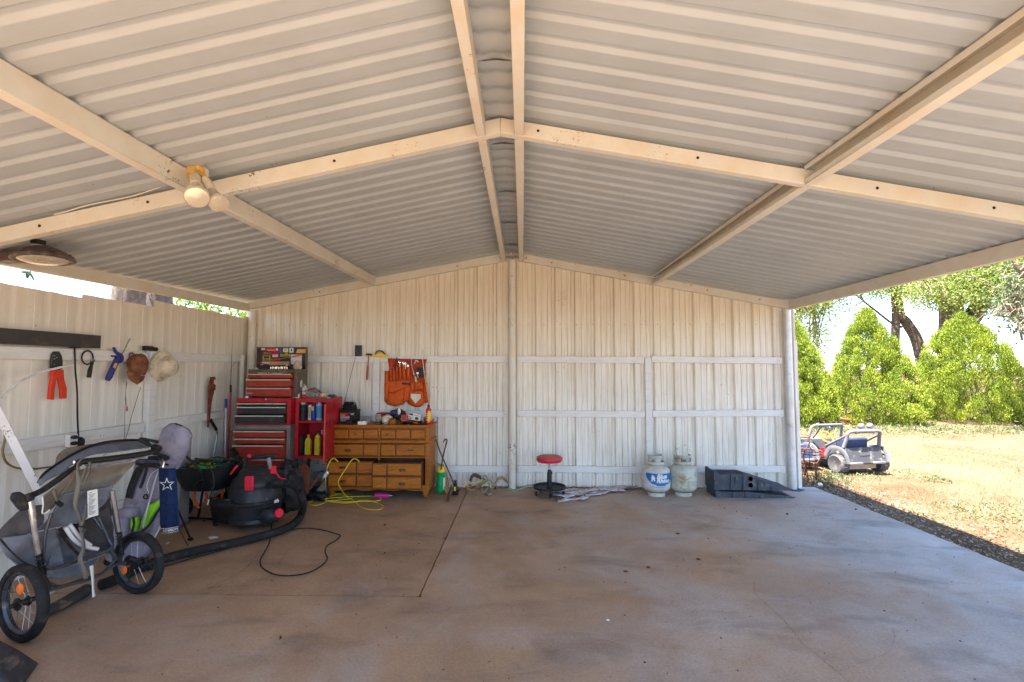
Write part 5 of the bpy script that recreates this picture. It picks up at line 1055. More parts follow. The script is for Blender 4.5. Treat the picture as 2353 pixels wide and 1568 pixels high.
# ================================================================== golf bag with hood and towel
M_bag = pm('lilac_grey_nylon', (.26, .235, .29), .75, 0, .18, 9, dirt=((.12, .1, .1), .2, 7), bump=.4, bs=160); M_lime = pm('lime_nylon', (.25, .6, .02), .6); M_btrim = pm('black_webbing', (.02, .02, .022), .8, bump=.4, bs=200); M_piping = pm('pale_piping', (.5, .52, .55), .5)
gb = thing('golf_bag', 'lilac grey golf bag with lime panels and hooded top leaning left', 'golf bag', PY(300, 1270, 4.15))
YB = 4.05
def Bp(px, py, y=YB): return PY(px, py, y)
def bagbody(stations, nm, mt, n=20, depth=.8, par=gb):
    """stations: (left px, left py, right px, right py) pairs down the bag; elliptical sections"""
    m = MB(); rows = []
    for (lx, ly, rx, ry) in stations:
        a, b = Bp(lx, ly), Bp(rx, ry); c = (a + b) / 2; u = (b - a) / 2; r = u.length
        rows.append([c + u * math.cos(q / n * 6.2832) + V((0, -1, 0)) * r * depth * math.sin(q / n * 6.2832) for q in range(n + 1)])
    m.grid(rows); return obj(nm, m, mt, par, smooth=60)
bagbody([(318, 1058, 374, 1068), (316, 1062, 376, 1072), (308, 1092, 372, 1100), (297, 1130, 366, 1140), (288, 1165, 366, 1178), (272, 1200, 360, 1222), (258, 1240, 345, 1258), (250, 1272, 334, 1288)], 'body', M_bag)
bagbody([(250, 1272, 334, 1288), (247, 1284, 330, 1300), (254, 1294, 322, 1306)], 'base', M_dark)
bagbody([(317, 1056, 376, 1066), (316, 1062, 377, 1073)], 'collar', M_btrim)
# hood
m = MB(); rows = []
for (lx, ly, rx, ry) in ((368, 1070, 408, 1078), (369, 1050, 420, 1058), (366, 1030, 428, 1046), (366, 1012, 434, 1030), (372, 996, 437, 1012), (381, 982, 440, 1000), (390, 974, 432, 988), (402, 973, 420, 980)):
    a, b = Bp(lx, ly), Bp(rx, ry); c = (a + b) / 2; u = (b - a) / 2; r = u.length
    rows.append([c + u * math.cos(q / 20 * 6.2832) * (1 + .06 * math.sin(q * 1.9 + ly * .2)) + V((0, -1, 0)) * r * .62 * math.sin(q / 20 * 6.2832) + V((0, .015 * noise.noise(V((q * .7, ly * .06, 0))), .01 * noise.noise(V((q * .9, ly * .1, 4))))) for q in range(21)])
m.grid(rows); obj('hood', m, M_bag, gb, smooth=70)
obj('throat', MB().tube(catmull([Bp(376, 1085, 3.98), Bp(384, 1068, 3.98), Bp(392, 1056, 3.98)], 3), [.055, .06, .07], 12), M_bag, gb)
def strip(pts, w, mt, nm='strap', y=None, par=gb, t=.004, o=0.0):
    P = catmull([Bp(a, b, (y or YB)) + V((0, -o, 0)) for a, b in pts], 5); m = MB(); rows = [[], []]
    for i, p in enumerate(P):
        d = P[min(i + 1, len(P) - 1)] - P[max(i - 1, 0)]; s_ = V((-d.z, 0, d.x)).normalized() * w; rows[0].append(p + s_); rows[1].append(p - s_)
    m.grid(rows); return obj(nm, m, mt, par, sol=t)
def face(pts, y, th, mt, nm, par=gb, bev=.004): return obj(nm, MB().prism([Bp(a, b, y) for a, b in pts], (0, th, 0)), mt, par, bev=bev, seg=2)
def puff(outline, y, bulge, mt, nm, par=gb, P=None):
    pts = [Bp(a, b, y) for a, b in outline] if P is None else P; c = sum(pts, V((0, 0, 0))) / len(pts); n = len(pts); m = MB(); rings = []
    for s_, d_ in ((1, -.3), (1, 0), (.95, .5), (.8, .85), (.45, 1)): rings.append([c + (p - c) * s_ + V((0, -bulge * d_, 0)) for p in pts])
    vs = [p for r in rings for p in r] + [c + V((0, -bulge, 0))]; k = len(rings) - 1
    m.add(vs, [(j * n + i, j * n + (i + 1) % n, (j + 1) * n + (i + 1) % n, (j + 1) * n + i) for j in range(k) for i in range(n)] + [(k * n + i, k * n + (i + 1) % n, (k + 1) * n) for i in range(n)]); return obj(nm, m, mt, par, smooth=70)
puff([(253, 1188), (262, 1180), (290, 1180), (303, 1188), (305, 1205), (298, 1232), (288, 1255), (268, 1262), (232, 1248), (228, 1240), (240, 1215)], 3.93, .075, M_bag, 'side_pocket')
puff([(268, 1172), (290, 1165), (318, 1165), (322, 1180), (315, 1192), (300, 1188), (270, 1186)], 3.94, .06, M_bag, 'pocket')
puff([(304, 1190), (318, 1188), (320, 1200), (314, 1220), (302, 1214)], 3.9, .025, M_lime, 'lime_patch')
puff([(372, 1146), (374, 1155), (352, 1192), (340, 1212), (326, 1218), (330, 1196), (344, 1160)], 3.93, .045, M_lime, 'lime_panel')
puff([(375, 1158), (373, 1185), (366, 1215), (352, 1238), (330, 1222), (340, 1214), (354, 1194)], 3.95, .05, M_bag, 'lower_pocket')
puff([(368, 1080), (371, 1110), (372, 1140), (346, 1158), (352, 1125), (362, 1095)], 3.95, .03, M_bag, 'spine_pocket')
strip([(328, 1214), (338, 1170), (348, 1135), (358, 1100), (366, 1078)], .006, M_piping, 'piping', 3.86); strip([(325, 1222), (345, 1205), (360, 1180), (374, 1156)], .008, M_btrim, 'piping', 3.86); strip([(306, 1188), (308, 1205), (302, 1228), (294, 1250)], .009, M_btrim, 'piping', 3.85); strip([(352, 1240), (366, 1215), (374, 1185)], .005, M_piping, 'piping', 3.87)
strip([(316, 1080), (322, 1076), (340, 1068), (358, 1069), (366, 1067)], .014, M_btrim, 'carry_strap', 3.86); strip([(338, 1073), (334, 1090), (328, 1108), (322, 1122)], .012, M_btrim, 'carry_strap', 3.86); strip([(296, 1145), (302, 1120), (314, 1090), (322, 1076)], .03, M_btrim, 'carry_strap', 3.93)
obj('buckle', MB().tube([Bp(362 + 5 * math.cos(a), 1070 + 5 * math.sin(a), 3.84) for a in [q * .7 for q in range(9)]], .005, 6, closed=True), M_dark, gb); obj('ring', MB().tube([Bp(335 + 5 * math.cos(a), 1142 + 5 * math.sin(a), 3.84) for a in [q * .7 for q in range(9)]], .006, 6, closed=True), M_dark, gb)
obj('cord', MB().tube(catmull([Bp(370, 1077, 3.85), Bp(350, 1087, 3.84), Bp(339, 1110, 3.84), Bp(338, 1122, 3.84), Bp(342, 1133, 3.84)], 5), .0022, 5), M_label, gb)
for a, b in (((404, 1160, 4.0), (438, 1240, None)), ((398, 1190, 4.1), (432, 1255, None))):
    e = PZ(b[0], b[1], .012); obj('stand_leg', MB().tube([PY(*a), e], .0085 if a[0] == 404 else .003, 8), M_dark, gb); 
obj('rubber_foot', MB().blob(PZ(438, 1239, .015), (.028, .018, .015), 1), M_rubber, gb)
for pts in ([(346, 1040), (366, 1045), (380, 1050), (386, 1057)], [(342, 1052), (362, 1052), (376, 1058), (384, 1066)], [(386, 1050), (378, 1062), (388, 1068)]): obj('club_shaft', MB().tube(catmull([Bp(*p, 3.93) for p in pts], 5), .013, 8), M_dark, gb)
obj('clip', MB().tube(catmull([Bp(377, 1062, 3.86), Bp(374, 1076, 3.85), Bp(379, 1080, 3.85)], 4), .005, 6), M_chrome, gb)
# towel
M_tow = pm('navy_towel', (.007, .022, .075), .95, 0, .3, 40, bump=1, bs=140); tw = thing('towel', 'navy blue towel with white star and lettering hanging on the golf bag', 'towel', Bp(392, 1150, 3.8))
def tow(u, v):  # u 0..1 across, v 0..1 down
    l = 372 - 4 * (1 - v) + 5 * v * 0 + (3 if v > .9 else 0) - 3; r = 403 + 10 * v; x = l + (r - l) * u; y = 1075 + v * (152 - 6 * u) + 2 * math.sin(u * 3)
    return Bp(x, y, 3.78 + .018 * math.sin(u * 8 + v * 2) * (1 - .5 * v))
m = MB(); m.grid([[tow(u / 16, v / 24) for u in range(17)] for v in range(25)]); obj('cloth', m, M_tow, tw, sol=.007)
def onto(u, v, o=.008): return tow(u, v) + V((0, -o, 0))
star = []
for q in range(10): a = math.pi / 2 + q * math.pi / 5; r = .5 if q % 2 == 0 else .2; star.append((.5 + r * math.cos(a) * .95, .245 - r * math.sin(a) * .22))
def inset(f): return [(.5 + (a - .5) * f, .245 + (b - .245) * f) for a, b in star]
def ring(o1, o2, mt, nm, o):
    m = MB(); n = len(o1); vs = [onto(*p, o) for p in o1] + [onto(*p, o) for p in o2]; m.add(vs, [(i, (i + 1) % n, (i + 1) % n + n, i + n) for i in range(n)]); obj(nm, m, mt, tw, smooth=0, sol=.001)
ring(star, inset(.72), M_label, 'star_outline', .009)
for v in (.915, .985): obj('white_stripe', MB().grid([[onto(u / 12, v - .004) for u in range(13)], [onto(u / 12, v + .004) for u in range(13)]]), M_label, tw, smooth=0, sol=.001)
obj('lettering', text_mb('COWBOYS', .026, lambda a, b: onto(.54 + a / .15, .95 - b / .52 , .01), 0, .0012), M_label, tw, smooth=0)

# ================================================================== broadcast spreader
M_tub = pm('black_tub', (.011, .011, .012), .55, spec=.3, dirt=((.07, .055, .04), .12, 9)); M_spo = pm('safety_orange_metal', (.68, .1, .01), .5)
sp = thing('broadcast_spreader', 'black tub spreader on orange frame filled with coiled cords', 'spreader', PZ(460, 1185)); sc_ = PY(479, 1068, 5.02)
m = MB(); rings = []
for (s_, dz, dx) in ((.86, -.23, .01), (.55, -.245, .01), (.3, -.25, .01)): pass
def ring_pts(rx, ry, dz, n=28, dx=0): return [sc_ + V((dx + rx * math.copysign(abs(math.cos(a)) ** .75, math.cos(a)), ry * math.copysign(abs(math.sin(a)) ** .75, math.sin(a)), dz)) for a in [q / n * 6.2832 for q in range(n + 1)]]
m.grid([ring_pts(.155, .12, -.245), ring_pts(.2, .16, -.235), ring_pts(.255, .2, -.15), ring_pts(.285, .23, -.06), ring_pts(.295, .24, .0), ring_pts(.31, .25, .004), ring_pts(.31, .25, -.008)]); m.add(ring_pts(.155, .12, -.245)[:-1], [list(range(28))]); obj('tub', m, M_tub, sp, sol=.004)
for pts in ([PY(424, 1100, 4.9), PZ(426, 1186, .03), PZ(436, 1190, .012), PZ(478, 1192, .012)], [PY(520, 1105, 4.95), PZ(516, 1188, .012), PZ(478, 1192, .012)], [PY(447, 1120, 4.85), PY(452, 1112, 4.8), PY(462, 1104, 4.78), PY(468, 1110, 4.78), PZ(456, 1188, .012)]): obj('leg', MB().tube(catmull(pts, 4), .011, 8), M_blackmetal, sp)
for pts in ([(448, 1126), (446, 1150), (458, 1168)], [(453, 1112), (447, 1128)], [(505, 1110), (512, 1132), (505, 1160)], [(474, 1132), (478, 1160), (512, 1168)], [(470, 1150), (500, 1146)]): obj('frame_bar', MB().tube([PY(*p, 5.0) for p in pts], .013, 8), M_spo, sp)
def wheel_small(x, y, z, r, ax=V((1, .25, 0)), par=sp, hub=M_label):
    R = ax.normalized().to_track_quat('Z', 'Y').to_matrix().to_4x4(); Mx = Matrix.Translation((x, y, z)) @ R
    w = obj('wheel', MB().lathe([(r * .62, -.028), (r * .95, -.03), (r, -.01), (r, .01), (r * .95, .03), (r * .62, .028)], 24, M=Mx), M_rubber, par); obj('hub', MB().lathe([(.0001, -.03), (r * .2, -.032), (r * .22, -.02), (r * .6, -.02), (r * .63, -.026), (r * .63, .026), (r * .6, .02), (.0001, .02)], 18, M=Mx), hub, w)
wp = PZ(450, 1178); wheel_small(wp.x, 5.1, .125, .125, V((.9, -.5, 0))); wheel_small(wp.x + .38, 5.25, .125, .125, V((.9, -.5, 0)))
obj('handle', MB().tube([PY(412, 1038, 4.7), PY(422, 1043, 4.75), PY(464, 1085, 4.72), PY(468, 1092, 4.75)], .011, 8), M_blackmetal, sp)
rr = random.Random(3); 
for nm, mt, lab, n_, rb, z0 in (('garden_hose_coil', pm('dark_green_cord', (.02, .05, .03), .5), 'coils of dark green cord heaped in the black tub', 7, .2, -.03), ('yellow_cord_coil', M_yel, 'bright yellow cord coiled under the green one in the tub', 4, .13, -.045)):
    m = MB()
    for q in range(n_):
        a0 = rr.uniform(0, 6); rx = rb * rr.uniform(.6, 1.25); pts = [sc_ + V((-.04 * (n_ == 4) * 2 + rx * math.cos(a0 + t * .9), rx * .72 * math.sin(a0 + t * .9), z0 + .012 * q + rr.uniform(-.012, .03))) for t in range(7)]
        m.tube(catmull(pts, 4), .008 if n_ == 7 else .011, 6)
    if n_ == 7: m.tube(catmull([PY(500, 1058, 4.95), PY(478, 1066, 4.85), PY(488, 1085, 4.76), PY(492, 1110, 4.74), PY(487, 1130, 4.74), PY(480, 1148, 4.74)], 5), .0055, 6)
    solo(nm, m, mt, lab, 'cord')
pl = solo('green_plug', MB().blob(sc_ + V((.03, -.17, -.0)), (.07, .03, .02), 3), M_grn, 'green plastic connector lying in the black tub', 'connector')
solo('white_plug_end', MB().tube([PY(480, 1148, 4.74), PY(477, 1160, 4.74)], [.008, .006], 6), M_label, 'white plug end dangling in front of the spreader wheel', 'plug')

# ================================================================== workshop vacuum
M_vac = pm('charcoal_vac_plastic', (.02, .021, .024), .45, 0, .18, 8, spec=.35, dirt=((.11, .085, .06), .14, 14)); M_vacr = pm('vac_red', (.7, .02, .05), .45, dirt=((.2, .05, .04), .15, 20))
VY = 4.98; vc = PY(586, 1150, VY); sv = F_PX / VY
va = thing('shop_vacuum', 'black workshop vacuum with red latches, caster base and big hose', 'vacuum', V((vc.x, VY, 0)))
def VZ(py): return PY(586, py, VY).z
R1 = .27; m = MB(); prof = [(.0001, VZ(1072)), (.09, VZ(1071)), (.14, VZ(1078)), (.175, VZ(1090)), (.215, VZ(1098)), (.228, VZ(1108)), (.226, VZ(1112)), (.244, VZ(1118)), (.25, VZ(1145))][::-1]
obj('motor_head', MB().lathe(prof, 40, (vc.x, VY, 0)), M_vac, va); obj('rim', MB().lathe([(.26, VZ(1150)), (.265, VZ(1146)), (.265, VZ(1143)), (.25, VZ(1142))], 40, (vc.x, VY, 0)), M_vac, va)
obj('drum', MB().lathe([(.225, .05), (.235, .06), (.25, VZ(1160)), (.26, VZ(1151))], 40, (vc.x, VY, 0)), M_vac, va)
# tool caddy base spreading left
q0 = [PZ(490, 1200, .05), PZ(545, 1206, .05), PZ(560, 1188, .05) + V((0, .15, 0)), PZ(488, 1185, .05) + V((0, .1, 0))]; q1 = [PY(481, 1150, 4.78), PY(528, 1149, 4.72), PY(536, 1146, 5.1), PY(487, 1144, 5.05)]
m = MB(); m.grid([[a.lerp(b, t) for a, b in zip(q0 + q0[:1], q1 + q1[:1])] for t in (0, .33, .66, 1)]); m.add(q0, [(0, 1, 2, 3)]); obj('tool_caddy', m, M_vac, va, sol=.008, smooth=30)
obj('caddy_lip', MB().tube(catmull(q1 + [q1[0]], 4), .008, 6), M_vac, va)
m = MB(); m.lathe([(.238, .05), (.248, .065), (.243, .1), (.225, .11)], 36, (vc.x + .01, VY, 0)); obj('base_skirt', m, M_vac, va)
for k_, (cpx, cpy) in enumerate(((495, 1206), (632, 1196))):
    p = PZ(cpx, cpy + 3); m = MB(); m.tube([(p.x - .014, p.y, .026), (p.x + .014, p.y, .026)], .026, 12); w = obj('caster', m, M_rubber, va); m = MB(); m.box(p.x - .019, p.x - .015, p.y - .01, p.y + .01, .02, .07); m.box(p.x + .015, p.x + .019, p.y - .01, p.y + .01, .02, .07); m.box(p.x - .019, p.x + .019, p.y - .012, p.y + .012, .066, .075); obj('fork', m, M_steel, w)
# mound over rear caster
m = MB(); m.blob(PY(617, 1187, 4.76), (.09, .05, .075), 2, .1, 10); obj('caster_housing', m, M_vac, va)
m = MB(); hs = [PY(560, 1078, 4.95), PY(566, 1056, 4.95), PY(576, 1053, 4.95), PY(600, 1050, 4.95), PY(628, 1046, 4.95), PY(632, 1049, 4.95)]; m.tube(catmull(hs, 4), [.02, .022, .022, .02], 10); obj('handle', m, M_vac, va); obj('handle_post', MB().tube([PY(617, 1053, 4.95), PY(622, 1078, 4.93)], .02, 8), M_gry, va)
def vband(px0, px1, py0, py1, y, nm, mt, th=.02): a = PY(px0, py0, y); b = PY(px1, py1, y); return obj(nm, MB().box(min(a.x, b.x), max(a.x, b.x), y, y + th, min(a.z, b.z), max(a.z, b.z)), mt, va, bev=.005, seg=2)
vband(562, 580.5, 1095, 1128, 4.72, 'front_latch', M_vacr); vband(621, 632, 1072, 1089, 4.76, 'side_latch', M_vacr, .03)
obj('red_handle', MB().tube(catmull([PY(530, 1090, 4.78), PY(538, 1079, 4.76), PY(546, 1070, 4.78)], 4), .01, 8), M_vacr, va); obj('red_knob', MB().blob(PY(573, 1048, 4.9), (.02, .02, .018), 1), M_vacr, va)
obj('red_tube', MB().tube(catmull([PY(632, 1080, 4.8), PY(638, 1092, 4.78), PY(645, 1099, 4.76), PY(656, 1101, 4.74)], 4), .007, 6), M_vacr, va); dk = obj('drain_cap', MB().lathe([(.0001, .02), (.04, .02), (.045, .0), (.0001, 0)], 20, M=Matrix.Translation(PY(640, 1179, 4.76)) @ V((.9, -.45, 0)).to_track_quat('Z', 'Y').to_matrix().to_4x4()), M_vacr, va)
obj('hose_port', MB().tube([PY(632, 1112, 4.86), PY(656, 1112, 4.82)], [.05, .042], 16), M_vac, va)
for a_ in range(5): obj('rib_moulding', MB().tube([V((vc.x + (.236 + .004 * a_) * math.cos(R_(t)), VY + (.236 + .004 * a_) * math.sin(R_(t)), VZ(1116 + (5 if a_ % 2 else 0)))) for t in range(198, 240, 6)], .005, 6), M_vac, va) if a_ < 2 else None
cc_ = PY(637, 1147, 4.8); obj('lettering', text_mb('sh', .05, lambda a, b: V((cc_.x + a * .8 - .0, 4.785 + a * .5, cc_.z - .015 + b)), .2, .002), M_label, va, smooth=0)
# hose: ribbed
hp = catmull([PY(655, 1111, 4.82), PY(672, 1114, 4.8), PY(688, 1128, 4.78), PY(695, 1150, 4.72), PZ(693, 1180, .045), PZ(676, 1203, .04), PZ(640, 1221, .04), PZ(590, 1235, .04), PZ(520, 1251, .04), PZ(440, 1268, .04), PZ(380, 1284, .04), PZ(320, 1305, .04), PZ(270, 1330, .04), PZ(230, 1345, .04)], 26)
rad = [.036 + (.0025 if i % 2 else -.002) for i in range(len(hp))]; m = MB(); m.tube(hp, rad, 12); obj('hose', m, M_rubber, va, smooth=80)
dz_ = solo('hose_wand', MB().tube([PZ(200, 1356, .04), PZ(150, 1384, .038), PZ(95, 1412, .036)], [.042, .038, .03], 12), pm('dusty_black_wand', (.04, .035, .03), .6, dirt=((.3, .18, .11), .2, 14)), 'dusty black hose nozzle on the floor behind the left stroller wheel', 'nozzle')
solo('power_cable', MB().tube(catmull([PZ(300, 1318, .012), PZ(368, 1304, .008), PZ(450, 1281, .008), PZ(530, 1258, .008), PZ(620, 1228, .008), PZ(660, 1219, .008), PZ(705, 1214, .008), PZ(745, 1219, .008), PZ(776, 1228, .008), PZ(782, 1232, .008), PZ(770, 1243, .008), PZ(752, 1254, .008), PZ(747, 1268, .008), PZ(752, 1283, .008), PZ(742, 1297, .008), PZ(712, 1315, .008), PZ(670, 1323, .008), PZ(630, 1320, .008), PZ(603, 1305, .008), PZ(598, 1288, .008), PZ(606, 1272, .008), PZ(617, 1252, .008), PZ(621, 1236, .008), PZ(622, 1222, .01), PZ(624, 1205, .012)], 6), .0055, 7), M_rubber, 'black power cable looping over the brown floor patch', 'cable')
# black bag behind the vacuum
m = MB(); c = PY(664, 1092, 5.45); m.blob((c.x - .02, 5.45, .26), (.17, .15, .28), 5, .35, 16, 3); solo('black_sack', m, pm('black_sack', (.018, .015, .015), .55, bump=.5, bs=40), 'rumpled black sack standing behind the vacuum', 'sack')
solo('paper_scrap', MB().blob(PZ(490, 1236, .01), (.045, .022, .01), 4, .5), M_label, 'crumpled white paper scrap beside the vacuum hose', 'paper')
solo('orange_scrap', MB().prism([PZ(380, 1250, .002), PZ(388, 1246, .002), PZ(390, 1248, .002), PZ(383, 1252, .002)], (0, 0, .004)), M_label, 'small pale scrap on the floor below the towel', 'scrap')
# ================================================================== double stroller in the left foreground
A0 = V((-2.93, 2.86, 0)); B0 = V((-2.73, 3.46, 0)); AX = (B0 - A0).normalized(); NR = V((-AX.y, AX.x, 0))      # NR points to the side wall
def G(px, py, o=0.0):
    """point seen at a pixel, on the upright plane through both wheels, set o metres towards the wall"""
    d = ray(px, py); q = A0 + NR * o; t = (q - V((0, 0, 0))).dot(NR) / V((d.x, d.y, 0)).dot(NR); return V((0, 0, CAM_H)) + d * t
st = thing('double_stroller', 'folded grey double stroller on two spoked wheels beside the side wall', 'stroller', (-3.0, 3.2, 0))
M_sg = pm('slate_grey_fabric', (.15, .155, .175), .9, 0, .2, 9, dirt=((.09, .08, .075), .25, 6), bump=.6, bs=220); M_ol = pm('olive_taupe_fabric', (.2, .165, .125), .95, 0, .16, 9, dirt=((.1, .08, .06), .25, 6), bump=.6, bs=220)
M_dg = pm('dark_taupe_fabric', (.07, .062, .058), .95, 0, .25, 9, bump=.5, bs=200); M_fr = pm('dark_grey_tube', (.075, .08, .09), .35, .6, .15); M_web = pm('khaki_webbing', (.16, .14, .11), .85, bump=.5, bs=260)
def wheel(c, r, name, ang=0):
    ax = AX if name == 0 else (AX + NR * .12).normalized(); R = ax.to_track_quat('Z', 'Y').to_matrix().to_4x4(); Mx = Matrix.Translation(c) @ R
    tw_ = .026; prof = [(r - .045, -.012), (r - .04, -.024), (r - .018, -.03), (r - .003, -.016), (r, 0), (r - .003, .016), (r - .018, .03), (r - .04, .024), (r - .045, .012)]
    w = obj('wheel', MB().lathe(prof, 56, M=Mx), M_rubber, st, smooth=50); rp = r - .045
    obj('rim', MB().lathe([(rp, -.016), (rp - .006, -.017), (rp - .02, -.006), (rp - .02, .006), (rp - .006, .017), (rp, .016)], 48, M=Mx), M_fr, w)
    obj('hub', MB().lathe([(.0001, -.05), (.014, -.05), (.014, -.03), (.036, -.028), (.036, -.02), (.018, -.016), (.018, .02), (.03, .022), (.03, .03), (.014, .032), (.014, .07), (.0001, .07)], 20, M=Mx), M_blackmetal, w)
    for q in range(16):
        a = q / 16 * 6.283 + ang; b = a + (.55 if q % 2 else -.55); z = -.022 if q % 4 < 2 else .024; obj('spoke', MB().tube([Mx @ V((.032 * math.cos(b), .032 * math.sin(b), z)), Mx @ V(((rp - .02) * math.cos(a), (rp - .02) * math.sin(a), 0))], .0011, 4, caps=False), M_steel, w)
    a = ang; obj('reflector', MB().blob(Mx @ V((.1 * math.cos(a), .1 * math.sin(a), -.03)), (.022, .011, .032), 1, .05, 8), M_org, w); return w
wc1 = G(52, 1385); wc2 = G(318, 1293); r1, r2 = wc1.z, wc2.z
wheel(wc1, r1, 0, 1.9); wheel(wc2, r2, 1, -.5)
def bar(pts, r, mt=M_fr, nm='frame_tube', k=4, n=10, par=st): return obj(nm, MB().tube(catmull([G(*p) for p in pts], k), r, n), mt, par)
# axle bars
bar([(112, 1358, .0), (150, 1346, 0), (200, 1333, 0), (245, 1312, 0), (268, 1297, 0), (292, 1293, 0)], .011); bar([(108, 1338, .02), (140, 1348, .02), (190, 1331, .02), (235, 1317, .02), (270, 1280, .02)], .010)
bar([(104, 1300, .0), (125, 1306, 0), (190, 1286, 0), (252, 1262, 0), (250, 1240, .03), (216, 1190, .1)], .011); bar([(108, 1308, .03), (190, 1292, .03), (252, 1268, .03)], .008, M_steel)
bar([(252, 1262, 0), (268, 1285, 0)], .012); bar([(66, 1200, .12), (88, 1260, .05), (104, 1300, 0)], .011)
# shock forks: chrome upper leg, spring, lower leg
for (a, b, c_, d_) in (((70, 1148, 0), (88, 1274, 0), (98, 1322, 0), (66, 1378, -.0)), ((257, 1128, 0), (272, 1222, 0), (279, 1262, 0), (306, 1292, 0))):
    f = obj('fork', MB().tube([G(*a), G(*b)], .0165, 12), M_chrome, st); p0, p1 = G(*b), G(*c_); L_ = (p1 - p0); u = V((1, 0, 0)); w_ = L_.normalized().cross(u).normalized(); u = w_.cross(L_.normalized())
    obj('spring', MB().tube([p0 + L_ * (t / 60) + (u * math.cos(t * .65) + w_ * math.sin(t * .65)) * .0175 for t in range(61)], .0038, 5), M_blackmetal, f); obj('lower_leg', MB().tube([p0, p1, p1 + L_ * .35], .012, 10), M_blackmetal, f)
obj('axle_block', MB().tube([G(292, 1285), G(316, 1292)], .026, 12), M_blackmetal, st); obj('axle_stub', MB().tube([wc1 + AX * .02, wc1 + AX * .15], .013, 10), M_steel, st); bar([(98, 1322, 0), (112, 1350, 0), (104, 1362, 0)], .013, M_blackmetal)
obj('cap', MB().tube([G(62, 1137, 0), G(66, 1144, 0), G(70, 1150, 0)], [.018, .021, .021], 12), M_dark, st)
# black side rail and foam handlebar
bar([(68, 1140, 0), (92, 1130, .02), (120, 1112, .03), (150, 1090, .04), (178, 1072, .05)], .018, M_dark, 'side_rail'); bar([(88, 1110, .1), (100, 1090, .12), (126, 1070, .15), (165, 1045, .18), (205, 1026, .22), (250, 1015, .26), (300, 1011, .3), (335, 1014, .32), (348, 1025, .3)], .008, M_dark, 'canopy_bow')
bar([(180, 1062, .0), (200, 1060, -.0), (270, 1052, 0), (330, 1043, 0), (358, 1036, .0), (366, 1030, .05), (350, 1027, .1)], .02, M_dark, 'handlebar'); bar([(364, 1016, .1), (328, 1009, .12), (322, 1012, .12), (345, 1024, .1), (362, 1030, .08)], .011, M_dark, 'brake_lever')
bar([(178, 1068, .0), (186, 1060, 0)], .022, M_dark, 'joint'); bar([(172, 1077, -.01), (180, 1076, -.01)], .006, M_chrome, 'pin'); obj('clasp', MB().blob(G(171, 1063, -.02), (.008, .008, .014), 1), M_chrome, st)
def cloth(rows, mt, nm, wr=.008, sd=0, th=.004, sub=5):
    """rows of (px,py,o); smooth interpolated sheet with soft wrinkles"""
    R1_ = [catmull([G(*p) for p in r], sub) for r in rows]; n = min(len(r) for r in R1_); cols = [catmull([r[i] for r in R1_], sub) for i in range(n)]
    m = MB(); m.grid([[p + NR * wr * (noise.noise(p * 9 + V((sd, 0, 0))) + .5 * noise.noise(p * 24 + V((0, sd, 0)))) for p in c] for c in cols]); return obj(nm, m, mt, st, smooth=80, sol=th)
cloth([[(126, 1072, .22), (131, 1050, .25), (146, 1034, .27), (180, 1026, .29), (250, 1016, .3), (313, 1013, .31)], [(126, 1075, .16), (140, 1066, .17), (165, 1050, .19), (205, 1034, .22), (250, 1024, .25), (320, 1020, .28)]], M_ol, 'canopy', sd=1)
cloth([[(86, 1108, .1), (100, 1091, .12), (126, 1072, .15), (168, 1047, .18), (206, 1029, .22), (252, 1019, .26), (313, 1014, .3), (344, 1020, .3)], [(90, 1118, .06), (108, 1104, .07), (136, 1090, .08), (172, 1063, .1), (210, 1046, .12), (256, 1040, .14), (316, 1032, .18), (342, 1030, .2)]], M_sg, 'canopy', sd=2)
cloth([[(168, 1082, .03), (215, 1074, .03), (270, 1067, .03), (314, 1060, .05)], [(158, 1110, .05), (200, 1106, .1), (260, 1092, .1), (290, 1085, .07)], [(140, 1136, .04), (190, 1130, .07), (240, 1120, .07), (264, 1114, .04)]], M_ol, 'seat_back', sd=3)
cloth([[(98, 1140, .02), (125, 1120, .02), (150, 1098, .03), (168, 1084, .03)], [(98, 1160, .05), (120, 1150, .09), (142, 1140, .08), (158, 1112, .05)], [(98, 1178, .03), (112, 1176, .04), (128, 1160, .04), (140, 1140, .04)]], M_ol, 'seat_side', sd=4)
obj('white_piping', MB().tube(catmull([G(97, 1141, .0), G(99, 1160, -.0), G(97, 1178, .0), G(103, 1180, 0), G(114, 1172, 0)], 5), .004, 6), M_label, st)
cloth([[(148, 1136, .02), (190, 1128, .03), (235, 1122, .03), (262, 1116, .02)], [(132, 1160, .05), (170, 1160, .09), (215, 1156, .08), (250, 1142, .04)], [(110, 1192, .04), (150, 1186, .08), (190, 1178, .07), (228, 1168, .04)], [(80, 1222, .03), (120, 1214, .06), (160, 1206, .06), (186, 1198, .03)]], M_sg, 'foot_well', sd=5)
cloth([[(30, 1188, .15), (48, 1172, .1), (66, 1165, .06), (98, 1160, .03)], [(-10, 1225, .2), (30, 1205, .14), (70, 1200, .08), (104, 1192, .05)], [(-20, 1250, .2), (20, 1236, .12), (52, 1230, .08), (86, 1222, .05)]], M_dg, 'side_panel', sd=6, wr=.02)
cloth([[(-8, 1238, .1), (40, 1232, .06), (80, 1226, .04), (130, 1214, .04)], [(12, 1275, .08), (52, 1290, .1), (92, 1288, .12), (140, 1262, .08)], [(40, 1300, .05), (85, 1318, .08), (120, 1322, .1), (150, 1300, .06)]], M_sg, 'basket', sd=7, wr=.014)
cloth([[(128, 1216, .06), (150, 1235, .1), (190, 1250, .12), (220, 1262, .1)], [(120, 1260, .1), (150, 1280, .16), (190, 1285, .16), (225, 1270, .1)], [(105, 1328, .06), (140, 1330, .1), (190, 1318, .1), (238, 1272, .05)]], M_sg, 'basket', sd=8, wr=.016)
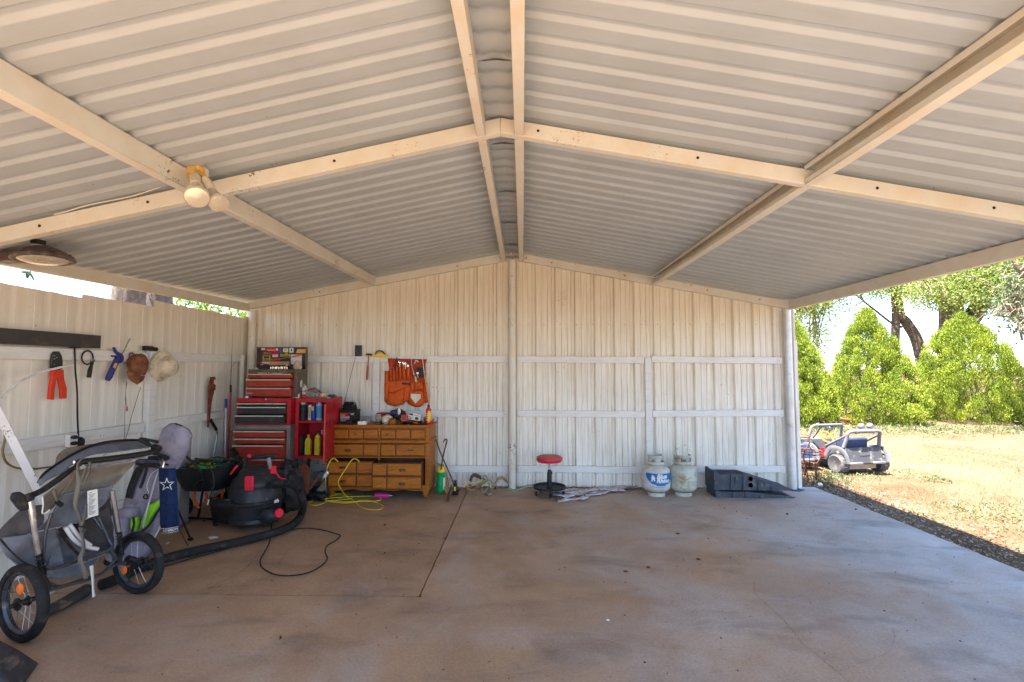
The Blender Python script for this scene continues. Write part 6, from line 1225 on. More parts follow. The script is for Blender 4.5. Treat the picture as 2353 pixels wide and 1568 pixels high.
cloth([[(130, 1216, .2), (160, 1206, .2), (190, 1200, .2), (226, 1180, .2)], [(140, 1290, .25), (170, 1290, .25), (200, 1280, .25), (240, 1262, .25)]], M_dg, 'seat_underside', sd=9)
cloth([[(176, 1200, .1), (205, 1192, .14), (232, 1176, .12), (252, 1160, .1)], [(182, 1232, .12), (212, 1236, .16), (240, 1230, .14), (262, 1222, .1)], [(196, 1268, .12), (222, 1268, .14), (246, 1262, .12), (262, 1254, .08)]], M_dg, 'dark_lining', sd=10, wr=.02)
cloth([[(222, 1140, .1), (240, 1128, .12), (256, 1122, .12)], [(226, 1172, .12), (246, 1160, .14), (262, 1150, .12)], [(236, 1196, .12), (254, 1186, .14), (268, 1180, .12)]], M_dg, 'dark_lining', sd=11, wr=.02)
bar([(140, 1228, .02), (168, 1262, .03), (200, 1290, .03)], .008, M_blackmetal); bar([(226, 1190, .05), (248, 1238, .03), (262, 1280, .02)], .009); bar([(118, 1180, .0), (104, 1230, .01), (100, 1290, .02)], .009)
for pts in ([(150, 1212, 0), (170, 1240, 0), (196, 1256, 0), (225, 1262, 0)], [(160, 1206, 0), (184, 1236, 0), (208, 1254, 0)]): bar(pts, .012, M_galv, 'light_tube')
obj('grip_paddle', MB().prism([G(*p, .0) for p in ((29, 1148), (34, 1133), (49, 1131), (66, 1141), (67, 1172), (52, 1176), (42, 1166))], NR * .04), M_dark, st, bev=.01, seg=3)
obj('tag', MB().prism([G(*p, -.012) for p in ((201, 1129), (224, 1124), (226, 1184), (202, 1191))], NR * .002), M_label, st)
m = MB()
for q in range(17): yy = 1133 + q * 3.1; m.prism([G(*p, -.0135) for p in ((204, yy), (204 + 8 + (q * 7 % 9), yy - 2.2), (204 + 8 + (q * 7 % 9), yy - 1.2), (204, yy + 1))], NR * .0008)
obj('tag_print', m, M_ink, st, kind='stuff')
def web(pts, w, mt, nm, o=0, k=6):
    P = catmull([G(*p) for p in pts], k); m = MB(); rows = [[], []]
    for i, p in enumerate(P):
        tw = math.sin(i * .22) * .6; s_ = (AX * math.cos(tw) + NR * math.sin(tw)) * w; rows[0].append(p + s_); rows[1].append(p - s_)
    m.grid(rows); return obj(nm, m, mt, st, sol=.003, smooth=60)
web([(190, 1054, -.03), (180, 1064, -.03), (179, 1085, -.03), (181, 1110, -.03), (175, 1140, -.03), (174, 1165, -.03), (184, 1190, -.03), (187, 1205, -.03)], .012, M_web, 'harness_strap'); web([(188, 1208, -.03), (196, 1180, -.03), (198, 1160, -.02)], .01, M_web, 'harness_strap')
web([(206, 1062, -.03), (206, 1080, -.03), (196, 1106, -.03), (190, 1116, -.03), (184, 1108, -.03), (192, 1090, -.03), (202, 1066, -.03)], .009, M_web, 'harness_strap'); web([(186, 1212, -.03), (190, 1235, -.03), (192, 1260, -.03), (184, 1285, -.04), (192, 1310, -.04), (198, 1330, -.03)], .013, M_web, 'harness_strap')
web([(210, 1300, -.02), (213, 1330, -.02), (214, 1352, -.02), (216, 1372, -.02)], .011, M_label, 'white_strap', k=4); obj('buckle', MB().tube([G(190 + 6 * math.cos(a), 1217 + 6 * math.sin(a), -.03) for a in [q * .8 for q in range(8)]], .004, 6, closed=True), M_fr, st)
web([(124, 1126, .0), (128, 1140, -.01), (134, 1154, -.01)], .012, M_web, 'short_strap', k=4); obj('strap_end', MB().tube([G(130, 1152, -.01), G(142, 1162, -.01)], .014, 8), M_dark, st); web([(0, 1238, .0), (20, 1262, 0), (48, 1288, 0), (78, 1302, 0)], .006, M_dark, 'black_binding')
m = MB()
for q, (a, b) in enumerate((((200, 1066), (224, 1062)), ((226, 1064), (300, 1052)), ((304, 1048), (330, 1046)))): m.tube([G(*a, .05), G(*b, .05)], [.03, .03], 8, flat=.8)
obj('back_bolster', m, M_gry, st)
# dark lump at the lower left edge
m = MB(); c = PZ(-30, 1545, 0); m.hexa([(c.x - .3, c.y - .3, 0), PZ(44, 1600, 0), PZ(38, 1560, 0) + V((0, .12, 0)), (c.x - .3, c.y + .25, 0), (c.x - .3, c.y - .3, .22), PZ(30, 1500, .14) + V((.0, -.1, 0)), PZ(34, 1488, .14), PZ(-60, 1440, .2)]); bn = thing('black_bin', 'corner of a dark plastic bin at the lower left edge', 'bin', c); obj('body', m, pm('worn_black_bin', (.035, .033, .035), .5, dirt=((.2, .15, .11), .2, 8)), bn, bev=.02, seg=3)

# ================================================================== floor by the dresser
yc = thing('extension_cord', 'yellow extension cord spilling from the dresser drawer onto the floor', 'cord', PZ(790, 1145))
m = MB(); z = .006
m.tube(catmull([PY(782, 1066, 5.93), PY(768, 1054, 5.885), PY(760, 1058, 5.86), PY(752, 1075, 5.8), PY(748, 1105, 5.72), PZ(749, 1136, z), PZ(752, 1150, z), PZ(735, 1160, z), PZ(715, 1161, z), PZ(709, 1155, z), PZ(730, 1149, z), PZ(780, 1143, z + .01), PZ(830, 1141, z), PZ(862, 1141, z), PZ(876, 1147, z), PZ(862, 1152, z), PZ(820, 1153, z), PZ(770, 1153, z), PZ(740, 1147, z + .01), PZ(752, 1138, z), PZ(790, 1135, z), PZ(812, 1143, z), PZ(780, 1150, z), PZ(748, 1150, z + .012), PZ(756, 1140, z + .012)], 6), .0052, 7)
m.tube(catmull([PY(830, 1066, 5.93), PY(818, 1055, 5.885), PY(808, 1058, 5.87), PY(793, 1080, 5.8), PY(778, 1105, 5.72), PY(782, 1122, 5.68), PZ(797, 1142, z + .01), PZ(812, 1150, z), PZ(835, 1168, z), PZ(868, 1172, z), PZ(880, 1166, z), PZ(872, 1158, z), PZ(840, 1150, z), PZ(800, 1156, z + .008), PZ(765, 1154, z), PZ(745, 1148, z), PZ(770, 1138, z + .008), PZ(800, 1140, z)], 6), .0052, 7); obj('cable', m, pm('yellow_cord', (.75, .58, .02), .45, bump=0), yc)
obj('plug', MB().tube([PZ(775, 1148, .012), PZ(788, 1149, .012)], .012, 8), pm('tan_plug', (.4, .3, .12)), yc)
pk = thing('pink_can', 'pink can with steel nozzle lying on the floor under the dresser', 'can', PZ(876, 1137, 0)); a = PZ(862, 1139, .03); b = PZ(893, 1139, .03); b.y = a.y
m = MB(); m.lathe([(.0001, 0), (.03, .002), (.03, (b - a).length * .9), (.024, (b - a).length)], 20, M=Matrix.Translation(a) @ Matrix.Rotation(R_(90), 4, 'Y')); obj('body', m, pm('magenta', (.55, .02, .2), .35), pk); obj('nozzle', MB().tube([b - V((.01, 0, 0)), b + V((.03, 0, 0)), b + V((.05, 0, 0))], [.02, .012, .006], 10), M_steel, pk); obj('label_band', MB().lathe([(.0306, .03), (.0306, .1)], 8, M=Matrix.Translation(a) @ Matrix.Rotation(R_(90), 4, 'Y'), a0=1.2, a1=2.6), M_dred, pk)
gx = PZ(1013, 1131); sp_ = thing('spray_bottle', 'green squeeze bottle with yellow cap beside the dresser', 'bottle', gx); r = .058
obj('body', MB().lathe([(.0001, 0), (r * .9, 0), (r, .015), (r, .12), (r * .93, .16), (r * .93, .2), (r, .24), (r, .26)], 22, gx), pm('glossy_green', (.005, .3, .08), .3), sp_); obj('cap', MB().lathe([(r * 1.0, .26), (r * .98, .275), (r * .8, .31), (r * .82, .325), (.0001, .33)], 20, gx), M_yel, sp_); obj('label_band', MB().lathe([(r + .001, .04), (r + .001, .19)], 8, gx, a0=-.9, a1=-.1), M_label, sp_)
for nm, lab, pts in (('crowbar', 'dark iron crowbar with hooked top leaning right against the wall', [(1019, 1016), (1023, 1010), (1027, 1012), (1024, 1025), (1018, 1050), (1013, 1080)]), ('pry_rod', 'rusty bar leaning left from the jack towards the dresser', [(1000, 1005), (1010, 1035), (1024, 1068), (1038, 1100), (1047, 1130)])):
    P = catmull([PY(*p, 6.5 - .35 * i / 5) for i, p in enumerate(pts)], 4); solo(nm, MB().tube(P, .0085, 8), M_rust if nm == 'pry_rod' else M_blackmetal, lab, 'crowbar')
m = MB(); m.prism([PY(1004, 1065, 6.5), PY(1018, 1068, 6.5), PY(1030, 1100, 6.4), PZ(1034, 1134, .0) , PZ(1024, 1136, 0)], (0, .02, 0)); solo('broom_head', m, pm('straw', (.35, .23, .1), .95, bump=1, bs=200), 'tan straw broom head behind the green bottle', 'broom')
jk = thing('floor_jack', 'small black and yellow bottle jack beside the crowbars', 'jack', PZ(1046, 1135)); c = PZ(1046, 1136)
obj('body', MB().lathe([(.0001, .012), (.03, .012), (.03, .09), (.022, .11), (.022, .135), (.014, .137), (.014, .16), (.024, .162), (.024, .172), (.0001, .172)], 16, c), M_dark, jk); obj('base', MB().cbox((c.x, c.y, .0065), (.09, .09, .012)), M_dark, jk, bev=.003); obj('label_panel', MB().box(c.x - .014, c.x + .014, c.y - .032, c.y - .0305, .05, .1), M_yel, jk); obj('pump_arm', MB().tube([c + V((.03, -.02, .03)), c + V((.06, -.03, .07))], .01, 8), M_blackmetal, jk)
solo('second_rod', MB().tube([PZ(1029, 1150, .02), PZ(1032, 1132, .02), PY(1038, 1115, 6.1)], [.02, .012, .012], 8), M_rust, 'rusty iron foot of a tool standing by the jack', 'iron')
# ratchet straps heap
M_strap = pm('khaki_strap', (.33, .22, .11), .85, 0, .25, 12, bump=.4, bs=200); M_gstrap = pm('pale_green_strap', (.33, .42, .25), .85, 0, .15, 12, bump=.4, bs=200)
def ribbon(pts, w, mt, nm, lab, cat='strap', par=None, k=6):
    P = catmull([V(p) for p in pts], k); m = MB(); a = []; b = []
    for i, p in enumerate(P):
        d = (P[min(i + 1, len(P) - 1)] - P[max(i - 1, 0)]).normalized(); s_ = d.cross(V((.2 * math.sin(i * .3), .8, .5))).normalized(); s_ = (s_ * .75 + V((0, .5, .2 + .3 * math.sin(i * .25)))).normalized() * w; a.append(p + s_); b.append(p - s_)
    m.grid([a, b])
    for v in m.v: v.z = max(v.z, .003)
    return solo(nm, m, mt, lab, cat, sol=.003, smooth=60) if par is None else obj(nm, m, mt, par, sol=.003, smooth=60)
def F(px, py, y=6.4): return PY(px, py, y)
sb = thing('strap_bundle', 'heap of khaki ratchet straps with brass buckles by the centre post', 'straps', PZ(1105, 1128))
ribbon([F(1070, 1120, 6.3), F(1085, 1128, 6.25), F(1105, 1112, 6.25), F(1120, 1106, 6.3), F(1135, 1118, 6.3), F(1120, 1128, 6.25), F(1095, 1122, 6.2), F(1075, 1114, 6.3)], .024, M_strap, 'webbing', '', par=sb)
ribbon([F(1080, 1108, 6.4), F(1086, 1094, 6.45), F(1098, 1094, 6.45), F(1112, 1104, 6.4), F(1128, 1112, 6.4), F(1140, 1122, 6.35)], .024, pm('dark_brown_strap', (.13, .075, .05), .9), 'webbing', '', par=sb)
ribbon([F(1130, 1128, 6.25), F(1140, 1106, 6.4), F(1152, 1098, 6.45), F(1165, 1106, 6.4), F(1168, 1120, 6.3), F(1150, 1128, 6.2), F(1135, 1130, 6.2)], .02, M_strap, 'webbing', '', par=sb)
ribbon([F(1106, 1098, 6.35), F(1114, 1094, 6.35), F(1122, 1102, 6.3), F(1122, 1118, 6.2), F(1112, 1132, 6.1), F(1108, 1118, 6.2), F(1124, 1108, 6.2), F(1128, 1122, 6.15)], .014, M_gstrap, 'webbing', '', par=sb)
solo('green_strap', MB().grid([[PY(px, py, 6.42) for px, py in ((1160, 1124), (1170, 1122), (1182, 1126), (1196, 1121), (1212, 1115), (1230, 1112), (1250, 1113))], [PY(px, py + 4, 6.36) for px, py in ((1160, 1124), (1170, 1122), (1182, 1126), (1196, 1121), (1212, 1115), (1230, 1112), (1250, 1113))]]), M_gstrap, 'pale green strap trailing along the wall foot towards the stool', 'strap', sol=.003)
rt = thing('ratchet_buckle', 'long brass coloured ratchet buckle lying across the strap heap', 'ratchet', F(1085, 1115, 6.15)); M_gold = pm('zinc_yellow', (.55, .48, .22), .4, .5)
obj('frame', MB().bar(F(1066, 1116, 6.12), F(1110, 1102, 6.12), .035, .014), M_gold, rt, bev=.003); obj('spool', MB().tube([F(1077, 1109, 6.08), F(1082, 1113, 6.16)], .02, 12), M_gold, rt); obj('end_ring', MB().tube([F(1066 + 3.5 * math.cos(a), 1116 + 3.5 * math.sin(a), 6.1) for a in [q * .8 for q in range(8)]], .006, 6, closed=True), M_gold, rt)
c = F(1088, 1121, 6.08); obj('lettering', text_mb('10,000 LBS', .022, lambda a, b: c + V((a * .9 + .03, -.012, b - .005)), 0, .0005), M_ink, sb, smooth=0)
solo('chrome_hook', MB().tube(catmull([PZ(1113, 1133, .02), PZ(1122, 1138, .016), PZ(1130, 1134, .03), PZ(1124, 1128, .03)], 4), .014, 8), M_steel, 'steel hook on the floor at the front of the strap heap', 'hook')

# ================================================================== stool, tanks, ramps, plastic
sc0 = PZ(1262, 1124, 0); sc0 = V((PY(1262, 1000, 6.2).x, 6.2, 0)); stl = thing('rolling_stool', 'round red topped rolling mechanic stool with black tray base', 'stool', sc0)
seatz = .445; rS = .163
obj('seat', MB().lathe([(.0001, seatz - .03), (rS * .93, seatz - .03), (rS, seatz - .012), (rS * 1.01, seatz + .012), (rS * .96, seatz + .03)], 40, sc0), pm('red_vinyl', (.5, .018, .05), .35, dirt=((.3, .06, .05), .15, 20)), stl); obj('seat_top', MB().lathe([(rS * .96, seatz + .0301), (rS * .85, seatz + .038), (.0001, seatz + .04)], 40, sc0), pm('faded_red_vinyl', (.48, .1, .07), .6, dirt=((.45, .2, .12), .3, 12)), stl)
obj('piston', MB().lathe([(.012, .28), (.012, seatz - .03)], 12, sc0), M_steel, stl); obj('column', MB().lathe([(.03, .06), (.03, .27), (.022, .3), (.022, .31), (.0125, .315)], 16, sc0), M_dark, stl); obj('lever', MB().tube([sc0 + V((.01, 0, .3)), sc0 + V((.03, -.01, .3)), sc0 + V((.035, -.01, .26))], .005, 6), M_dark, stl)
m = MB(); m.lathe([(.0001, .085), (.195, .085), (.203, .089), (.205, .112), (.201, .112), (.198, .093), (.19, .089), (.0001, .089)], 44, sc0); obj('tray', m, M_dark, stl)
for q in range(5):
    a = q * 1.2566 + .95; p = sc0 + V((.178 * math.cos(a), .178 * math.sin(a), 0)); w = obj('caster', MB().tube([p + V((-.012, 0, .028)), p + V((.012, 0, .028))], .028, 14), M_rubber, stl); obj('fork', MB().box(p.x - .019, p.x - .0145, p.y - .012, p.y + .012, .02, .069).box(p.x + .0145, p.x + .019, p.y - .012, p.y + .012, .02, .069), M_blackmetal, w); obj('spoke_rib', MB().bar(sc0 + V((.03 * math.cos(a), .03 * math.sin(a), .08)), sc0 + V((.19 * math.cos(a), .19 * math.sin(a), .08)), .012, .01), M_dark, stl)
# plastic strips
M_film = pm('cloudy_plastic_film', (.6, .56, .58), .3, 0, .12, 14, bump=.6, bs=60)
pf = thing('plastic_strips', 'crumpled clear plastic strips lying on the floor by the stool', 'plastic sheet', PZ(1320, 1132)); rr = random.Random(8)
for q in range(9):
    y0_ = 1118 + q * 2.6; pts = [PZ(1270 + 12 * (q % 3) + t * (16 + 1.4 * (8 - q)), y0_ + 14 - t * 2.2 - q * .4 + rr.uniform(-4.5, 4.5), .01 + rr.uniform(0, .022)) for t in range(8 if q < 6 else 5)]
    P = catmull(pts, 5); m = MB(); rows = [[], [], []]
    for i, p in enumerate(P):
        w = (.06 if q % 2 else .03) * (1 + .9 * noise.noise(V((i * .4, q, 0)))); rows[0].append(p + V((0, w, .01 * noise.noise(V((i * .8, q, 1)))))); rows[1].append(p + V((0, 0, .016 * noise.noise(V((i * .8, q, 2)))))); rows[2].append(p - V((0, w, -.01 * noise.noise(V((i * .8, q, 3))))))
    m.grid(rows)
    for v in m.v: v.z = max(v.z, .0025)
    obj('strip', m, M_film if q % 4 != 2 else pm('brown_film', (.22, .13, .1), .5), pf, sol=.0015, smooth=60)
# propane tanks
M_tank = pm('chalky_tank_paint', (.5, .5, .44), .5, 0, .1, 6, dirt=((.3, .2, .12), .22, 12)); M_tank2 = pm('aged_sage_tank', (.43, .45, .38), .55, 0, .12, 7, dirt=((.3, .15, .07), .3, 10))
def tank(px, y, lab, mt, rot, label=None):
    x = PY(px, 1000, y).x; c = V((x, y, 0)); r = .172; t = thing('propane_tank', lab, 'propane tank', c, group='propane tanks by the wall')
    z0 = .035; pr_ = [(.0001, z0)] + [(r * math.sin(R_(a)), z0 + .085 * (1 - math.cos(R_(a)))) for a in (20, 40, 55, 70, 80, 90)] + [(r, .2), (r + .0025, .203), (r + .0025, .209), (r, .212)] + [(r * math.cos(R_(a)), .30 + .1 * math.sin(R_(a))) for a in (0, 12, 25, 38, 50, 62, 74, 84)] + [(.0001, .4)]
    obj('tank_body', MB().lathe(pr_, 44, c), mt, t, smooth=50); obj('foot_ring', MB().lathe([(.105, 0), (.108, .045), (.101, .045), (.1, 0)], 32, c), mt, t, smooth=30)
    m = MB(); cr_ = .1
    def cyl(a, z, rr_=cr_): return c + V((rr_ * math.cos(a), rr_ * math.sin(a), z))
    segs = [(0, 5.9, .385, .425), (-.6, .35, .425, .468), (.95, 1.5, .425, .468), (2.1, 2.65, .425, .468), (3.1, 3.85, .425, .468), (-.75, 4.0, .468, .503)]
    for a0, a1, za, zb_ in segs:
        n = max(2, int((a1 - a0) / .15)); A_ = [rot + a0 + (a1 - a0) * i / n for i in range(n + 1)]
        m.grid([[cyl(a, za) for a in A_], [cyl(a, zb_) for a in A_]])
    obj('collar', m, mt, t, sol=.008); obj('valve', MB().tube([c + V((0, 0, .395)), c + V((0, 0, .45))], .018, 12).tube([c + V((0, 0, .43)), c + V((.05 * math.cos(rot - 1.6), .05 * math.sin(rot - 1.6), .43))], .015, 10).tube([c + V((0, 0, .452)), c + V((0, 0, .47))], .026, 10), M_steel, t)
    if label:
        o = r + .0012; n = 24
        def wrap(u, v, e=0): return c + V(((o + e) * math.sin(u / o), -(o + e) * math.cos(u / o), v))
        obj('label_band', MB().grid([[wrap(-.215 + .43 * i / n, z) for i in range(n + 1)] for z in (.125, .215, .305)]), pm('pale_label', (.52, .55, .6), .5, dirt=((.35, .3, .25), .2, 15)), t)
        rows = []
        for j in range(9):
            z = .15 + (.3 - .15) * j / 8; w = .17 * 1.2 * math.sqrt(max(.02, 1 - ((z - .3) / .155) ** 2)) if z < .3 else .2; rows.append([wrap(.02 - w + 2 * w * i / n, z, .0012) for i in range(n + 1)])
        bl = obj('blue_arc', MB().grid(rows), pm('label_blue', (.015, .13, .36), .4, dirt=((.3, .36, .45), .2, 30)), t)
        for tx, u, v, s_ in (('Blue', .025, .264, .074), ('Rhino', .045, .212, .074)): obj('lettering', text_mb(tx, s_, lambda a, b: wrap(u + a, v + b, .0026), .25, .0026), M_label, bl, smooth=0)
        rh = [(-.1, .2), (-.094, .225), (-.1, .245), (-.092, .262), (-.1, .275), (-.088, .27), (-.08, .285), (-.072, .268), (-.06, .262), (-.052, .244), (-.058, .23), (-.05, .215), (-.062, .205), (-.07, .222), (-.08, .22), (-.084, .2)]
        obj('emblem', MB().add([wrap(a - .005, b, .0026) for a, b in rh], [list(range(len(rh)))]), M_label, bl, smooth=0)
        obj('small_print', MB().grid([[wrap(-.1 + .02 * i, .135, .001) for i in range(11)], [wrap(-.1 + .02 * i, .139, .001) for i in range(11)]]), M_ink, t, smooth=0)
    return t
tank(1506, 6.22, 'propane tank with a blue and white wraparound label', M_tank, 1.2, True); tank(1567, 6.24, 'plain chalky green propane tank with a rust band', M_tank2, 2.7)
# drive-on ramps
M_ramp = pm('blue_black_ramp_plastic', (.045, .055, .07), .6, 0, .2, 9, dirt=((.16, .15, .14), .25, 10), bump=.4)
def ramp_(nm, lab, x0, x1, yf, w, zb0, h, tip):
    t = thing('vehicle_ramp', lab, 'ramp', ((x0 + x1) / 2, yf + w / 2, zb0), group='vehicle ramps stacked by the right post'); flat_ = x0 + (x1 - x0) * .42
    side = [(x0, zb0), (x1, zb0), (x1 + .01, zb0 + tip), (flat_, zb0 + h * .82), (x0 + .07, zb0 + h * .82), (x0 + .03, zb0 + h), (x0, zb0 + h)]
    for yy in (yf, yf + w - .02): obj('side_wall', MB().prism([(a, yy, b) for a, b in side], (0, .02, 0)), M_ramp, t, bev=.003)
    for i in range(11):
        u = i / 10; xx = x0 + .08 + (flat_ - x0 - .08) * u; obj('deck_rib', MB().box(xx, xx + .014, yf + .021, yf + w - .021, zb0 + h * .82 - .03, zb0 + h * .82 - .004), M_ramp, t)
    for i in range(22):
        u = i / 22; xx = flat_ + .02 + (x1 - flat_) * u; zz = zb0 + tip + (h * .82 - tip) * (1 - u); obj('deck_rib', MB().box(xx, xx + .012, yf + .021, yf + w - .021, max(zb0 + .002, zz - .045), zz - .012), M_ramp, t)
    obj('end_wall', MB().box(x0 + .001, x0 + .02, yf + .021, yf + w - .021, zb0, zb0 + h * .98), M_ramp, t, bev=.003); obj('deck', MB().hexa([(x0 + .05, yf + .022, zb0 + h * .8 - .055), (flat_, yf + .022, zb0 + h * .8 - .055), (flat_, yf + w - .022, zb0 + h * .8 - .055), (x0 + .05, yf + w - .022, zb0 + h * .8 - .055), (x0 + .05, yf + .022, zb0 + h * .8 - .05), (flat_, yf + .022, zb0 + h * .8 - .05), (flat_, yf + w - .022, zb0 + h * .8 - .05), (x0 + .05, yf + w - .022, zb0 + h * .8 - .05)]), M_ramp, t)
    # buttresses and flat black patches painting the shade of openings on the near side
    L_ = x1 - x0
    for u, uw in ((.2, .045), (.36, .05), (.55, .05), (.72, .045)):
        xx = x0 + L_ * u; zt_ = zb0 + (h * .78 if xx < flat_ else tip + (h * .8 - tip) * (1 - (xx + uw - flat_) / (x1 - flat_)) - .015)
        if zt_ > zb0 + .03: obj('buttress', MB().prism([(xx, yf - .001, zb0 + .005), (xx + uw, yf - .001, zb0 + .005), (xx + uw * .8, yf - .001, zt_), (xx + uw * .2, yf - .001, zt_)], (0, -.014, 0)), M_ramp, t, bev=.003)
    for u, zc, rr_ in ((.47, .6, .028), (.47, .28, .03)):
        if h > .12: obj('round_shade_patch', MB().lathe([(.0001, 0), (rr_, 0)], 20, M=Matrix.Translation((x0 + L_ * u, yf - .002, zb0 + h * zc)) @ Matrix.Rotation(R_(90), 4, 'X')), M_ink, t, smooth=0)
    for u in (.265, .64):
        if h > .12: xx = x0 + L_ * u; zt_ = zb0 + h * (.7 if u < .5 else .42); obj('slot_shade_patch', MB().prism([(xx - .014, yf - .002, zt_), (xx + .014, yf - .002, zt_), (xx + .003, yf - .002, zt_ - .11 * (1 if u < .5 else .6))], (0, -.001, 0)), M_ink, t, smooth=0)
    return t
ra = PY(1643, 1128, 6.15); rb = PY(1824, 1128, 6.15); rx0, rx1 = PY(1643, 1128, 6.12).x, PY(1820, 1128, 6.12).x
ramp_('a', 'lower of two stacked blue black plastic vehicle ramps', rx0, rx1 + .02, 6.1, .3, .0, .09, .012); ramp_('b', 'upper blue black plastic ramp stacked on the lower one', rx0 - .015, rx1 - .01, 6.1, .3, .091, .235, .018)

# ================================================================== toy jeeps and iron stands outside
M_tg = pm('toy_grey_plastic', (.06, .06, .065), .6, 0, .1, 6, dirt=((.4, .35, .28), .2, 9)); M_tl = pm('toy_light_grey_plastic', (.15, .15, .165), .5, 0, .08, 6); M_nv = pm('toy_navy_plastic', (.03, .045, .1), .55); M_tor = pm('toy_orange', (.8, .28, .02), .45)
def toycar(lab, loc, rz, second=False):
    t = thing('toy_jeep' if not second else 'toy_truck', lab, 'toy car', loc, rz, local=True); w = .36; z0 = .16
    # tailgate and tub
    obj('tailgate', MB().hexa([(-w, -.02, z0), (w, -.02, z0), (w, .02, z0), (-w, .02, z0), (-w * .93, .03, z0 + .25), (w * .93, .03, z0 + .25), (w * .93, .06, z0 + .25), (-w * .93, .06, z0 + .25)]), M_tg if not second else M_nv, t, bev=.012, seg=2)
    for s in (-1, 1):
        pts = [(s * w * .95, .02, z0 + .02), (s * w * .95, .02, z0 + .24), (s * w * .93, .42, z0 + .21), (s * w * .93, .5, z0 + .14), (s * w * .93, .68, z0 + .14), (s * w * .93, .74, z0 + .26), (s * w * .85, 1.18, z0 + .24), (s * w * .85, 1.2, z0 + .02), (s * w * .95, .85, z0), (s * w * .95, .3, z0)]
        obj('side_panel', MB().prism(pts, (-s * .03, 0, 0)), M_tg if not second else M_tl, t, bev=.008)
        fp = catmull([(s * (w + .02), -.06, z0 + .02), (s * (w + .03), -.02, z0 + .16), (s * (w + .03), .08, z0 + .23), (s * (w + .03), .26, z0 + .22), (s * (w + .03), .36, z0 + .08)], 4); obj('fender', MB().tube(fp, .035, 6, flat=.35), M_tl, t)
        fp = catmull([(s * (w + .02), .84, z0 + .02), (s * (w + .03), .88, z0 + .18), (s * (w + .03), 1.0, z0 + .23), (s * (w + .03), 1.14, z0 + .2), (s * (w + .02), 1.2, z0 + .06)], 4); obj('fender', MB().tube(fp, .035, 6, flat=.35), M_tl, t)
        for yy in (.12, 1.02):
            r = .15; Mx = Matrix.Translation((s * (w + .02), yy, r)) @ Matrix.Rotation(R_(90), 4, 'Y'); wl_ = obj('wheel', MB().lathe([(.0001, -.05), (.07, -.06), (r * .85, -.075), (r, -.055), (r, .055), (r * .85, .075), (.07, .06), (.0001, .05)], 24, M=Mx), pm('toy_tyre', (.07, .07, .075), .7, dirt=((.25, .19, .13), .2, 9)), t)
            for q in range(14): a = q / 14 * 6.283; obj('tread', MB().cbox((0, 0, 0), (.014, .02, .1), Mx @ Matrix.Rotation(a, 4, 'Z') @ Matrix.Translation((r + .002, 0, 0))), wl_.data.materials[0], wl_)
    obj('floor_pan', MB().box(-w * .9, w * .9, .04, 1.15, z0 - .02, z0 + .02), M_tg, t); obj('hood', MB().hexa([(-w * .8, .78, z0 + .1), (w * .8, .78, z0 + .1), (w * .7, 1.2, z0 + .1), (-w * .7, 1.2, z0 + .1), (-w * .75, .78, z0 + .3), (w * .75, .78, z0 + .3), (w * .66, 1.2, z0 + .25), (-w * .66, 1.2, z0 + .25)]), M_tl if not second else M_nv, t, bev=.02, seg=2)
    obj('seat', MB().hexa([(-.26, .2, z0 + .03), (.26, .2, z0 + .03), (.26, .34, z0 + .03), (-.26, .34, z0 + .03), (-.25, .15, z0 + .38), (.25, .15, z0 + .38), (.25, .24, z0 + .38), (-.25, .24, z0 + .38)]), M_nv, t, bev=.03, seg=3)
    for s in (-.6, .6): obj('bumper_step', MB().box(s * w - .11, s * w + .11, -.07, -.021, z0 + .0, z0 + .035), M_tl, t, bev=.008)
    obj('underbody', MB().box(-.26, .26, .05, .2, z0 - .09, z0 - .021), pm('toy_tan', (.35, .27, .19), .8), t)
    for s in (() if second else (-1, 1)): obj('side_stripe', MB().box(s * w * .96 - .004, s * w * .96 + .004, .42, .5, z0 + .04, z0 + .19), M_rplas, t)
    if second: 
        obj('seat_back', MB().blob((0, .1, z0 + .36), (.2, .1, .14), 2, .1), M_nv, t); return t
    bw = .31; zt_ = .66
    obj('roll_bar', MB().tube(catmull([(-bw - .03, .06, z0 + .25), (-bw, .02, zt_ - .1), (-bw + .03, 0, zt_), (0, 0, zt_ + .005), (bw - .03, 0, zt_), (bw, .02, zt_ - .1), (bw + .03, .06, z0 + .25)], 5), .027, 12), M_tl, t); obj('padding', MB().tube([(-.17, 0, zt_ + .005), (-.1, 0, zt_ + .008), (0, 0, zt_ + .01), (.1, 0, zt_ + .008), (.17, 0, zt_ + .005)], .036, 12), M_tl, t)
    for s in (-1, 1): obj('brace', MB().tube([(s * bw, .03, zt_ - .06), (s * (bw + .02), .4, z0 + .23)], .02, 8), M_tl, t)
    obj('windscreen_frame', MB().tube([(-bw - .02, .76, z0 + .28), (-bw, .7, zt_ + .0), (-bw + .03, .68, zt_ + .03), (bw - .03, .68, zt_ + .03), (bw, .7, zt_), (bw + .02, .76, z0 + .28)], .023, 10), M_tl, t)
    for s in (-.12, .12): obj('frame_strut', MB().tube([(s, .68, zt_ + .01), (s - .12, .76, z0 + .3)], .014, 8), M_tl, t)
    obj('mirror', MB().box(-.09, .09, .66, .675, zt_ - .06, zt_ - .01), M_tg, t, bev=.006); 
    Mx = Matrix.Translation((-.15, .56, z0 + .34)) @ Matrix.Rotation(R_(50), 4, 'X'); obj('steering_wheel', MB().tube([Mx @ V((.11 * math.cos(a), .11 * math.sin(a), 0)) for a in [q * .3927 for q in range(16)]], .014, 8, closed=True).tube([Mx @ V((-.1, 0, 0)), Mx @ V((.1, 0, 0))], .012, 6), M_tor, t)
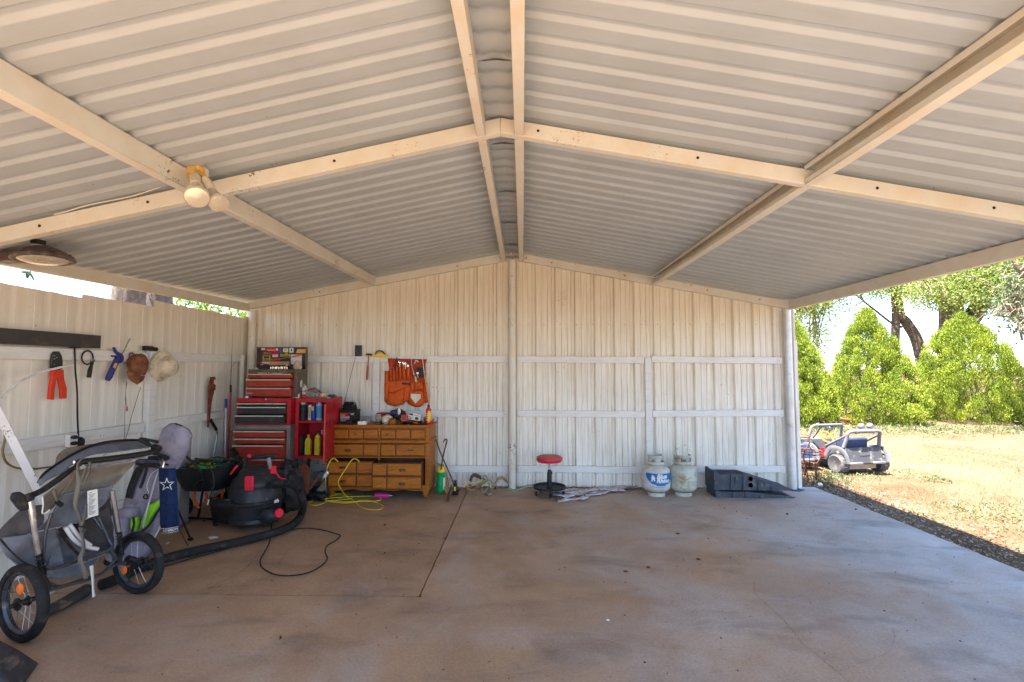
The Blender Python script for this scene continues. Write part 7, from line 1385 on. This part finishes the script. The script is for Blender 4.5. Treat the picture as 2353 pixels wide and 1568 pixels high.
    for s in (-.02, .15):
        l = obj('spot_light', MB().lathe([(.0001, -.03), (.03, -.028), (.048, 0), (.05, .03), (.04, .045)], 18, M=Matrix.Translation((s + .02, .03, zt_ + .08)) @ Matrix.Rotation(R_(-90), 4, 'X')), M_tl, t); obj('lens', MB().lathe([(.041, .046), (.03, .056), (.0001, .06)], 14, M=Matrix.Translation((s + .02, .03, zt_ + .08)) @ Matrix.Rotation(R_(-90), 4, 'X')), M_tor, l); obj('stalk', MB().tube([(s + .02, .02, zt_ + .03), (s + .02, .03, zt_ + .05)], .012, 6), M_tl, l)
    obj('plate_recess', MB().tube([(-.1, -.004, z0 + .15), (.08, -.001, z0 + .15), (.08, .01, z0 + .2)], .0025, 4), M_tl, t); return t
jp = PZ(1978, 1092, -.07); toycar('grey toy jeep with roll bar and orange steering wheel on the dry grass', (jp.x + .12, jp.y + .06, -.065), R_(13))
j2 = PZ(1862, 1092, -.07); toycar('older navy and grey toy truck partly hidden behind the rusty stands', (j2.x - .08, j2.y + .3, -.065), R_(8), True)
# rusty wire plant stands
for k_, (cx, cy, lab) in enumerate(((1838, 1104, 'rusty iron plant stand nearest the corner trim'), (1862, 1106, 'rusty iron plant stand standing closer to the toy jeep'))):
    c = PZ(cx, cy, -.07); t = thing('plant_stand', lab, 'plant stand', c, group='rusty iron plant stands'); H = (.66, .45)[k_]
    def ringm(r, z): return MB().tube([c + V((r * math.cos(a), r * math.sin(a), z)) for a in [q * .2618 for q in range(24)]], .0065, 6, closed=True)
    for r, z in ((.16, H), (.165, H - .04), (.1, H - .19), (.135, H * .42), (.1, H * .22)): obj('ring', ringm(r, z), M_rust, t)
    for q in range(6):
        a = q * 1.047; d = V((math.cos(a), math.sin(a), 0)); obj('basket_rib', MB().tube(catmull([c + d * .16 + V((0, 0, H)), c + d * .165 + V((0, 0, H - .08)), c + d * .1 + V((0, 0, H - .19)), c + d * .02 + V((0, 0, H - .2))], 4), .005, 5), M_rust, t)
    for q in range(4):
        a = q * 1.5708 + .4; d = V((math.cos(a), math.sin(a), 0)); obj('leg', MB().tube(catmull([c + d * .1 + V((0, 0, H - .19)), c + d * .08 + V((0, 0, H * .5)), c + d * .12 + V((0, 0, H * .2)), c + d * .14], 4), .008, 6), M_rust, t)
c = PZ(1863, 1108, -.03); solo('golf_ball', MB().sphere(c + V((.06, -.12, -.01)), .03, 10), M_white, 'small white ball on the ground beside the rusty stand', 'ball')
solo('blue_mat', MB().prism([PZ(1822, 1121, .001), PZ(1850, 1127, .001), PZ(1838, 1130, .001), PZ(1818, 1129, .001)], (0, 0, .006)), pm('blue_rubber', (.04, .07, .16), .7), 'small flat blue scrap at the ramp tip', 'scrap')
# crumbs on the slab
m = MB(); rr = random.Random(21)
for q in range(420):
    x = rr.uniform(-3.4, 3.8); y = rr.uniform(2.1, 6.4); s_ = rr.uniform(.003, .009) * (1 + (rr.random() < .06) * 1.6); a = rr.uniform(0, 6.28)
    if x < -1.2 and rr.random() < .5: continue
    m.add([(x + s_ * math.cos(a), y + s_ * math.sin(a), .001), (x - s_ * math.sin(a) * .6, y + s_ * math.cos(a) * .6, .001), (x - s_ * math.cos(a), y - s_ * math.sin(a), .001), (x, y, s_ * .8)], [(0, 1, 3), (1, 2, 3), (2, 0, 3)])
cr_ = solo('floor_crumbs', m, pm('dark_crumbs', (.05, .03, .02), .9), 'scattered dark crumbs of dirt over the concrete floor', 'crumbs', kind='stuff', smooth=0)
for px, py in ((1397, 1425),): solo('white_chip', MB().blob(PZ(px, py, .004), (.012, .008, .004), 3, .5, 6), M_label, 'lone white chip in the middle of the concrete floor', 'chip')
for i, (px, py) in enumerate(((1438, 1313), (1490, 1303), (1557, 1226), (1605, 1285))): solo('dead_leaf', MB().blob(PZ(px, py, .006), (.018, .014, .005), i, .7, 6, 4), M_rust, ('curled dead leaf left of the others on the floor', 'second curled dead leaf on the middle floor', 'dead leaf closest to the back wall', 'small dead leaf right of the middle floor')[i], 'leaf')
bpy.context.view_layer.update()
